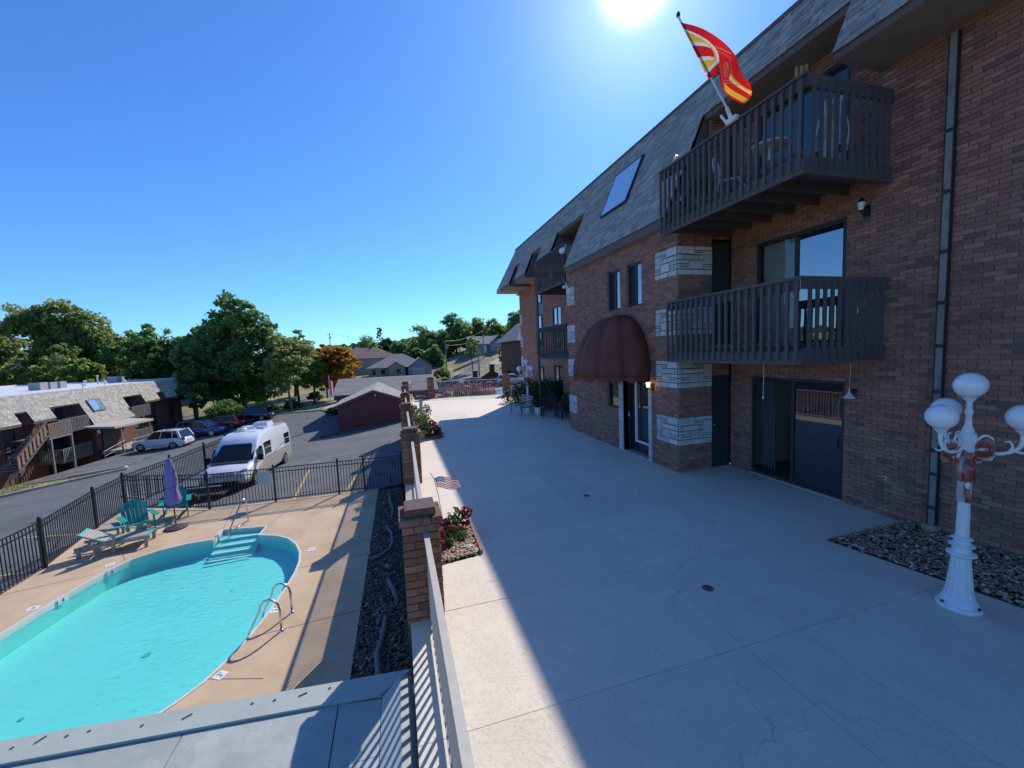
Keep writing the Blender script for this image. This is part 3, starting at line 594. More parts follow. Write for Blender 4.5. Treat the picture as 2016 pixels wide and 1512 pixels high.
# ---------- mansard roof.  profile: z -> x
def mx_(z): return 5.8+(z-5.68)*(1.4/3.07)
ZT, ZE, ZB = 8.75, 6.58, 5.68
def mansard(root, flipx, secs, lim, tx=0, tz_=0, pitch=.125, end=None, shingles=True, wallx=7.55):
    """secs: (y0, y1, zlow, zhigh). flipx mirrors about X for the block across the lot."""
    fx = (lambda x: x) if not flipx else (lambda x: tx-x)
    roofmb = MB(); sh = []
    T = lambda x, y, z: Vector((fx(x), y, z+tz_))
    nrm = Vector((-(ZT-ZB), 0, 1.4)).normalized(); 
    if flipx: nrm = Vector((-nrm.x, 0, nrm.z))
    def q(m, *p): m.quad(*(p if not flipx else tuple(reversed(p))))
    parts_ = []
    for (y0, y1, za, zb) in secs:
        q(roofmb, T(mx_(za), y1, za), T(mx_(za), y0, za), T(mx_(zb), y0, zb), T(mx_(zb), y1, zb))
        # fascia board and soffit at the foot, reveal under the cut-outs' heads
        th = .2 if za < 7 else .12
        fas = MB(); soff = MB(); parts_.append((fas, 'fascia', m_fascia)); parts_.append((soff, 'soffit', m_soffit))
        q(fas, T(mx_(za)+.03, y1, za-th), T(mx_(za)+.03, y0, za-th), T(mx_(za)+.012, y0, za+.02), T(mx_(za)+.012, y1, za+.02))
        q(soff, T(mx_(za)+.03, y1, za-th), T(wallx, y1, za-th), T(wallx, y0, za-th), T(mx_(za)+.03, y0, za-th))
        for yy, s in ((y0, 1), (y1, -1)):
            p = [T(mx_(za)+.02, yy+s*.01, za-th), T(wallx, yy+s*.01, za-th), T(wallx, yy+s*.01, zb-.05), T(mx_(zb)+.02, yy+s*.01, zb-.05)]
            chk = MB(); chk.quad(*(p if s > 0 else p[::-1])); parts_.append((chk, 'opening_cheek', m_fascia))
        if shingles:
            sl_ = math.hypot(ZT-ZB, 1.4)/(ZT-ZB); r = 0; z = ZB
            while z < ZT-.02:
                zz0, zz1 = max(z, za), min(z+pitch/sl_*1.0, zb)
                if zz1-zz0 > .02:
                    y = y0-.0; off = ((r*37) % 10)/10*.3
                    y = y0
                    first = True
                    while y < y1-.01:
                        w = (.16+.22*((hash((r, round(y*50))) % 97)/97)) if not first else .12+off*.5; first = False
                        ye = min(y+w, y1)
                        thick = .007 if rnd.random() < .5 else .02
                        sh.append((y+.006, ye-.006, zz0-.012 if zz0 > za+.001 else zz0-.02, zz1, thick)); y = ye
                z += pitch/sl_; r += 1
    rf = roofmb.build('roof', m_shingle, root); [b_.build(n_, m__, rf) for b_, n_, m__ in parts_]
    rest = MB(); items = []
    for (a, b, z0, z1, th) in sh:
        o = T(mx_(z0), a, z0); u = Vector((0, b-a, 0)); w = T(mx_(z1), a, z1)-o; n = nrm*th
        items.append((pxsize(o, b-a), o+nrm*.003, u, w, n))
    items.sort(key=lambda t: -t[0])
    rl = rf.location+rf.parent.location
    for i, (px, o, u, w, n) in enumerate(items):
        n2 = n.copy(); s_ = MB()
        vs = [o-o, u, u+w, w, n2, u+n2, u+w+n2*.2, w+n2*.2]
        f = [(4,5,6,7),(0,1,5,4),(1,2,6,5),(3,0,4,7)]
        if u.cross(w).dot(n) < 0: f = [tuple(reversed(x)) for x in f]
        if i < lim:
            s_.add(vs, f); b = s_.build('shingle', m_shingle, None, world=False); b.parent = rf; b.location = o-rl
        else: rest.add([v+o for v in vs], f)
    if rest.v: o = rest.build('shingles', m_shingle, rf); o['kind'] = 'stuff'
    return rf
main_secs = [(-2, 4.6, 7.05, ZT), (4.6, 7.56, 7.86, ZT), (7.56, 12.95, ZB, ZT), (12.95, 15.45, 7.62, ZT), (15.45, 17.1, ZE, ZT), (17.1, 18.45, 7.55, ZT), (18.45, 20.2, ZE, ZT), (20.2, 21.15, 7.5, ZT), (21.15, 22.9, ZE, ZT)]
rf = mansard(bld, False, main_secs, 290)
# end hip
mb = MB(); hipA, hipB = (mx_(ZE), 22.9, ZE), (mx_(ZE), 23.96, ZE)
mb.quad((mx_(ZE), 23.96, ZE), (mx_(ZE), 22.9, ZE), (mx_(ZT), 22.9, ZT)); mb.quad((18, 23.96, ZE), (mx_(ZE), 23.96, ZE), (mx_(ZT), 22.9, ZT), (17, 22.9, ZT))
mb.quad((mx_(ZE), 22.9, ZE-.2), (mx_(ZE), 23.96, ZE-.2), (mx_(ZE), 23.96, ZE), (mx_(ZE), 22.9, ZE)); mb.quad((mx_(ZE), 23.96, ZE-.2), (18, 23.96, ZE-.2), (18, 23.96, ZE), (mx_(ZE), 23.96, ZE)); mb.quad((mx_(ZE), 22.9, ZE-.19), (18, 22.9, ZE-.19), (18, 23.96, ZE-.19), (mx_(ZE), 23.96, ZE-.19)); mb.build('roof_end', m_shingle, rf)
mb = MB(); mb.box((mx_(ZT)-.03, -2, ZT), (19, 22.93, ZT+.07)); mb.build('roof_cap', m_fascia, rf)
mb = MB(); mb.box((7.46, -2, 7.9), (7.9, 22.9, 8.7)); mb.build('inner_wall', m_soffit, bld)
# skylight on the slope
m_skyl = glass('skylight_glass', (.30,.38,.48), .85)
sk = MB(); T = lambda y, z, n: Vector((mx_(z), y, z))+Vector((-.9098, 0, .4149))*n
def slab4(mb, y0, y1, z0, z1, n0, n1): five(mb, T(y0, z0, n0), T(y1, z0, n0)-T(y0, z0, n0), T(y0, z1, n0)-T(y0, z0, n0), Vector((-.9098, 0, .4149))*(n1-n0))
for a in ((9.8, 11.2, 6.78, 6.82), (9.8, 11.2, 8.02, 8.06), (9.8, 9.84, 6.82, 8.02), (11.16, 11.2, 6.82, 8.02)): slab4(sk, *a, 0, .075)
k_ = sk.build('skylight', m_dmetal, rf); sk = MB(); slab4(sk, 9.84, 11.16, 6.82, 8.02, .0, .07); sk.build('pane', m_skyl, k_)
# ---------- balconies
def balcony(root, x0, x1, y0, y1, z0, z1, mt=m_wood, pitch=.135, sides=(True, False), flip=False, copies=None, bw=.045, name='balcony'):
    """front rail on x0 (outer), x1 wall side. z0 underside, z1 rail top"""
    s = 1 if x1 > x0 else -1
    mb = MB(); zf = z0+.22
    mb.box((min(x0+s*.05, x1), y0+.05, zf-.04), (max(x0+s*.05, x1), y1-.05, zf))          # deck
    n = 7
    for k in range(n):
        y = y0+.12+(y1-y0-.3)*k/(n-1); mb.box((min(x0+s*.1, x1), y, z0+.04), (max(x0+s*.1, x1), y+.045, zf-.042))
    b = mb.build(name, mt, root)
    rl = MB(); rl.box((min(x0, x0+s*.05), y0, z0), (max(x0, x0+s*.05), y1, z0+.2)); rl.build('fascia_board', mt, b)
    rl = MB(); rl.box((min(x0-s*.02, x0+s*.04), y0-.02, z1-.04), (max(x0-s*.02, x0+s*.04), y1+.02, z1)); rl.box((min(x0+s*.02, x0+s*.05), y0+.05, z1-.2), (max(x0+s*.02, x0+s*.05), y1-.05, z1-.045)); rl.box((min(x0+s*.02, x0+s*.05), y0+.05, z0+.28), (max(x0+s*.02, x0+s*.05), y1-.05, z0+.34)); rl.build('handrail', mt, b)
    h = z1-.045-(z0+.03)
    bm_ = MB(); bm_.v = []; t = .035
    bm_.add([(0,-bw/2,.05),(0,bw/2,.05),(0,bw/2,h-.05),(0,-bw/2,h-.05),(t,-bw/2,0),(t,bw/2,0),(t,bw/2,h),(t,-bw/2,h)], [(0,3,2,1),(4,5,6,7),(0,1,5,4),(1,2,6,5),(2,3,7,6),(3,0,4,7)])
    if s < 0: bm_.v = [(-x, y, z) for x, y, z in bm_.v]; bm_.f = [tuple(reversed(f)) for f in bm_.f]
    me = bm_.mesh('baluster'); me.materials.append(mt)
    rt = b.parent.location
    ny_ = max(2, round((y1-y0-.1)/pitch))
    for k in range(ny_+1): inst(me, 'baluster', b, Vector((x0-s*.034, y0+.05+(y1-y0-.1)*k/ny_, z0+.03))-rt)
    sm = MB(); sm.add([(-bw/2,0,.05),(bw/2,0,.05),(bw/2,0,h-.05),(-bw/2,0,h-.05),(-bw/2,t,0),(bw/2,t,0),(bw/2,t,h),(-bw/2,t,h)], [(0,1,2,3),(4,7,6,5),(0,4,5,1),(1,5,6,2),(2,6,7,3),(3,7,4,0)])
    me2 = sm.mesh('baluster'); me2.materials.append(mt)
    for side, yy, on in ((-1, y0, sides[0]), (1, y1, sides[1])):
        if not on: continue
        e = MB(); a_, b_ = sorted((x0+s*.05, x1)); ya, yb = (yy, yy+.045) if side < 0 else (yy-.045, yy)
        e.box((a_, ya, z1-.18), (b_, yb, z1)); e.build('side_rail', mt, b); e = MB(); e.box((a_, ya, z0), (b_, yb, z0+.24)); e.build('side_board', mt, b)
        nx_ = max(2, round(abs(x1-x0)/.15))
        for k in range(1, nx_):
            inst(me2, 'baluster', b, Vector((x0+(x1-x0)*k/nx_, yy-.034 if side < 0 else yy+.0, z0+.03))-rt)
    return b
balcony(bld, 5.65, 7.43, 4.40, 7.36, 2.52, 3.80, pitch=.14)
balcony(bld, 5.65, 7.43, 4.40, 7.55, 5.22, 6.56, pitch=.14)
balcony(bld, 5.98, 7.43, 13.28, 16.4, 2.50, 3.82, pitch=.175, sides=(True, True), bw=.032)
balcony(bld, 5.98, 7.43, 13.28, 16.4, 5.25, 6.62, pitch=.175, sides=(True, True), bw=.032)
mb = MB(); mb.box((6.0, 16.3, 0), (6.06, 16.36, 5.3)); mb.build('post', m_dmetal, bld)
flush_bricks(300)
# ---------- the red awning
def awning():
    t = thing('awning', 'dark red domed fabric awning with scalloped edge over the brick entrance', 'awning', (6.0, 9.7, 2.1))
    a_, p_, h_ = 1.42, 1.25, 1.62; n = 66; m_ = 14; y0 = 9.72; z0 = 2.12
    mb = MB(); g = []
    for i in range(n+1):
        th = math.pi*i/n; rib = .92+.11*abs(math.sin(th*5.5)); row = []
        for j in range(m_+1):
            ph = math.pi/2*j/m_; c = math.cos(ph)**.85 if ph < 1.57 else 0
            rr = c*rib
            row.append((6.0-.01-p_*rr*math.sin(th), y0-a_*rr*math.cos(th), z0+h_*math.sin(ph)))
        g.append(row)
    vs = [p for r_ in g for p in r_]; w = m_+1
    mb.add(vs, [(i*w+j, (i+1)*w+j, (i+1)*w+j+1, i*w+j+1) for i in range(n) for j in range(m_)])
    o = mb.build('canopy', m_awn, t, smooth=True, auto=24)
    md = o.modifiers.new('s', 'SOLIDIFY'); md.thickness = .01
    mb = MB(); k = 80
    for i in range(k):
        def P(i): th = math.pi*i/k; rib = .92+.11*abs(math.sin(th*5.5)); return (6.0-.01-p_*rib*1.003*math.sin(th), y0-a_*1.003*rib*math.cos(th))
        a, b = P(i), P(i+1); d0, d1 = (.03+.10*abs(math.sin(math.pi*i/k*11)) for i in (i, i+1))
        mb.quad((*a, z0-d0), (*b, z0-d1), (*b, z0+.01), (*a, z0+.01))
    v = mb.build('valance', m_awn, t); md = v.modifiers.new('s', 'SOLIDIFY'); md.thickness = .006
m_awn = mat('awning_fabric', (.27,.085,.05), .65, .4, 1.6, .1, 200, dirt=((.34,.13,.07), 2.0, .58), trans=.35, stretch=(1,1,.35))
awning()
# ---------- lights and fittings on the wall
m_lampglow = mat('lit_bulb', (1, .8, .5), .5, emis=((1.0, .62, .28), 4.0))
m_frost = mat('frosted_glass', (.8, .8, .78), .3)
def sconce(loc, label, lit=False, style=0, nx=-1):
    t = thing('wall_lantern', label, 'wall light', loc); x, y, z = loc
    mb = MB(); mb.box((x-.0, y-.045, z-.09), (x-.0+.02 if False else x-.02, y+.045, z+.09)) if False else mb.obox((x-.02, y-.045, z-.09), (.02, 0, 0), (0, .09, 0), (0, 0, .18)); mb.build('back_plate', m_black, t)
    mb = MB(); mb.tube([(x-.02, y, z-.03), (x-.09, y, z-.06), (x-.14, y, z+.0)], .009, 6); mb.build('arm', m_black, t)
    mb = MB(); mb.lathe([(.03, .0), (.055, .12)], (x-.14, y, z+.01), 6); mb.build('glass', m_lampglow if lit else m_frost, t)
    mb = MB(); mb.lathe([(.07, 0), (.03, .05), (.008, .07), (.006, .1)], (x-.14, y, z+.13), 6); mb.lathe([(.012, -.03), (.033, .0)], (x-.14, y, z+.01), 6); mb.build('cap', m_black, t)
    return t
sconce((XF-.02, 8.32, 1.88), 'small black lantern glowing orange beside the entrance door', True)
sconce((X0-.02, 4.72, 4.90), 'black wall lantern with clear glass high beside the first floor window')
sconce((XF+.88-.7, 7.40, 5.9), 'black lantern under the upper balcony near the stone banded pier')
def down(loc, label):
    x, y, z = loc; t = thing('wall_lamp', label, 'wall light', loc)
    mb = MB(); mb.lathe([(.05, 0), (.05, .02)], (x-.02, y, z+.05), 12, 'x'); mb.build('back_plate', m_black, t)
    mb = MB(); mb.tube([(x-.01, y, z+.05), (x-.07, y, z+.1), (x-.13, y, z+.03)], .008, 6); None; mb.build('arm', m_black, t)
    mb = MB(); mb.lathe([(.09, -.06), (.02, .03), (.012, .045)], (x-.13, y, z), 14); mb.build('shade', m_white, t)
down((X0-.005, 4.83, 1.93), 'white cone shaded lamp on the brick to the right of the sliding door')
def box_thing(name, label, cat, a, b, mt, group=None):
    mb = MB(); mb.box(a, b); c = [(a[i]+b[i])/2 for i in range(3)]
    o = mb.build(name, mt); tag(o, label, cat, group); return o
t = thing('outlet', 'small white outdoor outlet on the brick seen through the middle balcony rails', 'outlet', (X0-.02, 4.78, 3.33))
mb = MB(); mb.box((X0-.025, 4.75, 3.28), (X0-.014, 4.82, 3.38)); mb.build('cover', m_whitef, t); mb = MB(); mb.box((X0-.028, 4.775, 3.30), (X0-.0255, 4.795, 3.33)); mb.box((X0-.028, 4.775, 3.34), (X0-.0255, 4.795, 3.37)); mb.build('socket', m_black, t)
# hanging cords
for (x, y, z0, z1, lb) in ((6.05, 5.35, 1.92, 2.5, 'thin pull cord hanging under the middle balcony in front of the sliding door'), (7.32, 4.83, 2.0, 2.5, 'thin wire hanging above the cone shaded wall lamp')):
    t = thing('cord', lb, 'cord', (x, y, z0)); mb = MB(); mb.tube([(x, y, z1), (x+.01, y, (z0+z1)/2+.1), (x, y, z0)], .004, 5); mb.build('string', m_white, t); mb = MB(); mb.lathe([(.006, .03), (.014, 0), (.004, -.03)], (x, y, z0), 8); mb.build('pull', m_white, t)
t = thing('ornament', 'small brass ornament hanging at the stone pier under the middle balcony', 'ornament', (6.35, 7.32, 2.32)); mb = MB(); mb.lathe([(.005, .12), (.035, .04), (.03, 0), (.01, -.06)], (6.35, 7.32, 2.36), 10); mb.build('body', mat('brass', (.5,.38,.16), .35, metal=.8), t); mb = MB(); mb.tube([(6.35, 7.32, 2.48), (6.35, 7.32, 2.56)], .004, 4); mb.build('hook', m_black, t)
# downspout: open grey channel with straps
ds = thing('downspout', 'weathered grey box downspout with straps on the brick behind the globe lamp', 'downspout', (X0-.05, 3.72, 0))
m_ds = mat('weathered_metal', (.26,.25,.23), .5, .2, 5, .1, 50, dirt=((.10,.085,.07), 5, .52), stretch=(1,1,.35))
mb = MB(); mb.box((X0-.08, 3.68, .07), (X0-.017, 3.76, 6.86)); mb.build('pipe', m_ds, ds)
mb = MB(); mb.box((X0-.09, 3.672, .07), (X0-.017, 3.679, 6.86)); mb.box((X0-.09, 3.761, .07), (X0-.017, 3.77, 6.86)); mb.build('flange', m_dmetal, ds)
for z in (.35, .85, 1.2, 1.75, 2.05, 2.7, 3.3, 4.0, 4.8, 5.6): mb = MB(); mb.box((X0-.092, 3.67, z), (X0-.081, 3.772, z+.05)); mb.build('strap', m_dmetal, ds)
mb = MB(); mb.box((X0-.14, 3.64, .03), (X0-.015, 3.80, .12)); mb.build('shoe', mat('rusty_base', (.40,.33,.18), .8, .2, 12), ds)
for (x, y, z, lb) in ((X0, 4.35, .62, 'small white vent on the brick low beside the gravel bed'),):
    t = thing('vent', lb, 'vent', (x, y, z)); mb = MB(); mb.lathe([(.03, 0), (.03, .03)], (x-.045, y, z), 10, 'x'); mb.build('ring', m_whitef, t); mb = MB(); mb.lathe([(.02, 0), (.02, .012)], (x-.052, y, z), 8, 'x'); mb.build('core', m_black, t)
t = thing('floodlight', 'white floodlight under the far eave corner of the brick building', 'wall light', (7.2, 23.0, 6.25)); mb = MB(); mb.ball((7.25, 22.95, 6.2), .09); mb.build('lamp', m_frost, t); mb = MB(); mb.box((7.2, 22.9, 6.25), (7.3, 23.0, 6.38)); mb.build('bracket', m_white, t)
t = thing('floodlight', 'rounded white light fixed at the near end of the far upper balcony', 'wall light', (5.9, 13.2, 6.3)); mb = MB(); mb.lathe([(.02, -.1), (.1, 0), (.11, .15)], (5.92, 13.22, 6.35), 12, 'y'); mb.build('housing', m_white, t); mb = MB(); mb.tube([(5.95, 13.25, 6.3), (6.05, 13.3, 6.6)], .02, 6); mb.build('mast', m_white, t)
t = thing('security_camera', 'white security camera on the corner under the far balcony', 'camera', (5.9, 13.1, 5.05)); mb = MB(); mb.box((5.8, 13.02, 5.0), (5.97, 13.12, 5.1)); mb.build('housing', m_white, t); mb = MB(); mb.tube([(5.9, 13.07, 5.1), (5.9, 13.07, 5.2)], .015, 6); mb.build('bracket', m_white, t)
# ---------------------------------------------------------------- brick pillars and railing of the terrace
def pillar_bricks(root, x0, y0, w, zb, zt, pitch=.086, L=.27):
    j = .012; Dp = w-L-j; r = 0; z = zb
    core = MB(); core.box((x0+.012, y0+.012, zb), (x0+w-.012, y0+w-.012, zt-.02)); core.build('mortar_core', m_pmortar, root)
    me = {}
    def brick(a, b, z):
        k = (round(b[0]-a[0], 3), round(b[1]-a[1], 3))
        if k not in me:
            mb = MB(); e = .004; X_, Y_, H_ = b[0]-a[0], b[1]-a[1], pitch-j
            mb.add([(e,e,0),(X_-e,e,0),(X_-e,Y_-e,0),(e,Y_-e,0),(0,0,e),(X_,0,e),(X_,Y_,e),(0,Y_,e),(0,0,H_-e),(X_,0,H_-e),(X_,Y_,H_-e),(0,Y_,H_-e),(e,e,H_),(X_-e,e,H_),(X_-e,Y_-e,H_),(e,Y_-e,H_)],
                   [(0,3,2,1)]+[(i, (i+1) % 4, (i+1) % 4+4, i+4) for i in range(4)]+[(i+4, (i+1) % 4+4, (i+1) % 4+8, i+8) for i in range(4)]+[(i+8, (i+1) % 4+8, (i+1) % 4+12, i+12) for i in range(4)]+[(12,13,14,15)])
            me[k] = mb.mesh('brick'); me[k].materials.append(m_pbrick)
        inst(me[k], 'brick', root, (a[0]-root.location.x+rnd.uniform(-.002, .002), a[1]-root.location.y+rnd.uniform(-.002, .002), z-root.location.z))
    while z < zt-.13:
        if r % 2: rects = [((x0, y0), (x0+L, y0+Dp)), ((x0+L+j, y0), (x0+w, y0+L)), ((x0+Dp+j, y0+L+j), (x0+w, y0+w)), ((x0, y0+Dp+j), (x0+Dp, y0+w))]
        else: rects = [((x0+Dp+j, y0), (x0+w, y0+Dp)), ((x0, y0), (x0+Dp, y0+L)), ((x0, y0+L+j), (x0+L, y0+w)), ((x0+L+j, y0+Dp+j), (x0+w, y0+w))]
        for a, b in rects: brick(a, b, z)
        z += pitch; r += 1
    o = .028     # corbelled cap course, then a smaller rowlock course on top
    X, Y, w2 = x0-o, y0-o, w+2*o
    L2 = w2*.72
    for a, b in [((X, Y), (X+L2, Y+w2-L2-j)), ((X+L2+j, Y), (X+w2, Y+L2)), ((X+w2-L2, Y+L2+j), (X+w2, Y+w2)), ((X, Y+w2-L2), (X+w2-L2-j, Y+w2))]: brick(a, b, z+.006)
    z += pitch+.006
    cm_ = MB(); cm_.box((x0+.05, y0+.05, z-.02), (x0+w-.04, y0+w-.03, z+pitch-j-.004)); cm_.build('mortar_core', m_pmortar, root)
    for k in range(4):
        ww = (w-.07-.018)/4; brick((x0+.035+k*(ww+.006), y0+.04), (x0+.035+k*(ww+.006)+ww, y0+w-.02), z-.012)
    return z
P_Y = [4.28, 9.1, 14.0, 18.6, 23.0, 26.5]
P_X = [-.04, .03, .08, .15, .25, .35]
pl = []
names = ['large brick railing pillar nearest the viewer beside the gravel flower bed', 'second brick railing pillar with the small fence meeting it below', 'third brick railing pillar beside the flower pots', 'fourth brick railing pillar beyond the planter boxes', 'fifth brick railing pillar in the receding row', 'last brick railing pillar left of the metal gate']
for i in range(6):
    zb = -1.25 if i == 0 else (-2.35 if i < 3 else -.5)
    t = thing('brick_pillar', names[i], 'pillar', (P_X[i]+.2, P_Y[i]+.2, 0), group='brick pillars of the terrace railing'); pillar_bricks(t, P_X[i], P_Y[i], .40, zb, 1.14); pl.append(t)
for i, (x, y, lb) in enumerate(((1.94, 26.45, 'brick pillar right of the metal gate at the far terrace edge'), (6.75, 25.1, 'brick pillar at the far right of the flower fence near the green shrub'))):
    t = thing('brick_pillar', lb, 'pillar', (x+.2, y+.2, 0), group='brick pillars of the terrace railing'); pillar_bricks(t, x, y, .42, -.4 if i else -.4, 1.28)
def bal_mesh(h, w=.016, mt=m_tanmetal):
    mb = MB(); mb.box((-w/2, -w/2, 0), (w/2, w/2, h)); me = mb.mesh('baluster'); me.materials.append(mt); return me
def railing(a, b, z0, h, label, mt, group, pitch=.11, top=(.055, .035), bal_w=.016, post=None, top2=None, tagc='railing', name='metal_railing', slim_top=False, bh=.08, loc=None):
    a, b = Vector((*a, z0)), Vector((*b, z0 if not isinstance(z0, tuple) else z0)); d = b-a; L = d.length; u = d/L
    t = thing(name, label, tagc, a, group=group)
    mb = MB(); mb.bar(a+Z3*(h-top[1]/2), b+Z3*(h-top[1]/2), top[0], top[1]); mb.build('top_rail', mt, t)
    mb = MB(); mb.bar(a+Z3*bh, b+Z3*bh, .03, .03); mb.build('bottom_rail', mt, t)
    if top2: mb = MB(); mb.bar(a+Z3*(h-top2), b+Z3*(h-top2), .03, .025); mb.build('middle_rail', mt, t)
    me = bal_mesh(h-top[1]-bh-.004, bal_w, mt); n = max(1, int(L/pitch)); ang = math.atan2(u.y, u.x)
    for k in range(1, n): inst(me, 'baluster', t, u*(L*k/n)+Z3*(bh+.003), (0, 0, ang))
    return t
segs = []
rl_lab = ['tan metal railing nearest the viewer running to the first brick pillar', 'tan metal railing between the first and second brick pillars', 'tan metal railing between the second and third brick pillars', 'tan metal railing beside the flower planters', 'tan metal railing in the fourth bay of the row', 'short tan metal railing bay before the gate']
rx = [.21, .20, .26, .30, .36, .44, .55]
for i in range(6):
    y0 = .2 if i == 0 else P_Y[i-1]+.405; y1 = P_Y[i]-.005
    railing((rx[i], y0), (rx[i+1] if i else .205, y1), 0, 1.0, rl_lab[i], m_tanmetal, 'railing bays between the brick pillars', pitch=.105, bal_w=.02)
railing((.78, 26.7), (1.90, 26.7), 0, 1.15, 'narrow metal gate between two brick pillars at the far left of the terrace', m_tanmetal, None, pitch=.1, tagc='gate', name='metal_gate')
railing((2.38, 26.6), (6.73, 25.4), -.05, 1.15, 'long metal railing in front of the pink flowers at the far terrace edge', m_tanmetal, None, pitch=.12)
railing((7.2, 25.3), (11, 24.9), -.05, 1.15, 'metal railing to the right of the far brick pillar behind the shrub', m_tanmetal, None, pitch=.12)
t = thing('mailbox', 'small pale box mounted on the last brick pillar by the gate', 'box', (.8, 26.3, 1)); mb = MB(); mb.box((.76, 26.2, .85), (.88, 26.5, 1.1)); mb.build('body', mat('pale_box', (.5,.55,.6), .5), t); mb = MB(); mb.box((.75, 26.19, 1.101), (.89, 26.51, 1.125)); mb.build('lid', m_white, t)
# concrete apron beyond the terrace
# ---------------------------------------------------------------- planting bed gravel
def rocks(name, poly, z, n, r0, r1, mt, seed, flat=.6, thick=.04):
    rr = random.Random(seed); xs = [p[0] for p in poly]; ys = [p[1] for p in poly]
    def inside(x, y):
        c = False; j = len(poly)-1
        for i in range(len(poly)):
            if (poly[i][1] > y) != (poly[j][1] > y) and x < (poly[j][0]-poly[i][0])*(y-poly[i][1])/(poly[j][1]-poly[i][1])+poly[i][0]: c = not c
            j = i
        return c
    bm = bmesh.new(); bmesh.ops.create_icosphere(bm, subdivisions=1, radius=1); base = np.array([v.co[:] for v in bm.verts]); faces = np.array([[v.index for v in f.verts] for f in bm.faces]); bm.free()
    V = []; Fc = []; k = 0; nv = len(base)
    nr = np.random.RandomState(seed)
    while k < n:
        x, y = rr.uniform(min(xs), max(xs)), rr.uniform(min(ys), max(ys))
        if not inside(x, y): continue
        s = rr.uniform(r0, r1); sc = np.array([s*rr.uniform(.8, 1.35), s*rr.uniform(.7, 1.1), s*flat*rr.uniform(.7, 1.2)])
        a = rr.uniform(0, 6.28); b = rr.uniform(-.5, .5); p = base*(1+nr.uniform(-.16, .16, (nv, 1)))*sc
        c_, s_ = math.cos(b), math.sin(b); p = np.c_[p[:, 0]*c_-p[:, 2]*s_, p[:, 1], p[:, 0]*s_+p[:, 2]*c_]
        c_, s_ = math.cos(a), math.sin(a); p = np.c_[p[:, 0]*c_-p[:, 1]*s_, p[:, 0]*s_+p[:, 1]*c_, p[:, 2]]
        V.append(p+[x, y, z+rr.uniform(-.2, 1)*thick]); Fc.append(faces+k*nv); k += 1
    me = bpy.data.meshes.new(name); me.from_pydata(np.concatenate(V).tolist(), [], np.concatenate(Fc).tolist()); me.materials.append(mt); me.shade_smooth(); me.set_sharp_from_angle(angle=R(50))
    o = bpy.data.objects.new(name, me); COL.objects.link(o); o['kind'] = 'stuff'; return o
m_river = mat('river_rock', (.3,.25,.2), .7, .2, 30, island=[(.36,.20,.11),(.54,.37,.23),(.20,.11,.07),(.42,.28,.17),(.78,.68,.55),(.38,.20,.12),(.25,.15,.09),(.48,.34,.19)])
m_pea = mat('tan_pebble', (.4,.3,.2), .8, .2, 30, island=[(.42,.26,.17),(.55,.38,.26),(.35,.22,.15),(.60,.46,.34),(.48,.30,.20)])
m_dgrav = mat('dark_gravel', (.06,.05,.05), .85, .2, 30, island=[(.10,.07,.055),(.17,.12,.09),(.065,.048,.04),(.26,.20,.16),(.13,.085,.065),(.09,.07,.06),(.42,.36,.31)])
m_soil = mat('soil', (.05,.038,.03), .95, .3, 8)
BED = [(5.83, 4.05), (7.43, 4.05), (7.43, -.5), (6.75, -.5), (6.18, 2.32), (6.06, 2.9)]
mb = MB(); mb.prism(BED, -.011, .003); s = mb.build('soil', m_soil); tag(s, kind='structure')
rocks('gravel', BED, .008, 7500, .011, .028, m_river, 1)
FB = [(.40, 5.39), (.98, 5.48), (1.01, 5.9), (1.03, 6.46), (.40, 6.57)]
mb = MB(); mb.prism([(-.015, 5.36), (.99, 5.46), (1.045, 6.49), (-.015, 6.61)], -.011, .002); s = mb.build('soil', m_soil); tag(s, kind='structure')
rocks('gravel', FB, .008, 1500, .012, .03, m_pea, 2)
mb = MB()
for a, b in (((.37, 6.60), (1.05, 6.50)), ((1.05, 6.50), (1.03, 5.47))): mb.bar((*a, .02), (*b, .02), .035, .07)
o = mb.build('bed_edging', mat('edging_red', (.28,.14,.11), .8, .15, 10)); tag(o, 'low reddish edging along the pebble flower bed by the first pillar', 'edging')
# ---------------------------------------------------------------- plants
def leafy(mb, c, r, n, ls, rr, flat=1.0, up=0):
    for _ in range(n):
        while True:
            p = Vector((rr.uniform(-1, 1), rr.uniform(-1, 1), rr.uniform(-1, 1)))
            if .25 < p.length < 1: break
        q = Vector(c)+Vector((p.x*r, p.y*r, p.z*r*flat)); d = Vector((rr.uniform(-1, 1), rr.uniform(-1, 1), rr.uniform(-1, 1)+up)).normalized()*ls*rr.uniform(.7, 1.3)
        s = d.cross(Vector((rr.uniform(-1, 1), rr.uniform(-1, 1), rr.uniform(-1, 1)))).normalized()*ls*.3
        mb.quad(q, q+d*.5+s, q+d, q+d*.5-s)
G1 = [(.035,.075,.018),(.06,.11,.028),(.09,.14,.04),(.05,.09,.02)]
m_leaf = mat('leaf_green', (.05,.1,.03), .6, island=G1, trans=.3)
m_leafl = mat('leaf_lime', (.15,.2,.05), .6, island=[(.13,.19,.05),(.20,.24,.08),(.09,.14,.035)], trans=.3)
m_leafd = mat('leaf_dark', (.03,.05,.015), .6, island=[(.02,.04,.014),(.035,.06,.02),(.05,.075,.028)], trans=.2)
m_crim = mat('crimson_bloom', (.30,.01,.03), .8, island=[(.26,.008,.022),(.38,.015,.05),(.18,.005,.015)], trans=.2)
m_pink = mat('pink_bloom', (.5,.08,.14), .8, island=[(.55,.09,.14),(.62,.18,.24),(.50,.06,.07)], trans=.3)
m_stem = mat('stem', (.10,.11,.04), .8)
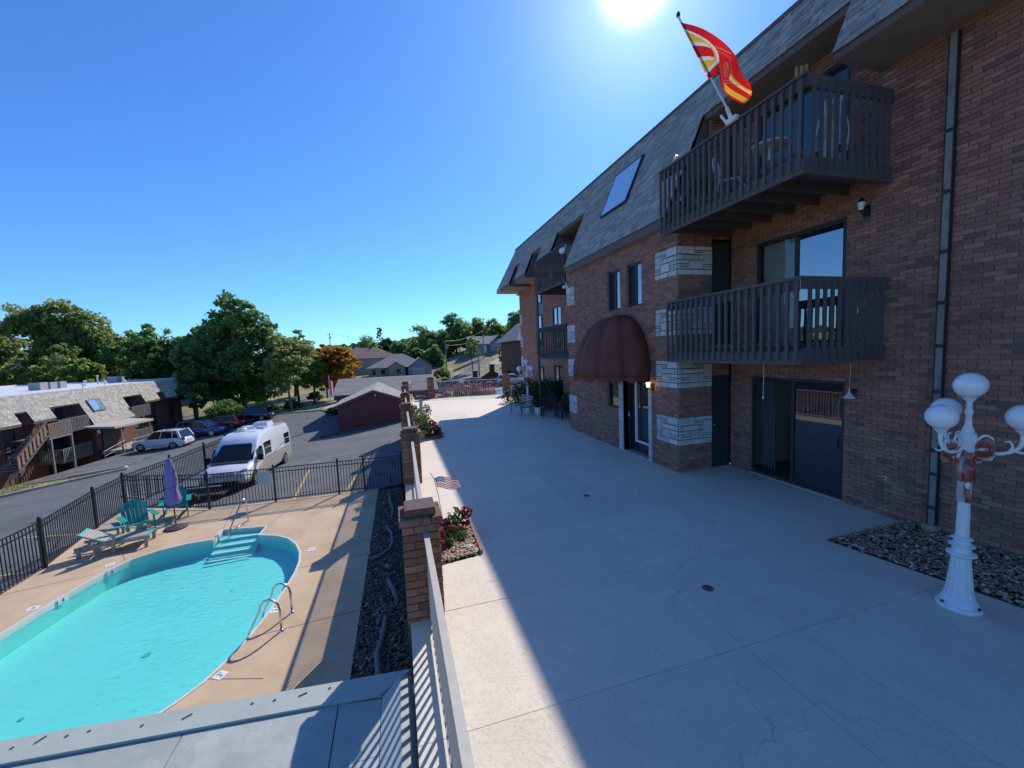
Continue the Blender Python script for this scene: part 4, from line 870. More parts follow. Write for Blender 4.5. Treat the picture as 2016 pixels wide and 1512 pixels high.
def plant(name, label, cat, loc, bits, group=None):
    t = thing(name, label, cat, loc, group=group); rr = random.Random(hash(label) % 999)
    for (nm, mt, balls) in bits:
        mb = MB()
        for (c, r, n, ls) in balls: leafy(mb, c, r, n, ls, rr)
        mb.build(nm, mt, t)
    return t
def bloom_ball(mb, c, r, rr):
    for _ in range(int(70)):
        d = Vector((rr.gauss(0, 1), rr.gauss(0, 1), rr.gauss(0, 1))).normalized(); q = Vector(c)+d*r*rr.uniform(.75, 1); s = d.orthogonal().normalized()*r*.22; s2 = d.cross(s)
        mb.quad(q-s-s2, q+s-s2, q+s+s2+d*r*.12, q-s+s2+d*r*.12)
t = thing('cockscomb', 'crimson cockscomb flowers with green leaves in the pebble bed by the first pillar', 'flower', (.75, 6.2, 0)); rr = random.Random(3); mb = MB()
for c, r in (((.98, 6.42, .26), .10), ((.93, 6.28, .17), .08), ((.62, 6.25, .20), .08), ((.48, 6.08, .25), .09), ((.47, 5.85, .21), .09), ((.48, 5.7, .12), .07), ((.70, 6.1, .14), .06), ((.66, 5.98, .22), .05)): bloom_ball(mb, c, r, rr)
mb.build('bloom', m_crim, t); mb = MB()
for c, r, n in (((.72, 6.25, .14), .16, 130), ((.82, 6.38, .24), .12, 90), ((.62, 6.0, .12), .14, 120), ((.55, 5.8, .1), .1, 60)): leafy(mb, c, r, n, .07, rr)
mb.build('leaves', m_leaf, t); mb = MB()
for c in ((.72, 6.3), (.6, 6.1), (.9, 6.35), (.5, 5.9)): mb.tube([(c[0]+.02, c[1], 0), (c[0], c[1], .14)], .008, 5)
mb.build('stem', m_stem, t)
for x, y, z, r, lb in ((.62, 5.83, .06, .085, 'small lime green plant at the front of the pebble bed'), (.84, 5.98, .07, .08, 'second lime plant in the pebble bed nearer its right edge')):
    plant('plant', lb, 'plant', (x, y, 0), [('leaves', m_leafl, [((x, y, z), r, 110, .06)])])
t = thing('garden_disc', 'round green and white garden disc lying on the pebbles', 'ornament', (.86, 5.68, .03)); mb = MB(); mb.lathe([(.06, .03), (.062, .045), (.045, .05)], (.86, 5.68, 0), 18); mb.build('rim', m_white, t); mb = MB(); mb.lathe([(.04, .05), (.038, .056)], (.86, 5.68, 0), 14); mb.build('center', mat('mint', (.12,.35,.25), .5), t)
# small stick flag
def stick_flag():
    t = thing('small_flag', 'small stars and stripes flag on a thin bent rod in the flower bed', 'flag', (.62, 6.6, 0))
    mb = MB(); mb.tube([(.62, 6.55, 0), (.555, 6.6, .55), (.50, 6.62, .84), (.45, 6.62, .93)], .005, 5); mb.build('rod', m_black, t)
    nu, nv = 26, 14; A, B = Vector((.505, 6.61, .84)), Vector((.545, 6.61, .66)); mb = MB(); g = []
    for i in range(nu+1):
        u = i/nu; row = []
        for j in range(nv): 
            v = j/(nv-1)
            p = A.lerp(B, v)+Vector((.40*u, .03*math.sin(u*7+v), .0-.06*u*u+.0*v+.02*math.sin(u*5+v*2)))
            row.append(p)
        g.append(row)
    for i in range(nu):
        for j in range(nv-1):
            canton = i < nu*.4 and j < 7
            mb.cm = 2 if canton else (0 if j % 2 == 0 else 1)
            if canton and (i+j) % 2 == 0 and i % 2 == 0: mb.cm = 1
            mb.quad(g[i][j], g[i+1][j], g[i+1][j+1], g[i][j+1])
    mb.build('cloth', [mat('flag_red', (.45,.03,.04), .8, trans=.4), mat('flag_white', (.75,.75,.72), .8, trans=.4), mat('flag_blue', (.05,.08,.25), .8, trans=.4)], t)
stick_flag()
# ---------------------------------------------------------------- planters near the third pillar
m_terra = mat('terracotta', (.30,.15,.09), .85, .2, 8, .2, 60); m_tpot = mat('tan_pot', (.36,.28,.20), .8, .2, 6); m_bplan = mat('brown_planter', (.14,.10,.08), .8, .2, 6)
def pot(name, label, cat, loc, r, h, mt, soil=True):
    t = thing(name, label, cat, loc); mb = MB(); mb.lathe([(r*.68, 0), (r*.95, h*.86), (r*1.06, h*.86), (r*1.08, h), (r*.95, h), (r*.92, h*.88), (.01, h*.87)], loc, 20); mb.build('body', mt, t, smooth=True, auto=35)
    mb = MB(); mb.lathe([(r*.9, h*.88), (r*.9, h*.9)], loc, 14); mb.build('soil', m_soil, t); return t
pot('flower_pot', 'tan round flower pot next to the crimson flowers by the third pillar', 'pot', (.74, 13.9, 0), .17, .33, m_tpot)
plant('plant', 'trailing green plant growing out of the tan round pot', 'plant', (.74, 13.9, .3), [('leaves', m_leaf, [((.78, 13.95, .42), .2, 160, .1), ((.9, 13.8, .3), .14, 70, .09)])])
t = thing('planter_box', 'low square brown planter box against the railing beside the third pillar', 'planter', (.72, 15.3, 0)); mb = MB(); mb.box((.48, 14.95, 0), (.96, 15.5, .30)); mb.build('body', m_bplan, t); mb = MB(); mb.box((.46, 14.93, .301), (.98, 15.52, .335)); mb.build('rim', m_tpot, t)
plant('plant', 'leafy green plant in the low brown planter box', 'plant', (.8, 15.3, .3), [('leaves', m_leafl, [((.85, 15.3, .46), .26, 220, .12)]), ('bloom', m_pink, [((.8, 15.2, .55), .2, 14, .05)])])
t = thing('planter_bench', 'terracotta brick planter beneath the bird bath column', 'planter', (.85, 17.0, 0)); mb = MB(); mb.box((.50, 16.6, 0), (1.15, 17.4, .22)); mb.build('body', m_terra, t); mb = MB(); mb.box((.48, 16.58, .221), (1.17, 17.42, .25)); mb.build('rim', m_terra, t)
plant('plant', 'large yellow green bush around the bird bath column', 'plant', (.85, 17.3, 0), [('leaves', m_leafl, [((.62, 17.3, .52), .26, 170, .12), ((1.15, 17.5, .5), .24, 130, .11), ((.7, 16.8, .33), .2, 90, .1)])])
t = thing('bird_bath', 'pale stone column bird bath with a small dark bowl', 'bird bath', (.93, 17.0, .25)); mb = MB(); mb.lathe([(.13, .25), (.09, .34), (.075, .45), (.075, 1.02), (.10, 1.06)], (.93, 17.0, 0), 14, flute=.1); mb.build('column', mat('pale_stone', (.5,.46,.36), .8, .15, 8), t); mb = MB(); mb.lathe([(.09, 1.061), (.19, 1.15), (.19, 1.18), (.05, 1.12)], (.93, 17.0, 0), 18); mb.build('bowl', m_bplan, t)
t = thing('mum_flowers', 'mound of crimson and pink flowers at the edge of the sunlit terrace', 'flower', (1.15, 14.1, 0)); rr = random.Random(8); mb = MB()
for _ in range(15): bloom_ball(mb, (1.15+rr.uniform(-.2, .26), 14.1+rr.uniform(-.25, .25), .16+rr.uniform(0, .22)), .08, rr)
mb.build('bloom', m_crim, t); mb = MB(); bloom_ball(mb, (1.12, 14.25, .46), .13, rr); bloom_ball(mb, (1.2, 14.2, .42), .1, rr); bloom_ball(mb, (1.05, 14.2, .4), .09, rr); mb.build('pink_bloom', m_pink, t); mb = MB(); leafy(mb, (1.15, 14.1, .14), .3, 260, .1, rr); mb.build('leaves', m_leaf, t)
t = thing('shallow_dish', 'shallow terracotta dish under the crimson flowers', 'pot', (1.15, 14.0, 0)); mb = MB(); mb.lathe([(.24, 0), (.34, .09), (.36, .1), (.33, .1), (.05, .06)], (1.15, 14.0, 0), 20); mb.build('body', m_terra, t, smooth=True, auto=35); mb = MB(); mb.lathe([(.3, .085), (.3, .09)], (1.15, 14.0, 0), 16); mb.build('soil', m_soil, t)
t = thing('shepherd_hook', 'thin tall metal garden hook rising by the planters', 'garden hook', (.62, 18.4, 0)); mb = MB(); mb.tube([(.62, 18.4, 0), (.62, 18.4, 1.5), (.68, 18.4, 1.62), (.75, 18.4, 1.58)], .01, 6); mb.build('rod', m_black, t); mb = MB(); mb.lathe([(.04, 0), (.04, .02)], (.62, 18.4, 0), 8); mb.build('foot', m_black, t)
# ---------------------------------------------------------------- globe lamp posts
def smooth_path(P_, r_, m_=4):
    P_ = [Vector(p) for p in P_]; r_ = r_ if isinstance(r_, (list, tuple)) else [r_]*len(P_); o = []; q = []
    for i in range(len(P_)-1):
        p0, p1, p2, p3 = P_[max(0, i-1)], P_[i], P_[i+1], P_[min(len(P_)-1, i+2)]
        for k in range(m_): f = k/m_; o.append(.5*((2*p1)+(p2-p0)*f+(2*p0-5*p1+4*p2-p3)*f*f+(3*p1-p0-3*p2+p3)*f**3)); q.append(r_[i]+(r_[i+1]-r_[i])*f)
    return o+[P_[-1]], q+[r_[-1]]
m_globe = mat('globe_glass', (.86,.86,.84), .18, .05, 3, spec=.6, coat=.4)
m_bow = mat('red_ribbon', (.42,.08,.06), .7, .3, 8, trans=.4, col2=(.60,.32,.26), mixscale=9, mixsharp=.52); m_bow2 = mat('white_ribbon', (.6,.55,.52), .7, .15, 10, trans=.3)
def lamp(x, y, rz, label, ang0):
    t = thing('street_lamp', label, 'lamp post', (x, y, 0), group='white four globe lamp posts'); c = (x, y, 0)
    mb = MB(); mb.lathe([(.17, 0), (.175, .02), (.165, .045), (.145, .05), (.14, .09), (.115, .13)], c, 28); mb.build('base', m_white, t, smooth=True, auto=35)
    mb = MB()
    for k in range(3): a = k*2.1+.6; mb.box((x+.15*math.cos(a)-.012, y+.15*math.sin(a)-.012, .045), (x+.15*math.cos(a)+.012, y+.15*math.sin(a)+.012, .065))
    mb.build('bolt', m_black, t)
    mb = MB(); mb.lathe([(.118, .131), (.105, .2), (.078, .5), (.072, .56)], c, 28, flute=.06); mb.build('pedestal', m_white, t)
    mb = MB(); mb.lathe([(.08, .561), (.115, .585), (.115, .60), (.075, .62), (.07, .66), (.10, .68), (.10, .69), (.065, .71), (.06, .74), (.085, .755), (.06, .775)], c, 24); mb.build('collar', m_white, t, smooth=True, auto=35)
    mb = MB(); mb.lathe([(.052, .776), (.040, 1.62), (.05, 1.64)], c, 24, flute=.05); mb.build('pole', m_white, t)
    mb = MB(); mb.lathe([(.06, 1.641), (.055, 1.66), (.068, 1.69), (.068, 1.86), (.05, 1.88)], c, 8); mb.build('hub', m_white, t)
    mb = MB(); mb.lathe([(.05, 1.881), (.028, 1.96), (.022, 2.05), (.034, 2.09), (.022, 2.13), (.022, 2.19), (.05, 2.23), (.062, 2.245)], c, 16); mb.build('finial', m_white, t, smooth=True, auto=50)
    mb = MB(); mb.ball((x, y, 2.245+.118), .128, 14); mb.build('globe', m_globe, t, smooth=True)
    for k in range(3):
        a = ang0+k*2*math.pi/3; e = Vector((math.cos(a), math.sin(a), 0)); q = lambda r_, z: Vector(c)+e*r_+Z3*z
        mb = MB(); tube_ = mb.tube; mb.tube = lambda P_, r_, n_=6: tube_(*smooth_path(P_, r_), n_)
        mb.tube([q(.05, 1.74), q(.12, 1.70), q(.20, 1.69), q(.28, 1.72), q(.34, 1.79), q(.35, 1.90)], [.024, .02, .017, .017, .018, .02], 8)
        mb.tube([q(.06, 1.80), q(.11, 1.86), q(.16, 1.84), q(.165, 1.80), q(.14, 1.79)], [.014, .013, .011, .009, .006], 6)
        mb.tube([q(.08, 1.70), q(.12, 1.63), q(.16, 1.62), q(.17, 1.65)], [.014, .012, .009, .006], 6); mb.tube([q(.26, 1.71), q(.29, 1.77), q(.27, 1.82), q(.24, 1.81)], [.012, .011, .009, .005], 6); mb.tube([q(.30, 1.73), q(.37, 1.72), q(.42, 1.75)], [.013, .01, .004], 6)
        ar = mb.build('arm', m_white, t, smooth=True)
        mb = MB(); mb.lathe([(.022, 1.90), (.05, 1.935), (.062, 1.95)], q(.35, 0), 14); mb.build('cup', m_white, ar, smooth=True, auto=50)
        mb = MB(); mb.ball(q(.35, 1.95+.115), .125, 14); mb.build('globe', m_globe, t, smooth=True)
    return t
azc = math.atan2(-.282, .959)
lamp(5.58, 2.56, 0, 'white four globe lamp post with faded red bow standing by the near gravel bed', azc-R(50))
lamp(5.82, 17.5, 0, 'white four globe lamp post with red bow beside the far black bench', azc-R(170))
def bow(x, y, z, label, s=1, seed=1):
    t = thing('ribbon_bow', label, 'bow', (x, y, z)); rr = random.Random(seed)
    for nm, mt, n, w in (('red_loop', m_bow, 8, .075), ('white_loop', m_bow2, 5, .035)):
        mb = MB()
        for k in range(n):
            a = k*2.4+rr.uniform(-.3, .3); e = Vector((math.cos(a), math.sin(a), rr.uniform(-.7, .5))); f = Z3*w*s*.8; pts = []
            for i in range(9):
                u = i/8*math.pi*2; pts.append(Vector((x, y, z))+e*(.05+.07*s*(1-math.cos(u)))+Z3*(.06*s*math.sin(u)+rr.uniform(-.012, .012)))
            for p, q in zip(pts, pts[1:]): mb.quad(p-f*.5, q-f*.5, q+f*.5, p+f*.5)
        for k in range(8 if nm[0] == 'r' else 5):
            a = rr.uniform(2.6, 6.4); L = rr.uniform(.28, .55)*s; px, py = x+.055*math.cos(a), y+.055*math.sin(a); tx_, ty_ = -math.sin(a)*w*.34, math.cos(a)*w*.34; prev = None
            for i in range(7):
                zz = z-L*i/6; wob = .018*math.sin(i*1.4+k); p = Vector((px+wob+math.cos(a)*.02*i/6, py+wob, zz)); cur = (p-Vector((tx_, ty_, 0)), p+Vector((tx_, ty_, 0)))
                if prev: mb.quad(prev[0], prev[1], cur[1], cur[0])
                prev = cur
        mb.build(nm, mt, t)
bow(5.58, 2.56, 1.70, 'faded red and white ribbon bow tied on the near lamp post', 1.0, 4); bow(5.82, 17.5, 1.60, 'red and white ribbon bow tied on the far lamp post', 1.0, 9)
# ---------------------------------------------------------------- bench, chairs and pots in the far shade
m_iron = mat('cast_iron', (.02,.022,.024), .45); m_slat = mat('bench_slat', (.33,.30,.28), .7, .2, 9)
def bench(x, y, rz, label):
    t = thing('park_bench', label, 'bench', (x, y, 0), rz)
    for sx in (-.52, .52):
        mb = MB(); mb.tube([(sx, -.28, 0), (sx, -.22, .2), (sx, -.24, .4), (sx, -.26, .6), (sx, -.10, .64), (sx, .18, .60)], .018, 6); mb.tube([(sx, .32, 0), (sx, .22, .22), (sx, .2, .42), (sx, .26, .66), (sx, .34, .86)], .018, 6); mb.tube([(sx, -.24, .39), (sx, .0, .37), (sx, .22, .40)], .016, 6); mb.build('side_frame', m_iron, t, world=False)
    for k in range(5): mb = MB(); mb.box((-.56, -.24+k*.09, .405), (.56, -.17+k*.09, .43)); mb.build('seat_slat', m_slat, t, world=False)
    for k in range(4): mb = MB(); y_ = .235+k*.032; mb.box((-.56, y_-.02, .49+k*.1), (.56, y_+.004, .555+k*.1)); mb.build('back_slat', m_slat, t, world=False)
bench(5.35, 17.1, R(100)+math.pi, 'black iron bench with pale wooden slats beside the far lamp post')
m_wick = mat('brown_wicker', (.05,.04,.04), .8, .25, 40, .6, 90)
def wicker(x, y, rz, label):
    t = thing('wicker_chair', label, 'chair', (x, y, 0), rz, group='wicker chairs by the far wall')
    mb = MB(); mb.box((-.27, -.28, .33), (.27, .26, .41)); mb.build('seat', m_wick, t, world=False)
    mb = MB(); pts = []
    for i in range(9):
        a = math.pi*i/8; mb.bar((-.25*math.cos(a), .27, .41), (-.28*math.cos(a), .36, .55+.42*math.sin(a)**.6 if 0 < i < 8 else .62), .07, .03)
    mb.build('backrest', m_wick, t, world=False)
    for sx in (-.3, .3):
        mb = MB(); mb.tube([(sx, -.28, 0), (sx, -.29, .4), (sx, -.24, .6), (sx, 0, .64), (sx*.95, .28, .60)], .024, 6); mb.build('arm', m_wick, t, world=False)
        mb = MB(); mb.tube([(sx*.9, .28, 0), (sx*.9, .29, .4)], .022, 6); mb.build('leg', m_wick, t, world=False)
wicker(6.35, 16.0, R(-25), 'wicker armchair next to the white pot by the far brick wall'); wicker(6.7, 14.9, R(-15), 'wicker armchair nearest the stone banded corner'); wicker(6.95, 15.9, R(-60), 'wicker armchair behind the other two in the corner')
t = thing('side_table', 'small dark metal table between the far chairs', 'table', (6.5, 15.4, 0)); mb = MB(); mb.lathe([(.25, .5), (.25, .52)], (6.5, 15.4, 0), 18); mb.build('tabletop', m_wick, t)
for k in range(3): mb = MB(); a = k*2.1; mb.tube([(6.5+.2*math.cos(a), 15.4+.2*math.sin(a), 0), (6.5+.12*math.cos(a), 15.4+.12*math.sin(a), .5)], .012, 6); mb.build('leg', m_iron, t)
pot('flower_pot', 'white square shouldered pot beside the far wicker chair', 'pot', (6.05, 16.75, 0), .2, .34, m_white); plant('plant', 'small green plant in the white pot', 'plant', (6.05, 16.75, .3), [('leaves', m_leafd, [((6.05, 16.75, .5), .22, 160, .1)])])
pot('flower_pot', 'grey round pot behind the far lamp post', 'pot', (6.35, 18.0, 0), .26, .36, mat('grey_pot', (.25,.23,.22), .8)); plant('plant', 'rounded green plant in the grey pot behind the far lamp', 'plant', (6.35, 18.0, .3), [('leaves', m_leafd, [((6.35, 18.0, .6), .38, 320, .12)])])
plant('shrub', 'large dark green shrub spilling over the terrace corner by the far wall', 'shrub', (6.7, 20.5, 0), [('leaves', m_leafd, [((6.5, 20.6, .5), .55, 520, .13), ((6.9, 20.0, .8), .6, 560, .13), ((6.1, 21.6, .42), .5, 420, .13), ((7.0, 19.0, .8), .5, 480, .13), ((6.8, 21.4, .6), .6, 480, .13)])])
plant('shrub', 'tall flowering shrub against the brick between the far windows', 'shrub', (7.0, 17.9, 0), [('leaves', m_leafd, [((7.0, 18.1, 1.1), .42, 420, .12), ((7.05, 17.3, 1.0), .4, 380, .12), ((6.9, 17.6, .5), .5, 420, .12)]), ('bloom', m_pink, [((7.0, 17.5, 1.45), .3, 20, .06)])])
# ---------------------------------------------------------------- big red and gold flag
def big_flag():
    B, Tp = Vector((5.6, 5.61, 6.63)), Vector((5.0, 6.14, 8.46))
    t = thing('flag', 'red and gold team flag hanging from a slanted white pole on the upper balcony', 'flag', B)
    mb = MB(); mb.tube([B, Tp], .016, 8); mb.build('pole', m_white, t)
    mb = MB(); mb.lathe([(.03, 0), (.035, .04), (.012, .08)], Tp, 8); mb.build('finial', m_black, t)
    mb = MB(); mb.box((5.57, 5.5, 6.52), (5.66, 5.7, 6.60)); mb.tube([B-Vector((0, 0, .05)), B+(Tp-B)*.08], .03, 8); mb.tube([(5.6, 5.72, 6.58), (5.55, 5.78, 6.72)], .02, 6); mb.build('bracket', m_white, t)
    top = [Vector(p) for p in ((5.02, 6.12, 8.36), (4.95, 5.45, 7.72), (5.1, 5.05, 7.12), (5.15, 4.80, 6.60))]
    bot = [Vector(p) for p in ((5.33, 5.82, 7.30), (5.2, 5.45, 7.12), (5.25, 5.33, 6.74), (5.2, 5.02, 6.37))]
    def cr_(P, u):
        u *= 3; i = min(2, int(u)); f = u-i; p0, p1, p2, p3 = P[max(0, i-1)], P[i], P[i+1], P[min(3, i+2)]
        return .5*((2*p1)+(p2-p0)*f+(2*p0-5*p1+4*p2-p3)*f*f+(3*p1-p0-3*p2+p3)*f**3)
    nu, nv = 110, 72; mb = MB(); G = []
    for i in range(nu+1):
        u = i/nu; a, b = cr_(top, u), cr_(bot, u); row = []
        for j in range(nv+1):
            v = j/nv; p = a.lerp(b, v); amp = .10*u; p = p+Vector((-math.sin(u*9+v*3.5)*amp, 0, math.sin(u*6+v*2)*amp*.3)); row.append(p)
        G.append(row)
    def col(u, v):   # 0 red, 1 gold, 2 white, 3 maroon line
        # bars at the hoist, closed by a white and gold arc
        c = ((u+.10)/.52)**2+((v-.52)/.42)**2
        if c < 1:
            if c > .80: return 2
            if .66 < c <= .80 and u > .18: return 1
            k = (v-.16)/.70
            if k < .0 or k > 1: return 0
            if k < .26 or k > .76: return 1
            if k < .36 or k > .66: return 2
            return 0
        # outline of an arrowhead and loops in the middle of the field
        x, y = (u-.60)/.24, (v-.45)/.40
        a = abs(y)+max(0, x)*.9 if x > 0 else abs(y)*.85+abs(x)*.55
        if .78 < a < .84 or .62 < a < .65: return 3
        d = math.hypot(x*1.4, y)
        if .30 < d < .36 or (abs(x) < .05 and abs(y) < .32) or (.15 < d < .19): return 3
        if u > .70 and v > .36:
            k = (v-.36)/.5
            if k < .16: return 1
            if .16 <= k < .26 and u < .97: return 2
            if .26 <= k < .34: return 1
        if u > .62 and .74 < v < .93: return 1
        return 0
    for i in range(nu):
        for j in range(nv):
            mb.cm = col((i+.5)/nu, (j+.5)/nv); mb.quad(G[i][j], G[i+1][j], G[i+1][j+1], G[i][j+1])
    me = mb.mesh('cloth', B, True)
    for mt in (mat('cloth_red', (.75,.018,.015), .7, trans=.75), mat('cloth_gold', (.88,.52,.05), .7, trans=.75), mat('cloth_white', (.85,.82,.76), .7, trans=.75), mat('cloth_maroon', (.62,.20,.16), .7, trans=.7)): me.materials.append(mt)
    o = bpy.data.objects.new('cloth', me); COL.objects.link(o); o.parent = t
big_flag()
# things kept on the upper balcony
m_iw = mat('white_iron', (.7,.7,.68), .5); m_cush = mat('pale_cushion', (.55,.55,.60), .8)
bz = 5.44
def patio_chair(x, y, rz, label, mt=m_iw, hb=.95):
    t = thing('patio_chair', label, 'chair', (x, y, bz), rz)
    mb = MB(); mb.lathe([(.22, .44), (.23, .47)], (0, 0, 0), 14); mb.build('seat', m_cush, t, world=False)
    for a, b in ((-.18, -.18), (.18, -.18), (-.18, .18), (.18, .18)): mb = MB(); mb.tube([(a*1.1, b*1.1, 0), (a, b, .44)], .012, 6); mb.build('leg', mt, t, world=False)
    mb = MB(); mb.tube([(-.2, .2, .45), (-.22, .26, .8), (-.12, .28, hb), (.12, .28, hb), (.22, .26, .8), (.2, .2, .45)], .013, 6)
    for k in (-.1, 0, .1): mb.tube([(k, .22, .46), (k, .27, hb-.02)], .009, 5)
    for k in range(6): a = k*1.05; mb.tube([(.06*math.cos(a), .27, .7+.06*math.sin(a)), (.06*math.cos(a+1), .27, .7+.06*math.sin(a+1))], .006, 4)
    mb.build('backrest', mt, t, world=False)
patio_chair(6.3, 6.3, R(30), 'white scrolled iron chair behind the middle of the upper balcony rail'); patio_chair(6.9, 4.95, R(-60), 'white wrought iron chair with tall back at the right end of the upper balcony', hb=1.35)
t = thing('folded_umbrella', 'striped folded patio umbrella leaning in the corner of the upper balcony', 'umbrella', (6.1, 4.75, bz)); mb = MB(); mb.lathe([(.03, 0), (.03, .3), (.08, .35), (.09, .6), (.05, .95), (.02, 1.05)], (6.6, 4.75, bz), 10); mb.build('canopy', mat('beige_canvas', (.42,.38,.30), .9, .3, 9), t); mb = MB(); mb.lathe([(.2, 0), (.2, .05)], (6.6, 4.75, bz), 14); mb.build('base', m_black, t)
for (x, y, r, h, lb, c) in ((6.0, 5.15, .12, .3, 'small blue pot on the upper balcony floor', (.1,.15,.3)), (6.5, 4.7, .1, .42, 'tall pale vase on the upper balcony', (.5,.5,.5)), (6.0, 6.7, .13, .28, 'brown pot at the far end of the upper balcony', (.3,.15,.08))):
    pot('flower_pot', lb, 'pot', (x, y, bz), r, h, mat('glaze', c, .3))
plant('plant', 'spiky dark plant in the far pot of the upper balcony', 'plant', (6.0, 6.7, bz+.3), [('leaves', m_leafd, [((6.0, 6.7, bz+.5), .22, 120, .1)])])
t = thing('bistro_table', 'round white table among the chairs on the upper balcony', 'table', (6.3, 5.5, bz)); mb = MB(); mb.lathe([(.3, .7), (.3, .73)], (6.3, 5.5, bz), 20); mb.build('tabletop', m_iw, t); mb = MB(); mb.lathe([(.16, 0), (.03, .05), (.025, .7)], (6.3, 5.5, bz), 10); mb.build('stand', m_iw, t)
t = thing('wind_chime', 'yellow wind spinner hanging from the eave corner over the upper balcony', 'wind chime', (5.9, 4.75, 7.0))
for k in range(3): mb = MB(); mb.obox((5.9+.12*k, 4.75+.02*k, 6.72+.05*k), (.05, 0, .0), (0, .01, 0), (.02, 0, .17)); mb.build('blade', mat('yellow_plastic', (.5,.36,.08), .5), t)
mb = MB(); mb.tube([(5.95, 4.75, 6.85), (5.98, 4.75, 7.2)], .004, 4); mb.build('string', m_black, t)
t = thing('rail_light', 'small rounded white light clipped on the far end of the upper balcony rail', 'light', (5.63, 7.2, 6.6)); mb = MB(); mb.ball((5.66, 7.0, 6.6), .08, sq=.5); mb.build('cap', m_frost, t); mb = MB(); mb.lathe([(.02, -.03), (.02, .0)], (5.66, 7.0, 6.58), 8); mb.build('stem', m_white, t)
# ---------------------------------------------------------------- grey roof of the pool house at the lower left
m_roofp = mat('grey_roof_paint', (.34,.37,.34), .7, .2, 1.4, .25, 12, col2=(.46,.47,.44), mixscale=1.0, mixsharp=.55, dirt=((.24,.27,.26), 2.3, .6))
m_trimp = mat('grey_trim_paint', (.36,.40,.36), .6, .08, 3, .15, 30, dirt=((.28,.30,.29), 6, .68))
ph_ = thing('pool_house', 'grey painted flat roofed shed with board trim next to the near railing', 'shed', (-2, 2, -2.3))
mb = MB(); mb.box((-5.9, -.5, -2.3), (-.35, 3.0, -.22)); mb.build('wall', mat('shed_wall', (.3,.3,.28), .8, .1, 3), ph_)
RX, RY = -.03, 3.72
skew = -.105   # far edge runs slightly away from the terrace
def py_(x): return RY+(x-RX)*skew
for i, (a, b) in enumerate(((-6.2, -4.25), (-4.24, -3.05), (-3.04, -1.85), (-1.84, -.66))):
    for j, (c, d) in enumerate(((-.6, 1.35), (1.355, 2.62 if i != 2 else 2.62), )):
        mb = MB(); mb.prism([(a, c), (b, c), (b, d), (a, d)], -.19, -.10); mb.build('roof_sheet', m_roofp, ph_)
    mb = MB(); mb.prism([(a, 2.625), (b, 2.625), (b, py_(b)-.235), (a, py_(a)-.235)], -.19, -.10+rnd.uniform(0, .002)); mb.build('roof_sheet', m_roofp, ph_)
for (c, d) in ((-.6, 2.97), (2.975, 3.49)): mb = MB(); mb.prism([(-.65, c), (-.30, c), (-.30, d), (-.65, d if d < 3.2 else d+.06)], -.19, -.10); mb.build('roof_sheet', m_roofp, ph_)
mb = MB(); mb.prism([(-6.2, py_(-6.2)), (-6.2, py_(-6.2)-.23), (-.30, py_(-.3)-.23), (RX, py_(RX)), ], -.24, -.075); mb.build('trim_board', m_trimp, ph_)
mb = MB(); mb.add([(-.295, -.6, -.098), (-.295, 3.50, -.098), (RX-.10, 3.62, -.03), (RX-.10, -.6, -.03), (RX, 3.70, -.12), (RX, -.6, -.12), (RX, 3.7, -.3), (RX, -.6, -.3)], [(0,3,2,1),(3,5,4,2),(5,7,6,4)]); mb.build('trim_board', m_trimp, ph_)
m_nail = mat('rust_mark', (.10,.08,.07), .9)
for x in (-.75, -1.2, -1.38, -2.2, -2.6, -2.75, -3.1, -3.55, -3.8, -4.05): mb = MB(); y = py_(x)-.10+rnd.uniform(-.04, .04); mb.lathe([(.014, -.074), (.012, -.070)], (x, y, 0), 8); mb.build('nail_head', m_nail, ph_)
for x, y in ((-.45, 2.9), (-.42, 2.4), (-.18, 3.0), (-.16, 2.6)): mb = MB(); mb.lathe([(.012, -.098), (.010, -.092)] if x < -.3 else [(.012, -.07), (.01, -.055)], (x, y, 0), 8); mb.build('nail_head', m_nail, ph_)
for (x, y, a) in ((-1.9, py_(-1.9)-.12, .5), (-2.95, py_(-2.95)-.1, .9), (-1.0, py_(-1.0)-.1, .3)):
    mb = MB(); mb.obox((x, y, -.072), (.07*math.cos(a), .07*math.sin(a), 0), (-.008, .01, 0), (0, 0, .004)); o = mb.build('twig', m_nail); tag(o, {0.5: 'thin dark twig lying on the grey trim board near its middle', .9: 'thin twig on the grey trim board further left', .3: 'short twig on the grey trim board near the railing'}[a], 'twig')
# white post and gutter end in the gap between shed roof and pillar
t = thing('wooden_post', 'weathered blue white post in the gap between the shed roof and the first pillar', 'post', (-.06, 4.02, -2.3)); mb = MB(); mb.box((-.10, 3.95, -2.3), (-.02, 4.05, -.55)); mb.box((.02, 3.95, -2.3), (.05, 4.05, -.55)) if False else None; mb.build('board', m_trimp, t); mb = MB(); mb.box((-.105, 3.94, -.549), (-.015, 4.06, -.52)); mb.build('cap', m_white, t)
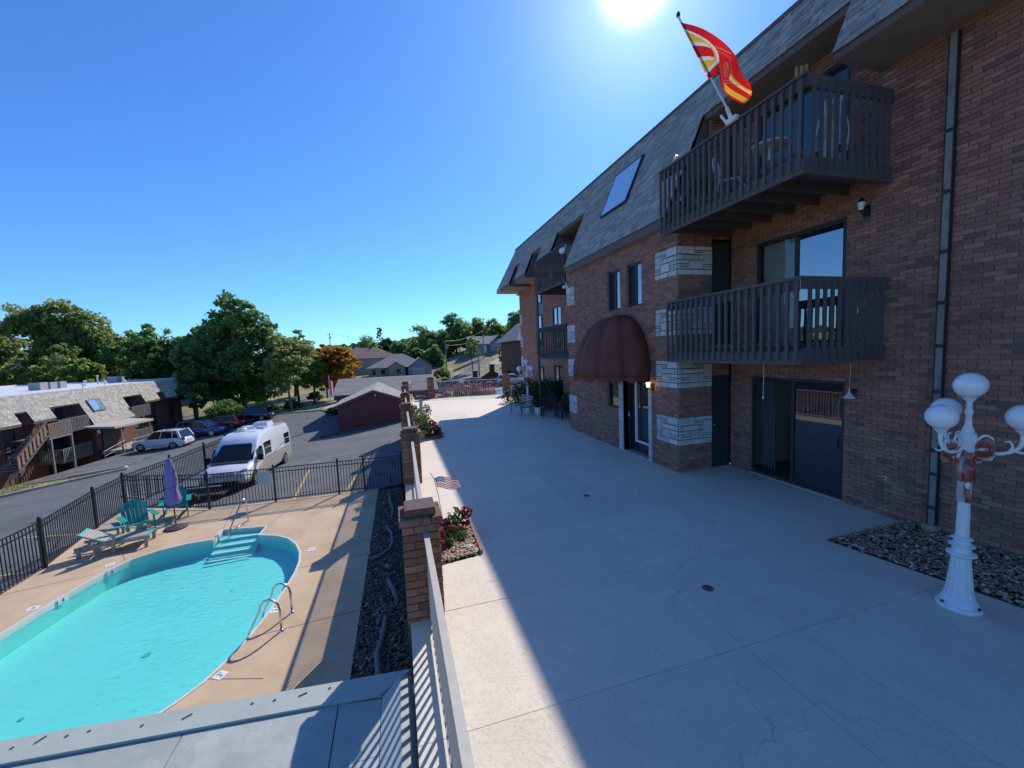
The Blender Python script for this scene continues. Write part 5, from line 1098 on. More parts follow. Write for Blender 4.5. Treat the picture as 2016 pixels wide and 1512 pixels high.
# ---------------------------------------------------------------- pool deck, pool, fence
ZP = -2.3
POOL = [(-7.86,10.12),(-7.77,10.68),(-7.65,11.39),(-7.42,12.3),(-7.14,12.88),(-6.68,13.24),(-6.1,13.42),(-5.49,13.47),(-5.46,14.15),(-4.22,13.92),(-4.25,13.30),(-3.69,13.03),(-3.32,12.71),(-3.0,12.19),(-2.79,11.63),(-2.70,11.1),(-2.68,10.56),(-2.74,9.8),(-2.85,9.0),(-2.99,8.3),(-3.14,7.8),(-3.35,7.33),(-3.6,7.0),(-3.9,6.7),(-4.4,6.35),(-5.2,6.1),(-6.2,6.15),(-7.1,6.6),(-7.7,7.4),(-7.95,8.6),(-7.94,9.4)]
DECK = [(-9.3,5.0),(-9.3,13.2),(-9.72,16.0),(-9.85,17.5),(-9.3,17.6),(-6.7,16.45),(-.93,16.25),(-1.05,3.2),(-9.3,3.2)]
m_deck = mat('tan_deck', (.56,.41,.265), .9, .12, 1.2, .3, 60, col2=(.49,.345,.215), mixscale=.9, mixsharp=.55)
m_poolw = mat('pool_plaster', (.16,.68,.62), .6, .05, 1.2, .0)
m_cop = mat('coping_white', (.62,.62,.58), .6, .1, 6)
def poly_with_hole(name, outer, hole, z, mt, kind='structure', z2=None):
    bm = bmesh.new(); 
    def ring(p): vs = [bm.verts.new((a, b, z)) for a, b in p]; return [bm.edges.new((vs[i], vs[(i+1) % len(vs)])) for i in range(len(vs))]
    es = ring(outer)+ring(hole); bmesh.ops.triangle_fill(bm, edges=es, use_beauty=True)
    # drop faces inside the hole
    def ins(x, y, poly):
        c = False; j = len(poly)-1
        for i in range(len(poly)):
            if (poly[i][1] > y) != (poly[j][1] > y) and x < (poly[j][0]-poly[i][0])*(y-poly[i][1])/(poly[j][1]-poly[i][1])+poly[i][0]: c = not c
            j = i
        return c
    bad = [f for f in bm.faces if ins(*f.calc_center_median()[:2], hole)]; bmesh.ops.delete(bm, geom=bad, context='FACES')
    for f in bm.faces:
        if f.normal.z < 0: f.normal_flip()
    me = bpy.data.meshes.new(name); bm.to_mesh(me); bm.free(); me.materials.append(mt); o = bpy.data.objects.new(name, me); COL.objects.link(o); o['kind'] = kind; return o
deck = poly_with_hole('pool_deck', DECK, POOL, ZP, m_deck)
def joints_deck():
    t = m_deck.node_tree; N = t.nodes; L = t.links; P = N['Principled BSDF']; src = P.inputs['Base Color'].links[0].from_socket
    return src
mb = MB()   # saw cut joints across the deck
for a, b in (((-2.65, 10.75), (-1.0, 10.9)), ((-2.9, 8.3), (-1.03, 8.45)), ((-3.3, 7.4), (-2.4, 7.1)), ((-9.4, 11.9), (-7.6, 12.3)), ((-4.2, 14.0), (-3.6, 16.3)), ((-5.5, 14.2), (-5.9, 16.4)), ((-7.3, 12.9), (-8.6, 14.9))): mb.bar((*a, ZP+.001), (*b, ZP+.001), .012, .003)
o = mb.build('deck_joint', mat('joint_dark', (.12,.09,.07), .95)); tag(o, kind='structure')
mb = MB(); n = len(DECK)
for i in range(n): a, b = DECK[i], DECK[(i+1) % n]; mb.quad((*b, ZP-1), (*a, ZP-1), (*a, ZP), (*b, ZP))
o = mb.build('deck_edge', m_kerb); tag(o, kind='structure')
pool = thing('swimming_pool', 'freeform turquoise swimming pool with white edge and corner steps', 'pool', (-5.3, 9.9, ZP))
mb = MB(); n = len(POOL); dp = lambda x, y: ZP-.40-.10*max(0, min(1, (-x-4)/4))
for i in range(n):
    a, b = POOL[i], POOL[(i+1) % n]; mb.quad((*a, dp(*a)), (*b, dp(*b)), (*b, ZP-.02), (*a, ZP-.02))
w_ = mb.build('basin_wall', m_poolw, pool)
bm = bmesh.new(); bm.faces.new([bm.verts.new((x, y, 0)) for x, y in POOL])
for k in np.arange(-8, -2, 1.0): bmesh.ops.bisect_plane(bm, geom=bm.verts[:]+bm.edges[:]+bm.faces[:], plane_co=(k, 0, 0), plane_no=(1, 0, 0))
bmesh.ops.triangulate(bm, faces=bm.faces[:])
for v in bm.verts: v.co.z = dp(v.co.x, v.co.y)-ZP; v.co.x += 5.3; v.co.y -= 9.9
for f in bm.faces:
    if f.normal.z < 0: f.normal_flip()
me = bpy.data.meshes.new('basin_floor'); bm.to_mesh(me); bm.free(); me.materials.append(m_poolw); o = bpy.data.objects.new('basin_floor', me); COL.objects.link(o); o.parent = pool
for k in range(4):   # steps
    mb = MB(); o_ = k*.32; y = 14.0-o_; z = ZP-.13-.07*k; mb.box((-5.44+.02, 12.9 if k == 3 else y-.32, ZP-1.5), (-4.27, y+.15, z)); 
    s = mb.build('step', m_poolw, pool); mb = MB(); mb.box((-5.40, y-.33, z-.0), (-4.29, y-.27, z+.008)); mb.build('step_nosing', m_white, pool)
mb = MB()   # coping lip
def offs(poly, d):
    out = []; n = len(poly)
    for i in range(n):
        a, b, c = Vector(poly[i-1]), Vector(poly[i]), Vector(poly[(i+1) % n]); n1 = Vector(((b-a).y, -(b-a).x)).normalized(); n2 = Vector(((c-b).y, -(c-b).x)).normalized(); m_ = (n1+n2); m_ = m_/max(.4, m_.length_squared/2); out.append(tuple(b+m_*d))
    return out
ar = sum(POOL[i-1][0]*POOL[i][1]-POOL[i][0]*POOL[i-1][1] for i in range(len(POOL))); sg = -1 if ar < 0 else 1
IN, OUT = offs(POOL, -.01*sg), offs(POOL, .035*sg)
for i in range(len(POOL)):
    j = (i+1) % len(POOL); a, b, c, d = IN[i], IN[j], OUT[j], OUT[i]
    mb.quad((*a, ZP+.012), (*b, ZP+.012), (*c, ZP+.012), (*d, ZP+.012)); mb.quad((*a, ZP-.14), (*b, ZP-.14), (*b, ZP+.012), (*a, ZP+.012)); mb.quad((*d, ZP+.012), (*c, ZP+.012), (*c, ZP), (*d, ZP))
mb.build('coping', m_cop, pool)
# water
M = bpy.data.materials.new('pool_water'); M.use_nodes = True; t = M.node_tree; N = t.nodes; L = t.links; N.clear()
o_ = N.new('ShaderNodeOutputMaterial'); tr = N.new('ShaderNodeBsdfTransparent'); gl = N.new('ShaderNodeBsdfGlossy'); gl.inputs['Roughness'].default_value = .03
fr = N.new('ShaderNodeFresnel'); gi_ = N.new('ShaderNodeNewGeometry'); io_ = N.new('ShaderNodeMapRange'); io_.inputs['To Min'].default_value = 1.33; io_.inputs['To Max'].default_value = 1/1.33; L.new(gi_.outputs['Backfacing'], io_.inputs[0]); L.new(io_.outputs[0], fr.inputs[0]); mx2 = N.new('ShaderNodeMixShader'); L.new(fr.outputs[0], mx2.inputs[0]); L.new(tr.outputs[0], mx2.inputs[1]); L.new(gl.outputs[0], mx2.inputs[2])
rf_ = N.new('ShaderNodeBsdfRefraction'); rf_.inputs['IOR'].default_value = 1.33; rf_.inputs[0].default_value = (.86, 1.0, 1.0, 1); tr.inputs[0].default_value = (.86, 1.0, 1.0, 1)
mrr = N.new('ShaderNodeMixShader'); mrr.inputs[0].default_value = .0; L.new(tr.outputs[0], mrr.inputs[1]); L.new(rf_.outputs[0], mrr.inputs[2]); L.new(mrr.outputs[0], mx2.inputs[1])
tc = N.new('ShaderNodeTexCoord'); mp = N.new('ShaderNodeMapping'); mp.inputs['Rotation'].default_value = (0, 0, .6); mp.inputs['Scale'].default_value = (1, 2.0, 1); L.new(tc.outputs['Object'], mp.inputs[0])
n1 = N.new('ShaderNodeTexNoise'); n1.inputs['Scale'].default_value = 4.5; n1.inputs['Detail'].default_value = 4; n1.inputs['Distortion'].default_value = .8; L.new(mp.outputs[0], n1.inputs[0])
b_ = N.new('ShaderNodeBump'); b_.inputs['Strength'].default_value = .7; b_.inputs['Distance'].default_value = .06; L.new(n1.outputs[0], b_.inputs['Height']); L.new(b_.outputs[0], gl.inputs['Normal']); L.new(b_.outputs[0], rf_.inputs['Normal']); L.new(b_.outputs[0], fr.inputs['Normal'])
L.new(mx2.outputs[0], o_.inputs[0]); m_water = M
bm = bmesh.new(); bm.faces.new([bm.verts.new((x, y, ZP-.06)) for x, y in POOL]); bmesh.ops.triangulate(bm, faces=bm.faces[:])
for f in bm.faces:
    if f.normal.z < 0: f.normal_flip()
me = bpy.data.meshes.new('water'); bm.to_mesh(me); bm.free(); me.materials.append(m_water); o = bpy.data.objects.new('water', me); COL.objects.link(o); o['kind'] = 'structure'
# depth marks
m_ink = mat('mark_black', (.02,.02,.02), .7)
def txt(s, size, parent, mt, M_, ex=.0008):
    cd = bpy.data.curves.new('text', 'FONT'); cd.body = s; cd.size = size; cd.align_x = 'CENTER'; cd.align_y = 'CENTER'; cd.extrude = ex
    to = bpy.data.objects.new('text_tmp', cd); COL.objects.link(to); dg = bpy.context.evaluated_depsgraph_get(); dg.update(); me = bpy.data.meshes.new_from_object(to.evaluated_get(dg)); bpy.data.objects.remove(to); bpy.data.curves.remove(cd)
    me.name = 'lettering'; me.materials.clear(); me.materials.append(mt); me.transform(M_)
    o = bpy.data.objects.new('lettering', me); COL.objects.link(o); o.parent = parent; return o
for (x, y, a, s, lb) in ((-7.95, 11.0, -80, '4', 'white deck tile marked 4 on the left pool edge'), (-7.55, 12.75, -65, '3', 'white deck tile marked 3 at the far left curve of the pool'), (-2.52, 11.7, 75, '3', 'white deck tile marked 3 beside the far right curve of the pool'), (-2.72, 9.05, 80, '3', 'white deck tile marked 3 behind the pool ladder'), (-3.12, 7.42, 58, "3'", "white deck tile marked 3' near the shed roof"), (-8.12, 9.9, -88, '4', 'white deck tile at the left edge of the picture by the pool')):
    t = thing('depth_tile', lb, 'depth marker', (x, y, ZP)); t.rotation_euler.z = R(a)
    mb = MB(); mb.box((-.085, -.085, 0), (.085, .085, .006)); mb.build('tile', m_whitef, t, world=False); txt(s, .15, t, m_ink, Matrix.Translation((0, 0, .007)))
for (x, y, a, s, lb) in ((-7.66, 11.3, 8, '4', 'white tile marked 4 on the inner pool wall at left'), (-7.37, 12.42, 20, '3', 'white tile marked 3 on the inner pool wall further back')):
    t = thing('depth_tile', lb, 'depth marker', (x+.03, y, ZP-.03)); e = R(90-a); t.rotation_euler = (0, 0, R(90-a-8))
    mb = MB(); mb.box((-.1, -.012, -.10), (.1, .0, .03)); mb.build('tile', m_whitef, t, world=False); txt(s, .13, t, m_ink, Matrix.Translation((0, -.014, -.035))@Matrix.Rotation(R(90), 4, 'X'))
# rails
def hand(pts, label, nm='pool_rail'):
    for_ = None
    return for_
t = thing('pool_handrail', 'bent stainless handrail rising from the pool entry steps', 'handrail', (-4.9, 14.3, ZP))
mb = MB(); mb.tube([(-4.92, 14.62, ZP), (-4.92, 14.58, ZP+.72), (-4.94, 14.50, ZP+.80), (-4.98, 14.35, ZP+.74), (-5.15, 13.70, ZP+.08), (-5.17, 13.62, ZP-.7)], .021, 8); mb.build('rail', m_steel, t, smooth=True); mb = MB(); mb.tube([(-4.95, 14.48, ZP+.05), (-5.12, 13.85, ZP+.02)], .018, 8); mb.build('cross_rail', m_steel, t, smooth=True); mb = MB(); mb.lathe([(.045, 0), (.04, .02)], (-4.92, 14.62, ZP), 12); mb.build('flange', m_steel, t)
t = thing('pool_ladder', 'stainless pool ladder with two hooped rails and white treads', 'ladder', (-2.8, 8.7, ZP))
for (a, b) in (((-2.42, 8.30), (-3.02, 8.43)), ((-2.36, 8.85), (-2.94, 8.98))):
    a, b = Vector((*a, ZP)), Vector((*b, ZP)); mb = MB(); pts = [a, a+Z3*.42]
    for k in range(7): f = math.pi*k/6; pts.append(a.lerp(b, (1-math.cos(f))/2*.62)+Z3*(.42+.22*math.sin(f)))
    pts += [a.lerp(b, .8)+Z3*.22, b+Z3*(-.02), b-Z3*.9]; mb.tube(pts, .022, 8); r_ = mb.build('rail', m_steel, t, smooth=True); mb = MB(); mb.lathe([(.05, 0), (.04, .02)], a, 12); mb.build('flange', m_steel, r_)
for z in (-.12, -.38, -.64): mb = MB(); mb.obox((-3.06, 8.44, ZP+z), (.085, .54, 0), (.10, -.02, 0), (0, 0, .03)); mb.build('tread', m_whitef, t)
# leaves and a cleaner tablet float in the pool
m_deadleaf = mat('dead_leaf', (.08,.07,.05), .8)
for i, (x, y, s, lb) in enumerate(((-5.0, 9.1, .07, 'dark oval drain cover seen at the bottom of the pool'), (-6.2, 8.1, .04, 'dark drain spot under the water nearer the left'), (-4.2, 11.0, .03, 'small leaf under water below the ladder side'))):
    t = thing('pool_drain' if i < 2 else 'leaf', lb, 'drain' if i < 2 else 'leaf', (x, y, ZP-1.2)); mb = MB(); z = dp(x, y)+.004; mb.lathe([(s, 0), (s*.95, .006)], (x, y, z), 14); mb.build('cover', mat('teal_grate', (.08,.40,.40), .8), t)
# gravel strip beside the retaining wall with driftwood
STRIP = [(-1.02, 3.4), (-.02, 3.4), (-.02, 16.1), (-.93, 16.1)]
mb = MB(); mb.prism(STRIP, -2.6, -2.335); s = mb.build('soil', m_soil); tag(s, kind='structure')
rocks('gravel', STRIP, -2.325, 9000, .018, .042, m_dgrav, 3)
m_drift = mat('driftwood', (.22,.20,.19), .85, .25, 10, .5, 30, stretch=(1,1,.4))
dwl = [([(-.52,15.3),(-.48,14.6),(-.40,13.9),(-.38,13.4),(-.42,13.0)], .05, 'forked driftwood nearest the black fence'), ([(-.55,12.3),(-.42,11.9),(-.38,11.3),(-.44,10.9),(-.62,10.6),(-.85,10.55)], .04, 'curved driftwood stick in the middle of the gravel strip'), ([(-.52,10.0),(-.44,9.85),(-.36,9.9)], .06, 'short chunky driftwood piece in the gravel strip'), ([(-.48,9.35),(-.36,8.9),(-.26,8.5)], .05, 'straight driftwood stub beside the first pillar'), ([(-.50,8.0),(-.52,7.5),(-.62,7.0),(-.58,6.5),(-.46,6.1)], .045, 'long wavy driftwood branch below the first pillar'), ([(-.62,5.75),(-.42,5.4),(-.38,4.9)], .025, 'thin reddish branch near the shed roof')]
for pts, r, lb in dwl:
    t = thing('driftwood', lb, 'driftwood', (*pts[0], ZP)); mb = MB(); n = len(pts); P3 = [(x, y, ZP+.04+.03*math.sin(i*2)) for i, (x, y) in enumerate(pts)]; mb.tube(P3, [r*(.5+.6*math.sin(math.pi*(i+.6)/(n+.4))) for i in range(n)], 7); mb.build('branch', m_drift, t, smooth=True)
    if 'forked' in lb: mb = MB(); mb.tube([P3[2], (-.55, 13.6, ZP+.12), (-.62, 13.3, ZP+.06)], [.03, .02, .008], 6); mb.build('fork', m_drift, t, smooth=True)
# ---------------------------------------------------------------- black pool fence
me_pick = None
def fence(pts, label, h=1.27, z0=ZP, post_h=1.35, posts=None, skip_first=False, gate=None):
    t = thing('pool_fence', label, 'fence', (*pts[0], z0)); base = Vector((*pts[0], z0))
    pk = bal_mesh(h-.06, .018, m_black); pk.name = 'picket'
    for i, (a, b) in enumerate(zip(pts, pts[1:])):
        A, B = Vector((*a, z0)), Vector((*b, z0)); d = B-A; L = d.length; u = d/L; n = max(2, round(L/.105)); ang = math.atan2(u.y, u.x)
        for zz, nm in ((h-.015, 'top_rail'), (h-.16, 'middle_rail'), (.10, 'bottom_rail')): mb = MB(); mb.bar(A+Z3*zz, B+Z3*zz, .028, .03); mb.build(nm, m_black, t)
        for k in range(1, n): inst(pk, 'picket', t, A-base+u*(L*k/n)+Z3*.05, (0, 0, ang))
    for i, p in enumerate(pts):
        if i == 0 and skip_first: continue
        mb = MB(); x, y = p; mb.box((x-.032, y-.032, z0), (x+.032, y+.032, z0+post_h)); q = mb.build('post', m_black, t); mb = MB(); mb.ball((x, y, z0+post_h+.018), .034, 8); mb.build('cap', m_black, q, smooth=True)
    return t
fa = fence([(-9.12, 8.6), (-9.14, 10.9), (-9.16, 13.2), (-9.62, 15.9), (-9.72, 17.55)], 'black picket fence running along the left side of the pool deck')
fb = fence([(-9.72, 17.55), (-6.68, 16.42), (-4.54, 16.3), (-2.36, 16.26), (-1.43, 16.24), (-.02, 16.22)], 'black picket fence across the far side of the pool deck before the white van', skip_first=True)
fc = fence([(-9.72, 17.55), (-9.35, 19.9), (-9.1, 22.4), (-8.9, 24.4)], 'black picket fence continuing away from the pool corner towards the parked van', skip_first=True, post_h=1.4)
t = thing('gate_latch', 'black latch box on the fence post in front of the van', 'latch', (-6.68, 16.4, -1.2)); mb = MB(); mb.box((-6.74, 16.36, -1.28), (-6.63, 16.38, -1.0)); mb.build('case', m_black, t); mb = MB(); mb.tube([(-6.68, 16.34, -1.1), (-6.6, 16.34, -1.1)], .01, 6); mb.build('lever', m_black, t)
t = thing('sign', 'pale green pool rules sign hung on the black fence', 'sign', (-4.82, 16.26, -1.4)); mb = MB(); mb.box((-5.05, 16.25, -1.62), (-4.62, 16.262, -1.12)); mb.build('board', mat('pale_sign', (.42,.52,.48), .6), t)
mb = MB()
for k in range(7): mb.box((-5.0, 16.2455, -1.2-.055*k), (-4.70-.04*(k % 3), 16.2495, -1.19-.055*k))
mb.build('print_line', mat('faded_print', (.22,.32,.33), .8), t)
# ---------------------------------------------------------------- pool furniture
m_teal = mat('teal_plastic', (.01,.30,.27), .5, .12, 5); m_teal2 = mat('teal_plastic_light', (.02,.42,.40), .5); m_gwood = mat('grey_plastic_wood', (.36,.31,.26), .7, .12, 5)
def adirondack(x, y, rz, label):
    t = thing('adirondack_chair', label, 'chair', (x, y, ZP), rz, group='teal adirondack chairs')
    for k in range(6):
        xx = -.25+k*.1; top = .98-.035*abs(k-2.5)**1.6; mb = MB(); mb.obox((xx*.96-.046, .22, .26), (.093, 0, 0), (0, .02, 0), (xx*.12, .30, top-.28)); mb.build('back_slat', m_teal, t, world=False)
    for k in range(5): mb = MB(); mb.obox((-.27, -.34+k*.115, .37-k*.028), (.54, 0, 0), (0, .10, -.02), (0, 0, .02)); mb.build('seat_slat', m_teal, t, world=False)
    for s in (-1, 1):
        mb = MB(); mb.box((s*.36-.07, -.40, .54), (s*.36+.07, .36, .565)); mb.build('armrest', m_teal, t, world=False)
        mb = MB(); mb.box((s*.31-.015, -.36, 0), (s*.31+.015, -.24, .54)); mb.build('leg', m_teal, t, world=False)
        mb = MB(); mb.obox((s*.29-.015, -.36, .24), (.03, 0, 0), (0, .92, -.23), (0, 0, .11)); mb.build('side_rail', m_teal, t, world=False)
adirondack(-8.0, 14.95, R(38), 'teal adirondack chair nearer the slatted lounger'); adirondack(-7.55, 16.15, R(22), 'teal adirondack chair behind the closed purple umbrella')
def lounger(x, y, rz):
    t = thing('sun_lounger', 'grey and teal slatted sun lounger at the edge of the pool deck', 'lounger', (x, y, ZP), rz); t.scale = (.84, .92, .95)
    for s in (-1, 1): mb = MB(); mb.box((.0 if 0 else -.95, s*.30-.02, .24), (.95, s*.30+.02, .33)); mb.build('side_rail', m_gwood, t, world=False)
    for xx in (-.85, .0, .85):
        for s in (-1, 1): mb = MB(); mb.obox((xx-.06, s*.335-.02, 0), (.10, 0, 0), (0, .04, 0), (.02, 0, .30 if xx else .33)); mb.build('leg', m_gwood, t, world=False)
    for k in range(13): mb = MB(); xx = -.18+k*.087; mb.box((xx, -.28, .331), (xx+.078, .28, .35)); mb.build('seat_slat', m_teal2 if k > 11 else m_gwood, t, world=False)
    e = Vector((-.80, 0, .42)).normalized()
    for k in range(8): p = Vector((-.19, 0, .345))+e*(.09*k+.02); mb = MB(); mb.obox(p-Vector((0, .28, 0)), e*.08, (0, .56, 0), (.008, 0, .016)); mb.build('back_slat', m_teal2 if k > 6 else m_gwood, t, world=False)
    for s in (-1, 1):
        mb = MB(); mb.obox(Vector((-.19, s*.27-.02, .32)), e*.76, (0, .04, 0), (.01, 0, .03)); mb.build('back_rail', m_gwood if s > 0 else m_teal2, t, world=False)
        mb = MB(); mb.box((-.40, s*.36-.05, .53), (.12, s*.36+.05, .555)); mb.build('armrest', m_teal2, t, world=False); mb = MB(); mb.box((.02, s*.36-.03, .33), (.08, s*.36+.03, .53)); mb.build('arm_post', m_gwood, t, world=False)
lounger(-7.95, 13.85, R(10))
t = thing('side_table', 'low grey slatted table between the lounger and the teal chair', 'table', (-8.55, 14.65, ZP), R(15))
for k in range(5): mb = MB(); mb.box((-.26+k*.105, -.25, .42), (-.165+k*.105, .25, .44)); mb.build('top_slat', m_gwood, t, world=False)
for a, b in ((-.22, -.22), (.22, -.22), (-.22, .22), (.22, .22)): mb = MB(); mb.box((a-.03, b-.03, 0), (a+.03, b+.03, .419)); mb.build('leg', m_gwood, t, world=False)
mb = MB(); mb.box((-.24, -.25, .34), (.24, -.23, .418)); mb.box((-.24, .23, .34), (.24, .25, .418)); mb.build('apron', m_gwood, t, world=False)
# closed umbrella
t = thing('closed_umbrella', 'closed pale purple patio umbrella on a dark round base', 'umbrella', (-7.02, 14.9, ZP)); x, y = -7.02, 14.9
m_lil = mat('lilac_fabric', (.30,.25,.55), .85, .12, 3, .3, 20, trans=.2)
mb = MB(); mb.lathe([(.30, 0), (.30, .04), (.22, .07), (.04, .09)], (x, y, ZP), 24); mb.build('base', mat('bronze_base', (.06,.045,.04), .6), t, smooth=True, auto=35)
mb = MB(); mb.tube([(x, y, ZP+.08), (x, y, ZP+2.28)], .02, 8); mb.build('pole', mat('bronze_pole', (.16,.08,.06), .5), t)
mb = MB(); vs = []; prof = [(.17, .80), (.21, .92), (.19, 1.05), (.125, 1.30), (.15, 1.42), (.15, 1.6), (.125, 1.9), (.08, 2.15), (.02, 2.27)]; n = 24
mb2 = MB()
for i, (r_, z) in enumerate(prof):
    for k in range(n): a = 2*math.pi*k/n+i*.14; rr_ = r_*(1+.22*math.sin(k*math.pi*.667+i*.3)); mb2.v.append((x+rr_*math.cos(a)*.95, y+rr_*math.sin(a)*.85, ZP+z+(.05*math.sin(k*2.1) if i == 0 else 0)))
for i in range(len(prof)-1):
    for k in range(n): mb2.f.append((i*n+k, i*n+(k+1) % n, (i+1)*n+(k+1) % n, (i+1)*n+k)); mb2.mi.append(0)
mb2.build('canopy', m_lil, t, smooth=True); mb = MB(); mb.lathe([(.145, 1.28), (.145, 1.33)], (x, y, ZP), 16); mb.build('strap', m_lil, t)
# ---------------------------------------------------------------- vehicles
m_tyre = mat('tyre', (.02,.02,.021), .85); m_rim = mat('alloy_rim', (.45,.45,.46), .3, metal=.8); m_arch = mat('wheel_arch', (.01,.01,.01), .95)
m_red_l = mat('tail_lens', (.35,.01,.01), .25, coat=1); m_head = mat('head_lens', (.6,.62,.65), .12, coat=1); m_plate = mat('number_plate', (.6,.6,.55), .5); m_carglass = glass('car_glass', (.012,.014,.018), .03)
def wheel(root, x, y, z, r=.34, w=.22, side=1, axis='x'):
    """wheel with its axle along local x"""
    mb = MB(); mb.lathe([(r*.62, -w/2), (r*.96, -w/2), (r, -w/3), (r, w/3), (r*.96, w/2), (r*.62, w/2)], (x, y, z), 20, 'x'); o = mb.build('wheel', m_tyre, root, world=False, smooth=True, auto=40)
    mb = MB(); xo = x+side*w/2; mb.lathe([(r*.62, -.02), (r*.62, .006), (r*.55, .008)], (xo, y, z), 18, 'x')
    for k in range(5):
        a = k*2*math.pi/5+.3; mb.obox(Vector((xo+side*.009, y-.03*math.sin(a+1.57), z-.03*math.cos(a+1.57)))-Vector((.0, 0, 0)), (side*.012, 0, 0), (0, .06*math.sin(a+1.57), .06*math.cos(a+1.57)), (0, r*.55*math.sin(a), r*.55*math.cos(a)))
    mb.build('rim', m_rim, o, world=False)
    mb = MB(); mb.lathe([(r*1.16, -.01), (r*1.16, .004)], (x+side*(w/2-.035), y, z+.02), 20, 'x'); mb.build('wheel_arch', m_arch, root, world=False)
def car(name, label, cat, loc, rz, paint, L=4.7, W=1.86, H=1.7, belt=1.05, hood=(1.0, .92), clear=.22, cab=(.27, .43, .97, .90), tilt=0, group=None, rack=False):
    """local: length along y, front at -y. cab = (base front, top front, base rear, top rear) as fractions of the length"""
    t = thing(name, label, cat, loc, rz, group); t.rotation_euler = (tilt, 0, rz)
    hl, hw = L/2, W/2; f2y = lambda f: -hl+f*L
    mb = MB(); st = []
    top = [(0, .62*hood[1]+.1), (.03, hood[1]*.86), (.10, hood[1]), (cab[0], hood[0]), (cab[0]+.05, belt), (.86, belt+.02), (.95, belt), (.985, belt*.86), (1, belt*.6)]
    for f, zt in top:
        e = min(f, 1-f); wd = hw*(1-.22*max(0, 1-e/.10)**2); zb = clear+(.10 if e < .02 else 0)
        st.append([(0, zb), (wd*.9, zb), (wd*.985, zb+.14), (wd, zb+.38), (wd*.985, zt-.16), (wd*.92, zt-.03), (wd*.80, zt), (0, zt+.02)])
    vs = []; fs = []; m_ = len(st[0])
    for (f, _), s in zip(top, st):
        for sx in (1, -1):
            for (a, b) in s: vs.append((sx*a, f2y(f), b))
    n2 = 2*m_
    for i in range(len(st)-1):
        for k in range(m_-1):
            a = i*n2+k; fs.append((a, a+1, a+1+n2, a+n2)); a += m_; fs.append((a+1, a, a+n2, a+1+n2))
    fs.append(tuple(range(m_))[::-1]+tuple(range(m_, n2))[0:0]); fs.append(tuple(range(m_, n2)))
    e0 = (len(st)-1)*n2; fs.append(tuple(range(e0, e0+m_))); fs.append(tuple(range(e0+m_, e0+n2))[::-1])
    mb.add(vs, fs); mb.build('body', paint, t, smooth=True, world=False, auto=38)
    b0, t0, b1, t1 = (f2y(c) for c in cab); w0, w1 = hw*.90, hw*.74; zt = H
    mb = MB(); zm = belt-.04
    mb.add([(-w0, b0, zm), (w0, b0, zm), (w0, b1, zm), (-w0, b1, zm), (-w1, t0, zt-.05), (w1, t0, zt-.05), (w1, t1, zt-.05), (-w1, t1, zt-.05)], [(0,1,5,4),(1,2,6,5),(2,3,7,6),(3,0,4,7)]); mb.build('window_glass', m_carglass, t, world=False)
    mb = MB(); q = []
    for f, dz, ww in ((0, -.055, w1*.99), (.10, -.01, w1*1.0), (.5, .0, w1*1.02), (.9, -.015, w1), (1.0, -.07, w1)):
        y = t0-.02+(t1-t0+.04)*f; q.append([(-ww, y, zt-.07), (-ww*.93, y, zt+dz+.0), (0, y, zt+dz+.02), (ww*.93, y, zt+dz), (ww, y, zt-.07)])
    vs = [p for r_ in q for p in r_]; mb.add(vs, [(i*5+k, i*5+k+1, (i+1)*5+k+1, (i+1)*5+k) for i in range(4) for k in range(4)]+[(0,1,2,3,4),(24,23,22,21,20)]); mb.build('roof', paint, t, smooth=True, world=False, auto=40)
    for s in (1, -1):
        for (ya, yb, wd) in ((b0, t0, .08), (b1-.10, t1-.10, .22), (b0+(b1-b0)*.40, t0+(t1-t0)*.34, .06), (b0+(b1-b0)*.74, t0+(t1-t0)*.76, .08)):
            mb = MB(); mb.bar((s*(w0+.004), ya, zm), (s*(w1+.006), yb, zt-.05), wd*.8, wd, up=(1, 0, 0)); mb.build('pillar', paint, t, world=False)
        mb = MB(); mb.obox((s*hw*.97, b0+.28, belt-.02), (s*.17, -.02, 0), (0, .07, 0), (0, 0, .12)); mb.build('mirror', paint, t, world=False)
        mb = MB(); mb.obox((s*hw*.58, -hl+.03, hood[1]*.70), (s*hw*.30, .15, 0), (0, .05, 0), (0, .06, .13)); mb.build('headlight', m_head, t, world=False)
        mb = MB(); mb.obox((s*hw*.62, hl-.10, belt*.78), (s*hw*.30, -.04, 0), (0, .09, 0), (0, -.03, .20)); mb.build('tail_light', m_red_l, t, world=False)
        for yy in (-hl+L*.19, hl-L*.20): wheel(t, s*(hw-.10), yy, .36, .36, .22, s)
    mb = MB(); mb.box((-hw*.45, -hl-.015, .50), (hw*.45, -hl+.03, .66)); mb.build('grille', m_arch, t, world=False)
    mb = MB(); mb.box((-.26, hl-.01, belt*.62), (.26, hl+.012, belt*.62+.14)); mb.build('number_plate', m_plate, t, world=False)
    mb = MB(); mb.box((-hw*.9, -hl+.01, clear+.02), (hw*.9, -hl+.07, clear+.14)); mb.box((-hw*.9, hl-.07, clear+.05), (hw*.9, hl+.015, clear+.22)); mb.build('bumper', m_arch, t, world=False)
    if rack:
        for s in (1, -1): mb = MB(); mb.tube([(s*w1*.9, t0+.3, zt+.0), (s*w1*.9, t0+.35, zt+.05), (s*w1*.9, t1-.3, zt+.05), (s*w1*.9, t1-.2, zt-.0)], .02, 6); mb.build('roof_rail', m_rim, t, world=False)
    return t
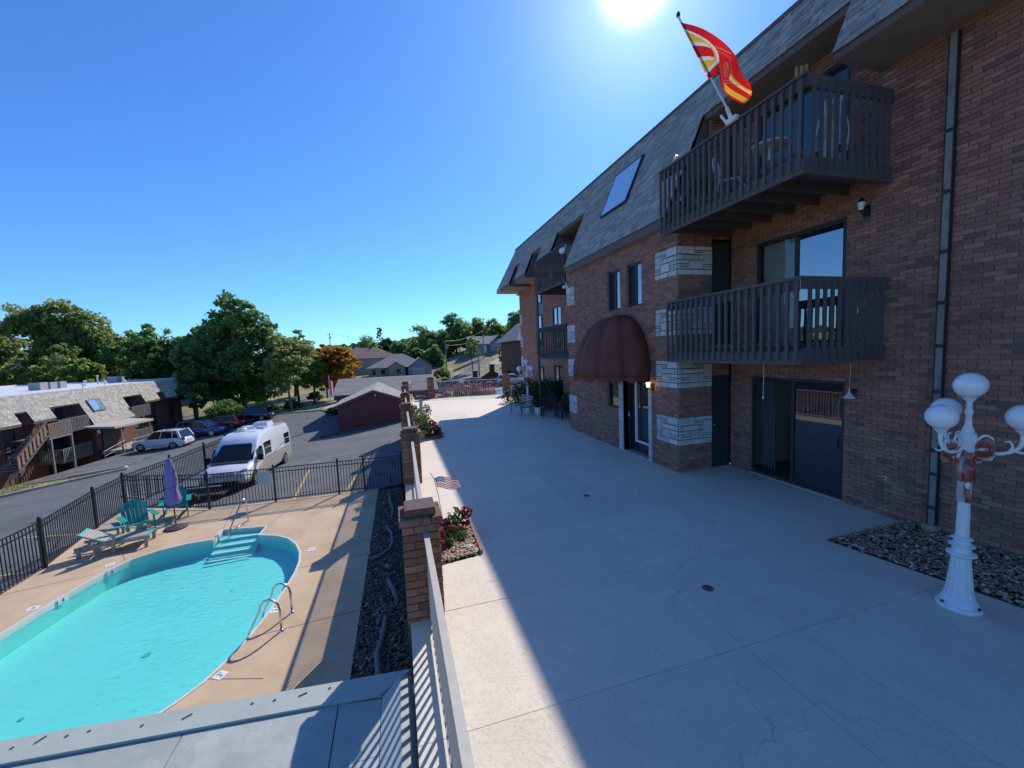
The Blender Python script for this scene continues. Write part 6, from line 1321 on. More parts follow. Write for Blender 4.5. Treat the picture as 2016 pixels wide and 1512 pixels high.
pw = mat('pearl_white_paint', (.66,.67,.68), .25, coat=1); pb = mat('blue_car_paint', (.01,.05,.20), .25, coat=1, metal=.3); pr_ = mat('red_car_paint', (.55,.01,.015), .25, coat=1, metal=.2); pd = mat('navy_car_paint', (.008,.012,.035), .25, coat=1, metal=.2); pg = mat('grey_car_paint', (.30,.31,.33), .3, coat=1, metal=.4)
def onlot(x, y): return (x, y, tz(x, y)+.05)
car('parked_suv', 'white suv with dark rear windows parked nose to the entrance canopy', 'car', onlot(-21.7, 45.6), R(-99), pw, L=4.55, H=1.75, tilt=0, rack=False)
car('parked_suv', 'bright blue suv parked between the white suv and the red car', 'car', onlot(-20.5, 50.6), R(80), pb, L=4.6, H=1.68)
car('parked_car', 'red hatchback parked behind the blue suv', 'car', onlot(-19.6, 53.4), R(-95), pr_, L=4.4, H=1.48, belt=.95, hood=(.92, .82))
car('parked_suv', 'dark navy suv parked under the big tree', 'car', onlot(-17.2, 55.8), R(-98), pd, L=4.6, H=1.66)
def rv_van():
    gx_, gy_ = -7.58, 23.8
    t = thing('camper_van', 'white high roof camper van with tan lower body parked behind the pool fence', 'van', (gx_, gy_, tz(gx_, gy_)+.05)); t.rotation_euler = (math.atan2(tz(gx_, gy_+2)-tz(gx_, gy_-2), 4), 0, R(-2.3))
    Pw = mat('van_white', (.74,.75,.76), .3, coat=.8); Pt = mat('van_tan', (.42,.38,.30), .4, coat=.4); hl = 3.4
    # (y, z bottom, z top, half width low, half width top)
    S = [(-3.40,.45,.66,.78,.62),(-3.34,.36,.84,.88,.74),(-3.12,.32,.98,.95,.84),(-2.62,.30,1.12,.985,.90),(-2.42,.30,1.18,.99,.92),(-2.05,.30,1.52,1.0,.88),(-1.70,.30,1.84,1.0,.84),(-1.50,.30,2.06,1.0,.82),(-1.15,.30,2.27,1.0,.80),(-.6,.30,2.37,1.0,.80),(3.15,.30,2.37,1.0,.80),(3.36,.34,2.30,.98,.78),(3.4,.42,2.16,.95,.76)]
    def sec(s):
        y, zb, zt, wl, wt = s; h = zt-zb
        return [(0, zb), (wl*.94, zb), (wl, zb+.10*h+.04), (wl, zb+.36*h), (wl*.99, zb+.55*h), (wl*.5+wt*.5+.02, zb+.84*h), (wt, zt-.05), (wt*.86, zt), (0, zt+.02)]
    vs = []; fs = []; sc = [sec(s) for s in S]; m_ = len(sc[0]); n2 = 2*m_; mi = []
    for s, c in zip(S, sc):
        for sx in (1, -1): vs += [(sx*a, s[0], b) for a, b in c]
    mb = MB()
    for i in range(len(S)-1):
        for k in range(m_-1):
            a = i*n2+k; f1 = (a, a+1, a+1+n2, a+n2); a += m_; f2 = (a+1, a, a+n2, a+1+n2); cm = 1 if k < 3 and True else 0
            fs += [f1, f2]; mi += [cm, cm]
    fs.append(tuple(range(m_))[::-1]); fs.append(tuple(range(m_, n2))); e0 = (len(S)-1)*n2; fs.append(tuple(range(e0, e0+m_))); fs.append(tuple(range(e0+m_, e0+n2))[::-1]); mi += [1, 1, 0, 0]
    mb.v = vs; mb.f = fs; mb.mi = mi; mb.build('body', [Pw, Pt], t, smooth=True, world=False, auto=32)
    # windshield lies on the sloped face
    def W(f, x, n=.012):   # f 0 base .. 1 top
        y0, z0, y1, z1 = -2.44, 1.21, -1.66, 1.92; return Vector((x, y0+(y1-y0)*f, z0+(z1-z0)*f))+Vector((0, -(z1-z0), (y1-y0))).normalized()*n*2.2
    mb = MB(); ws = []; nseg = 8
    for f, hw in ((.0, .90), (.35, .85), (.7, .79), (.98, .745)):
        ws.append([W(f, hw*(k/nseg*2-1))+Vector((0, .10*(abs(k/nseg*2-1))**3, -.015*(abs(k/nseg*2-1))**2)) for k in range(nseg+1)])
    for a, b in zip(ws, ws[1:]):
        for k in range(nseg): mb.quad(a[k], a[k+1], b[k+1], b[k])
    mb.build('windshield', m_carglass, t, smooth=True, world=False)
    mb = MB(); mb.obox((-.80, -2.62, 1.155), (1.6, 0, 0), (0, .16, .06), (0, -.01, .02)); mb.build('wiper_cowl', m_arch, t, world=False)
    mb = MB(); mb.obox((-.45, -3.40, .72), (.90, 0, 0), (0, -.02, 0), (0, .05, .16)); g = mb.build('grille', mat('dark_grille', (.05,.055,.065), .5), t, world=False)
    mb = MB()
    for k in range(4): mb.obox((-.44, -3.425+.013*k, .75+.035*k), (.88, 0, 0), (0, -.012, 0), (0, 0, .014))
    mb.build('grille_bar', Pw, g, world=False)
    mb = MB(); mb.box((-.62, -3.43, .36), (.62, -3.38, .50)); mb.build('air_intake', m_arch, t, world=False)
    mb = MB(); mb.box((-.90, -3.42, .50), (.90, -3.30, .68)); mb.build('bumper', Pt, t, world=False)
    mb = MB(); mb.box((-.28, -3.45, .52), (.02, -3.435, .67)); mb.build('number_plate', m_plate, t, world=False)
    for s in (1, -1):
        mb = MB(); mb.add([(s*.50, -3.41, .66), (s*.86, -3.28, .68), (s*.92, -3.08, .95), (s*.80, -3.16, .98), (s*.52, -3.36, .86), (s*.48, -3.40, .64)], [(0,1,2,3,4) if s > 0 else (4,3,2,1,0)]); md = mb.build('headlight', m_head, t, world=False); md.location.y = -.03
        mb = MB(); mb.add([(s*1.012, -2.15, 1.16), (s*1.012, -1.30, 1.14), (s*.985, -1.38, 1.72), (s*.965, -1.78, 1.74)], [(0,1,2,3) if s > 0 else (3,2,1,0)]); mb.build('side_window', m_carglass, t, world=False)
        for (ya, yb) in ((-1.05, -.15), (2.15, 3.0)):
            mb = MB(); mb.add([(s*1.012, ya, 1.18), (s*1.012, yb, 1.18), (s*.985, yb, 1.82), (s*.985, ya, 1.82)], [(0,1,2,3) if s > 0 else (3,2,1,0)]); w_ = mb.build('side_window', m_carglass, t, world=False)
            mb = MB(); mb.obox((s*1.012, ya-.04, 1.14), (s*.008, 0, 0), (0, yb-ya+.08, 0), (0, 0, .04)); mb.obox((s*.985, ya-.04, 1.82), (s*.012, 0, 0), (0, yb-ya+.08, 0), (0, 0, .04)); mb.obox((s*1.0, ya, 1.50), (s*.012, 0, 0), (0, yb-ya, 0), (0, 0, .03)); mb.build('window_frame', Pw, w_, world=False)
        for (y0, y1, z0, z1, hw) in ((-2.2, 3.2, 1.04, 1.07, 1.014), (.4, 3.2, .80, .83, 1.015)): mb = MB(); mb.obox((s*hw-s*.01, y0, z0), (s*.012, 0, 0), (0, y1-y0, 0), (0, 0, z1-z0)); mb.build('side_trim', mat('stripe_grey', (.30,.30,.30), .4), t, world=False)
        mb = MB(); prev = None
        for k in range(15):
            f = k/14; y = .1+2.9*f; z = 1.02+.42*math.sin(f*1.9)**1.0-.1*f; x = s*(1.016-.01*max(0, z-1.2)/.3); cur = (Vector((x, y, z)), Vector((x, y, z+.045*(1-f*.6))))
            if prev: mb.quad(*( (prev[0], cur[0], cur[1], prev[1]) if s > 0 else (cur[0], prev[0], prev[1], cur[1])))
            prev = cur
        mb.build('swoosh_stripe', mat('stripe_dark', (.12,.12,.14), .4), t, world=False)
        mb = MB(); mb.obox((s*1.02, -2.10, 1.12), (s*.22, -.03, 0), (0, .10, 0), (0, 0, .30)); mb.tube([(s*.98, -1.95, 1.18), (s*1.12, -2.02, 1.26)], .02, 6); mb.build('mirror', m_arch, t, world=False)
        for yy in (-2.45, 2.05): wheel(t, s*.90, yy, .36, .36, .24, s)
    mb = MB(); mb.box((-.12, .6, 2.74), (.52, 1.25, 2.98)) if False else mb.lathe([(.30, 2.37), (.33, 2.44), (.31, 2.54), (.2, 2.58)], (-.25, .5, 0), 4); mb.build('roof_vent', Pw, t, world=False)
    mb = MB(); mb.add([(-.40, 1.4, 2.38), (.40, 1.4, 2.38), (.40, 2.4, 2.38), (-.40, 2.4, 2.38), (-.34, 1.5, 2.60), (.34, 1.5, 2.60), (.36, 2.3, 2.62), (-.36, 2.3, 2.62)], [(0,3,2,1),(4,5,6,7),(0,1,5,4),(1,2,6,5),(2,3,7,6),(3,0,4,7)]); mb.build('air_conditioner', Pw, t, world=False)
    mb = MB(); mb.box((.2, .35, 2.38), (.55, .75, 2.47)); mb.build('roof_hatch', mat('hatch_grey', (.5,.5,.52), .5), t, world=False)
    mb = MB(); mb.tube([(.70, -.4, 2.38), (.70, -.4, 2.46), (.70, 3.0, 2.46), (.70, 3.0, 2.38)], .015, 6); mb.tube([(.5, -.7, 2.37), (.2, -.9, 2.40), (-.3, -.8, 2.45)], .012, 5); mb.build('roof_rail', m_rim, t, world=False)
    mb = MB(); mb.lathe([(.2, 2.38), (.23, 2.5), (.18, 2.56)], (-.25, -.3, 0), 14); mb.build('antenna_dome', Pw, t, world=False)
    mb = MB(); mb.box((-.85, 3.4, .45), (.85, 3.46, .62)); mb.build('rear_bumper', m_arch, t, world=False)
rv_van()
# flat utility trailer left of the van
t = thing('utility_trailer', 'low dark utility trailer with white tongue beside the camper van', 'trailer', (-9.9, 20.6, tz(-9.9, 20.6)+.05), R(-8)); m_tw = mat('trailer_white', (.6,.6,.6), .5)
mb = MB(); mb.box((.15, -.75, .34), (2.6, .75, .42)); mb.build('bed', mat('trailer_bed', (.03,.03,.035), .8), t, world=False)
for s in (-1, 1):
    mb = MB(); mb.tube([(.15, s*.7, .40), (-1.55, s*.06, .42)], .035, 6); mb.build('tongue_bar', m_tw, t, world=False)
    mb = MB(); mb.tube([(.15, s*.74, .40), (.15, s*.74, .68), (.18, s*.74, .70), (2.6, s*.74, .78)], .022, 6); mb.build('side_rail', m_tw, t, world=False)
    wheel(t, 0, 0, 0, .28, .18, 1) if False else None
    mb = MB(); mb.lathe([(.18, -.08), (.28, -.07), (.28, .07), (.18, .08)], (1.5, s*.88, .28), 16, 'y'); mb.build('wheel', m_tyre, t, world=False)
mb = MB(); mb.tube([(-1.55, 0, 0), (-1.55, 0, .78), (-1.75, .0, .85)], .03, 6); mb.build('jack', m_tw, t, world=False)
mb = MB(); mb.lathe([(.06, .40), (.06, .48)], (-1.72, 0, 0), 8); mb.build('coupler', m_black, t, world=False)
# ---------------------------------------------------------------- apartment block across the lot
def brickmat(name, c1, c2, mort, sc):
    M = bpy.data.materials.new(name); M.use_nodes = True; t_ = M.node_tree; N = t_.nodes; L = t_.links; P = N['Principled BSDF']; P.inputs['Roughness'].default_value = .9
    tc = N.new('ShaderNodeTexCoord'); sp = N.new('ShaderNodeSeparateXYZ'); cb = N.new('ShaderNodeCombineXYZ'); L.new(tc.outputs['Object'], sp.inputs[0]); ad_ = N.new('ShaderNodeMath'); ad_.operation = 'ADD'; L.new(sp.outputs[0], ad_.inputs[0]); L.new(sp.outputs[1], ad_.inputs[1]); L.new(ad_.outputs[0], cb.inputs[0]); L.new(sp.outputs[2], cb.inputs[1])
    b = N.new('ShaderNodeTexBrick'); b.inputs['Scale'].default_value = sc; b.inputs['Color1'].default_value = (*c1, 1); b.inputs['Color2'].default_value = (*c2, 1); b.inputs['Mortar'].default_value = (*mort, 1); b.inputs['Mortar Size'].default_value = .012; b.inputs['Brick Width'].default_value = .42; b.inputs['Row Height'].default_value = .14; L.new(cb.outputs[0], b.inputs['Vector']); L.new(b.outputs[0], P.inputs['Base Color']); return M
m_fbrick = brickmat('far_brick', (.17,.065,.04), (.09,.035,.025), (.14,.11,.09), 2.0)
b2 = thing('apartment_building', 'long brick apartment block with brown shingled mansard roof across the parking lot', 'building', (-29, 48, -5))
TX, TZ = -21.55, -7.75
secs2 = [(26, 39.7, ZE, ZT), (39.7, 40.8, 7.45, ZT), (40.8, 43.0, ZE, ZT), (43.0, 46.3, 7.5, ZT), (46.3, 52.4, 5.3, ZT), (52.4, 55.6, 7.45, ZT), (55.6, 58.6, ZE, ZT), (58.6, 60.0, 7.4, ZT), (60.0, 62.7, ZE, ZT), (62.7, 64.1, 7.4, ZT), (64.1, 65.9, ZE, ZT)]
rf2 = mansard(b2, True, secs2, 0, tx=TX, tz_=TZ, pitch=.2, wallx=7.5)
wins = [(39.75, 40.75), (56.2, 57.2), (58.7, 59.9), (62.8, 64.0)]
mb = MB(); ycur = 26; zb_, zt_ = -8, .6
for a, b in wins+[(66.2, 66.2)]:
    if a > ycur: mb.quad((-29, ycur, zb_), (-29, a, zb_), (-29, a, zt_), (-29, ycur, zt_))
    ycur = b
mb.quad((-29, 66.2, zb_), (-46, 66.2, zb_), (-46, 66.2, zt_), (-29, 66.2, zt_)); mb.quad((-27.3, 46.4, -7.9), (-27.3, 52.3, -7.9), (-27.3, 52.3, -2.5), (-27.3, 46.4, -2.5)) ; mb.quad((-29, 46.4, -7.9), (-27.3, 46.4, -7.9), (-27.3, 46.4, -2.5), (-29, 46.4, -2.5)); mb.quad((-27.3, 52.3, -7.9), (-29, 52.3, -7.9), (-29, 52.3, -2.5), (-27.3, 52.3, -2.5))
mb.build('wall', m_fbrick, b2)
mb = MB(); mb.box((-45, 26, -8), (-29.3, 66, .9)); mb.build('inner_wall', m_dark, b2)
m_wroof = mat('white_roof', (.62,.63,.64), .7, .1, .4)
mb = MB(); mb.box((-46, 26, .86), (TX-mx_(ZT)-.02, 65.9, .98)); mb.build('roof_deck', m_wroof, b2); mb = MB(); mb.box((-46.3, 26, .8), (-46, 65.9, 1.15)); mb.box((-46, 65.7, .981), (-29, 65.95, 1.08)); mb.build('parapet', m_wroof, b2)
mb = MB(); x1, x2 = TX-mx_(ZE), TX-mx_(ZT); ze, zt2 = ZE+TZ, ZT+TZ
mb.quad((x1, 65.9, ze), (x1, 66.9, ze), (x2, 65.9, zt2)); mb.quad((x1, 66.9, ze), (-46, 66.9, ze), (-46, 65.9, zt2), (x2, 65.9, zt2)); mb.quad((x1, 66.9, ze-.1), (x1, 65.9, ze-.1), (-29, 65.9, ze-.1), (-29, 66.9, ze-.1)); mb.build('roof_end', m_shingle, b2)
for a, b in wins:
    mb = MB(); mb.box((-29.12, a, -7.9), (-29.06, b, -.2)); mb.build('siding_panel', m_cdoor, b2)
    for z0, z1 in ((-6.9, -5.4), (-4.4, -2.8), (-1.7, -.5)):
        w_ = MB(); 
        f = window('window', (-29.02, a+.05, 0), (0, 1, 0), (1, 0, 0), b-a-.1, z0, z1, b2, [m_gl_bright, m_gl], ft=.05, mull=((b-a)*.5,), inset=-.02)
for (y0, y1, z0, z1) in ((43.4, 45.6, -2.3, -.4), (43.4, 45.6, -4.85, -2.9), (43.4, 45.6, -7.3, -5.3), (53.0, 55.2, -2.3, -.5), (53.0, 55.2, -5.1, -3.0)):
    window('patio_door', (-28.98, y0, 0), (0, 1, 0), (1, 0, 0), y1-y0, z0, z1, b2, [m_gl, m_gl], ft=.06, mull=((y1-y0)/2,), inset=.01)
m_gw = mat('weathered_grey_wood', (.20,.19,.165), .85, .2, 6)
for (y0, y1, z0, z1) in ((42.5, 45.9, -2.55, -1.35), (42.5, 45.9, -5.05, -3.85), (52.2, 55.5, -2.65, -1.45), (52.2, 55.5, -5.3, -4.05)): balcony(b2, -27.35, -28.98, y0, y1, z0, z1, mt=m_gw, pitch=.17, sides=(True, True), bw=.06)
sk = MB(); T2 = lambda y, z, n: Vector((TX-mx_(z), y, z+TZ))+Vector((.9098, 0, .4149))*n
five(sk, T2(47.2, 6.5, 0), T2(48.9, 6.5, 0)-T2(47.2, 6.5, 0), T2(47.2, 7.6, 0)-T2(47.2, 6.5, 0), Vector((.9098, 0, .4149))*.12); k_ = sk.build('skylight', m_dmetal, b2); sk = MB(); five(sk, T2(47.3, 6.58, .121), T2(48.8, 6.58, 0)-T2(47.3, 6.58, 0), T2(47.3, 7.52, 0)-T2(47.3, 6.58, 0), Vector((.9098, 0, .4149))*.01); sk.build('pane', m_skyl, k_)
mb = MB(); mb.box((-29.0, 26, -8), (-28.4, 30, .2)) if False else None
mb = MB(); mb.box((-27.28, 47.2, -5.1), (-27.2, 48.4, -2.9)); mb.build('door', m_cdoor, b2); mb = MB(); mb.box((-27.28, 46.6, -3.3), (-27.22, 47.0, -2.95)); mb.build('notice_board', m_whitef, b2)
mb = MB(); mb.box((-27.15, 46.7, -5.3), (-24.6, 51.2, -5.0)); mb.build('entrance_slab', m_cpath, b2)
# canopy over the entrance
t = thing('entrance_canopy', 'pale flat canopy on two posts over the entrance of the far block', 'canopy', (-25.3, 48, -5)); mb = MB(); mb.add([(-27.2, 44.8, -2.35), (-25.1, 45.2, -2.55), (-25.1, 51.3, -2.75), (-27.2, 51.3, -2.5), (-27.2, 44.8, -2.47), (-25.1, 45.2, -2.75), (-25.1, 51.3, -2.95), (-27.2, 51.3, -2.62)], [(0,1,2,3),(7,6,5,4),(0,4,5,1),(1,5,6,2),(2,6,7,3),(3,7,4,0)]); mb.build('roof_panel', m_cpath, t)
for y in (46.2, 50.8): mb = MB(); mb.box((-25.3, y, tz(-25.2, y)), (-25.2, y+.1, -2.8)); mb.build('post', m_gw, t)
# metal handrails by the canopy
def hrail(pts, label, n=8):
    t = thing('handrail', label, 'handrail', pts[0]); mb = MB(); mb.tube([(x, y, z+.95) for x, y, z in pts], .025, 6); mb.build('top_rail', m_rim, t); mb = MB(); mb.tube([(x, y, z+.5) for x, y, z in pts], .018, 6); mb.build('middle_rail', m_rim, t)
    for a, b in zip(pts, pts[1:]):
        for k in range(n): f = k/(n-1); p = Vector(a).lerp(Vector(b), f); mb = MB(); mb.box((p.x-.015, p.y-.015, p.z), (p.x+.015, p.y+.015, p.z+.95)); mb.build('post', m_rim, t)
hrail([(-25.0, 43.3, -5.4), (-25.1, 46.4, -5.0)], 'grey metal handrail sloping down to the lower level beside the canopy', 3); hrail([(-24.7, 46.8, -5.05), (-24.6, 51.0, -5.1)], 'metal handrail along the entrance slab behind the white suv', 6)
# wooden stair and walkway
m_tan = mat('sunlit_tan_wood', (.27,.17,.11), .8, .15, 6)
t = thing('wooden_stair', 'tan slatted wooden stair climbing to the upper walkway of the far block', 'staircase', (-26.6, 37.4, -6.9)); A, B = Vector((-26.6, 37.2, -4.35)), Vector((-26.6, 40.1, -2.15))
mb = MB(); mb.bar(A+Z3*.95, B+Z3*.95, .06, .16, up=(1, 0, 0)); mb.build('handrail', m_tan, t); mb = MB(); mb.bar(A-Z3*.1, B-Z3*.1, .06, .24, up=(1, 0, 0)); mb.bar(A-Z3*.1-Vector((1.1, 0, 0)), B-Z3*.1-Vector((1.1, 0, 0)), .06, .24, up=(1, 0, 0)); mb.build('stringer', m_gw, t)
for k in range(8): p = A.lerp(B, (k+.5)/8); mb = MB(); mb.box((p.x-.03, p.y-.10, p.z-.05), (p.x+.03, p.y+.10, p.z+.85)); mb.build('slat', m_tan, t)
for k in range(12): p = A.lerp(B, (k+.5)/12); mb = MB(); mb.box((p.x-1.08, p.y-.13, p.z-.02), (p.x-.04, p.y+.13, p.z+.02)); mb.build('tread', m_gw, t)
mb = MB(); mb.box((-28.9, 40.1, -2.62), (-26.5, 42.45, -2.5)); mb.build('walkway', m_gw, t)
for k in range(15): mb = MB(); y = 40.15+k*.16; mb.box((-26.55, y, -2.5), (-26.5, y+.09, -1.45)); mb.build('baluster', m_tan if k < 6 else m_gw, t)
mb = MB(); mb.box((-26.58, 40.1, -1.449), (-26.48, 42.45, -1.38)); mb.build('walkway_rail', m_gw, t)
for y in (40.2, 42.3): mb = MB(); mb.box((-26.6, y, -7.2), (-26.48, y+.12, -2.63)); mb.build('post', m_gw, t)
# condensers on the white roof
m_cond = mat('condenser_grey', (.30,.30,.31), .6, .1, 6)
for (x, y, s, lb) in ((-33, 49.5, .45, 'left of the three grey condensers close together on the white roof'), (-33, 50.7, .42, 'middle one of the three grey condensers on the white roof'), (-33, 51.9, .42, 'right one of the three grey condensers on the white roof'), (-33.2, 60.8, .48, 'single grey condenser further along the white roof'), (-34.5, 64, .4, 'dark condenser near the shaded end of the white roof'), (-35.5, 65, .4, 'last condenser at the far end of the white roof')):
    t = thing('condenser_unit', lb, 'air conditioner', (x, y, .98), group='condensers on the white roof'); mb = MB(); mb.box((x-s, y-s, 1.03), (x+s, y+s, 1.03+1.5*s)); mb.build('casing', m_cond, t); mb = MB(); mb.lathe([(s*.8, 0), (s*.75, .04)], (x, y, 1.031+1.5*s), 16); mb.build('fan_grille', m_arch, t); mb = MB(); mb.box((x-s*.9, y-s*.9, .98), (x+s*.9, y+s*.9, 1.029)); mb.build('base', m_whitef, t)
for (x, y, h, lb) in ((-30.2, 50.5, .3, 'short white roof vent in front of the condensers'), (-31.5, 53.0, .5, 'mushroom shaped white vent right of the three condensers'), (-31.5, 56.0, .35, 'white vent pipe in the middle of the white roof'), (-30.5, 57.5, .28, 'small white vent pipe near the roof edge'), (-33.5, 58.4, .9, 'tall dark vent pipe with white cap'), (-36, 46, .8, 'thin pipe at the left back of the white roof')):
    t = thing('roof_vent', lb, 'vent', (x, y, .98)); mb = MB(); mb.lathe([(.07, 0), (.07, h)], (x, y, .98), 8); mb.build('pipe', m_wroof, t); mb = MB(); mb.lathe([(.16, 0), (.14, .08), (.03, .14)], (x, y, .985+h), 10); mb.build('cap', m_wroof, t)
t = thing('roof_duct', 'long white pipe lying on the flat white roof at the far left', 'pipe', (-33, 42, 1)); mb = MB(); mb.tube([(-33, 30, 1.2), (-33, 43.0, 1.2)], .16, 8); mb.build('pipe', m_wroof, t); mb = MB(); mb.box((-33.2, 43.0, .99), (-32.8, 43.3, 1.5)); mb.build('joint', m_wroof, t)
t = thing('floodlight', 'round white floodlight on the shaded end wall of the far block', 'wall light', (-27.9, 64.6, -1.4)); mb = MB(); mb.ball((-27.8, 64.6, -1.45), .13); mb.build('lamp', m_frost, t); mb = MB(); mb.box((-28.0, 64.5, -1.38), (-27.8, 64.7, -1.3)); mb.build('bracket', m_white, t)
# ---------------------------------------------------------------- dark red garage
m_rsid = mat('dark_red_siding', (.17,.04,.042), .7, .08, 2); m_rsh = mat('grey_brown_shingle', (.185,.165,.145), .95, .15, 1.5, .4, 60, island=[(.29,.26,.23),(.35,.31,.275),(.255,.23,.205),(.32,.29,.255)])
gr = thing('garage', 'dark red sided garage with shallow gable and grey shingled roof by the parking lot', 'garage', (-2, 38, -3.5))
YG = 37.0; gl_, gr_ = -4.98, 1.1; gc_ = -1.97; ze = -1.16; za = -.02
mb = MB(); mb.add([(gl_, YG, -4.6), (gr_, YG, -4.6), (gr_, YG, ze), (gc_, YG, za-.05), (gl_, YG, ze)], [(0,1,2,3,4)]); mb.quad((gl_, 44.2, -5), (gl_, YG, -5), (gl_, YG, ze), (gl_, 44.2, ze)); mb.quad((gr_, YG, -5), (gr_, 44.2, -5), (gr_, 44.2, ze), (gr_, YG, ze))
mb.quad((-6.0, 44.2, -5), (4.0, 44.2, -5), (4.0, 44.2, -.9), (-6.0, 44.2, -.9)); mb.quad((-6.0, 55.6, -5.5), (-6.0, 44.2, -5.5), (-6.0, 44.2, -.9), (-6.0, 49.9, .35), (-6.0, 55.6, -.9)); mb.quad((4, 44.2, -5), (4, 55.6, -5), (4, 55.6, -.9), (4, 49.9, .35), (4, 44.2, -.9)); w_ = mb.build('wall', m_rsid, gr)
for k in range(25):
    x = gl_+.12+k*.245; ztop = (za-.08)-(abs(x-gc_))*(za-ze)/(gc_-gl_); mb = MB(); mb.box((x, YG-.022, -3.75), (x+.19, YG-.002, ztop-.03)); mb.build('siding_board', m_rsid, w_)
def roofplane(parent, p0, p1, p2, p3, mt, thick=.08, rows=22, name='roof_plane'):
    """p0,p1 eave; p2,p3 ridge (same order)"""
    p0, p1, p2, p3 = map(Vector, (p0, p1, p2, p3)); n = (p1-p0).cross(p3-p0).normalized()
    if n.z < 0: n = -n
    mb = MB(); v = [p0, p1, p2, p3]; mb.add([q-n*thick for q in v]+v, [(0,1,2,3),(4,5,6,7),(0,1,5,4),(1,2,6,5),(2,3,7,6),(3,0,4,7)]); o = mb.build(name, mt, parent)
    sh = MB()
    for r in range(rows):
        a, b = p0.lerp(p3, r/rows), p1.lerp(p2, r/rows); c, d = p0.lerp(p3, (r+1)/rows), p1.lerp(p2, (r+1)/rows); L = (b-a).length; m_ = max(1, int(L/.9)); 
        for k in range(m_):
            f0, f1 = k/m_, (k+1)/m_; q = [a.lerp(b, f0), a.lerp(b, f1), c.lerp(d, f1), c.lerp(d, f0)]; sh.quad(q[0]+n*.035, q[1]+n*.035, q[2]+n*.008, q[3]+n*.008); sh.quad(q[0]+n*.002, q[1]+n*.002, q[1]+n*.035, q[0]+n*.035)
    s = sh.build('shingles', mt, o, world=True); s['kind'] = 'stuff'; return o
sl = (za-ze)/(gc_-gl_); el, er = gl_-.45, gr_+.45; zel = za-(gc_-el)*sl
roofplane(gr, (el, YG-.35, zel), (el, 47.5, zel), (gc_, 49.5, za), (gc_, YG-.35, za), m_rsh); roofplane(gr, (er, YG-.35, zel), (er, 47.5, zel), (gc_, 49.5, za), (gc_, YG-.35, za), m_rsh)
roofplane(gr, (-6.4, 43.8, -.92), (4.4, 43.8, -.92), (4.4, 49.9, .42), (-6.4, 49.9, .42), m_rsh); roofplane(gr, (-6.4, 56.0, -.92), (4.4, 56.0, -.92), (4.4, 49.9, .42), (-6.4, 49.9, .42), m_rsh)
for s, xe in ((-1, el), (1, er)): mb = MB(); mb.bar((xe, YG-.37, zel-.10), (gc_, YG-.37, za-.08), .03, .17, up=(0, 1, 0)) if False else mb.obox((xe, YG-.385, zel-.17), (gc_-xe, 0, za-zel), (0, .03, 0), (0, 0, .165)); mb.build('barge_board', m_fascia, gr)
t = thing('floodlight', 'small lamp at the peak of the dark red gable', 'wall light', (-1.85, YG-.1, -.5)); mb = MB(); mb.ball((-1.85, YG-.14, -.52), .07); mb.build('lamp', m_frost, t); mb = MB(); mb.box((-1.89, YG-.13, -.5), (-1.81, YG-.024, -.38)); mb.build('bracket', m_white, t)
# limp flag at the garage's far corner
t = thing('hanging_flag', 'limp red and blue striped flag hanging at the left end of the garage roof', 'flag', (-6.4, 43.9, -.9)); mb = MB(); mb.tube([(-6.5, 43.8, -1.4), (-6.5, 43.8, 1.2)], .03, 6); mb.build('pole', m_white, t)
for k in range(4): mb = MB(); x = -6.48+.09*k; mb.quad((x, 43.78+.03*(k % 2), -.9+.1*k), (x+.10, 43.78+.03*((k+1) % 2), -.85+.1*k), (x+.10, 43.78+.03*((k+1) % 2), .75-.08*k), (x, 43.78+.03*(k % 2), .8-.08*k)); mb.build('stripe', MATS[('flag_blue', 'flag_red', 'flag_white', 'flag_red')[k]], t)
# ---------------------------------------------------------------- houses beyond
m_fieldst = mat('field_stone', (.36,.32,.26), .9, .2, 5, .4, 8, island=[(.42,.38,.32),(.27,.24,.20),(.36,.30,.23),(.48,.44,.38),(.22,.20,.18)])
m_hsh = mat('grey_shingle', (.16,.15,.14), .95, .12, .8, .3, 30, island=[(.25,.235,.22),(.29,.275,.255),(.22,.205,.19)]); m_bsh = mat('brown_shingle', (.16,.105,.085), .95, .12, .8, island=[(.24,.165,.135),(.27,.185,.15),(.21,.145,.12)])
m_bluesid = mat('blue_grey_siding', (.22,.25,.30), .8, .1, 2); m_garb = mat('garage_door_tan', (.40,.36,.33), .7)
def hip(parent, x0, x1, y0, y1, ze, zr, mt, rows=14, gable=False):
    d = (y1-y0)/2; yc = (y0+y1)/2; a, b = (x0, x1) if gable else (x0+d, x1-d)
    roofplane(parent, (x0, y0, ze), (x1, y0, ze), (b, yc, zr), (a, yc, zr), mt, rows=rows); roofplane(parent, (x0, y1, ze), (x1, y1, ze), (b, yc, zr), (a, yc, zr), mt, rows=rows)
    if not gable: roofplane(parent, (x0, y0, ze), (x0, y1, ze), (a, yc, zr), (a, yc, zr+.001), mt, rows=rows); roofplane(parent, (x1, y0, ze), (x1, y1, ze), (b, yc, zr), (b, yc, zr+.001), mt, rows=rows)
h1 = thing('stone_house', 'stone faced house with grey hipped roof and pale garage door beyond the garage', 'house', (1, 108, -2)); 
mb = MB(); mb.box((-6.4, 104, -5), (8.0, 116, .1)); mb.build('wall', m_fieldst, h1)
st_ = MB()
for r in range(9):
    x = -6.4
    while x < 2.2:
        w = rnd.uniform(.35, .8); xe = min(x+w, 2.2); five(st_, Vector((x+.02, 104, -2.3+r*.27+.02)), Vector((xe-x-.04, 0, 0)), Z3*.23, Vector((0, -rnd.uniform(.05, .09), 0))); x = xe
o = st_.build('field_stones', m_fieldst, h1); o['kind'] = 'stuff'
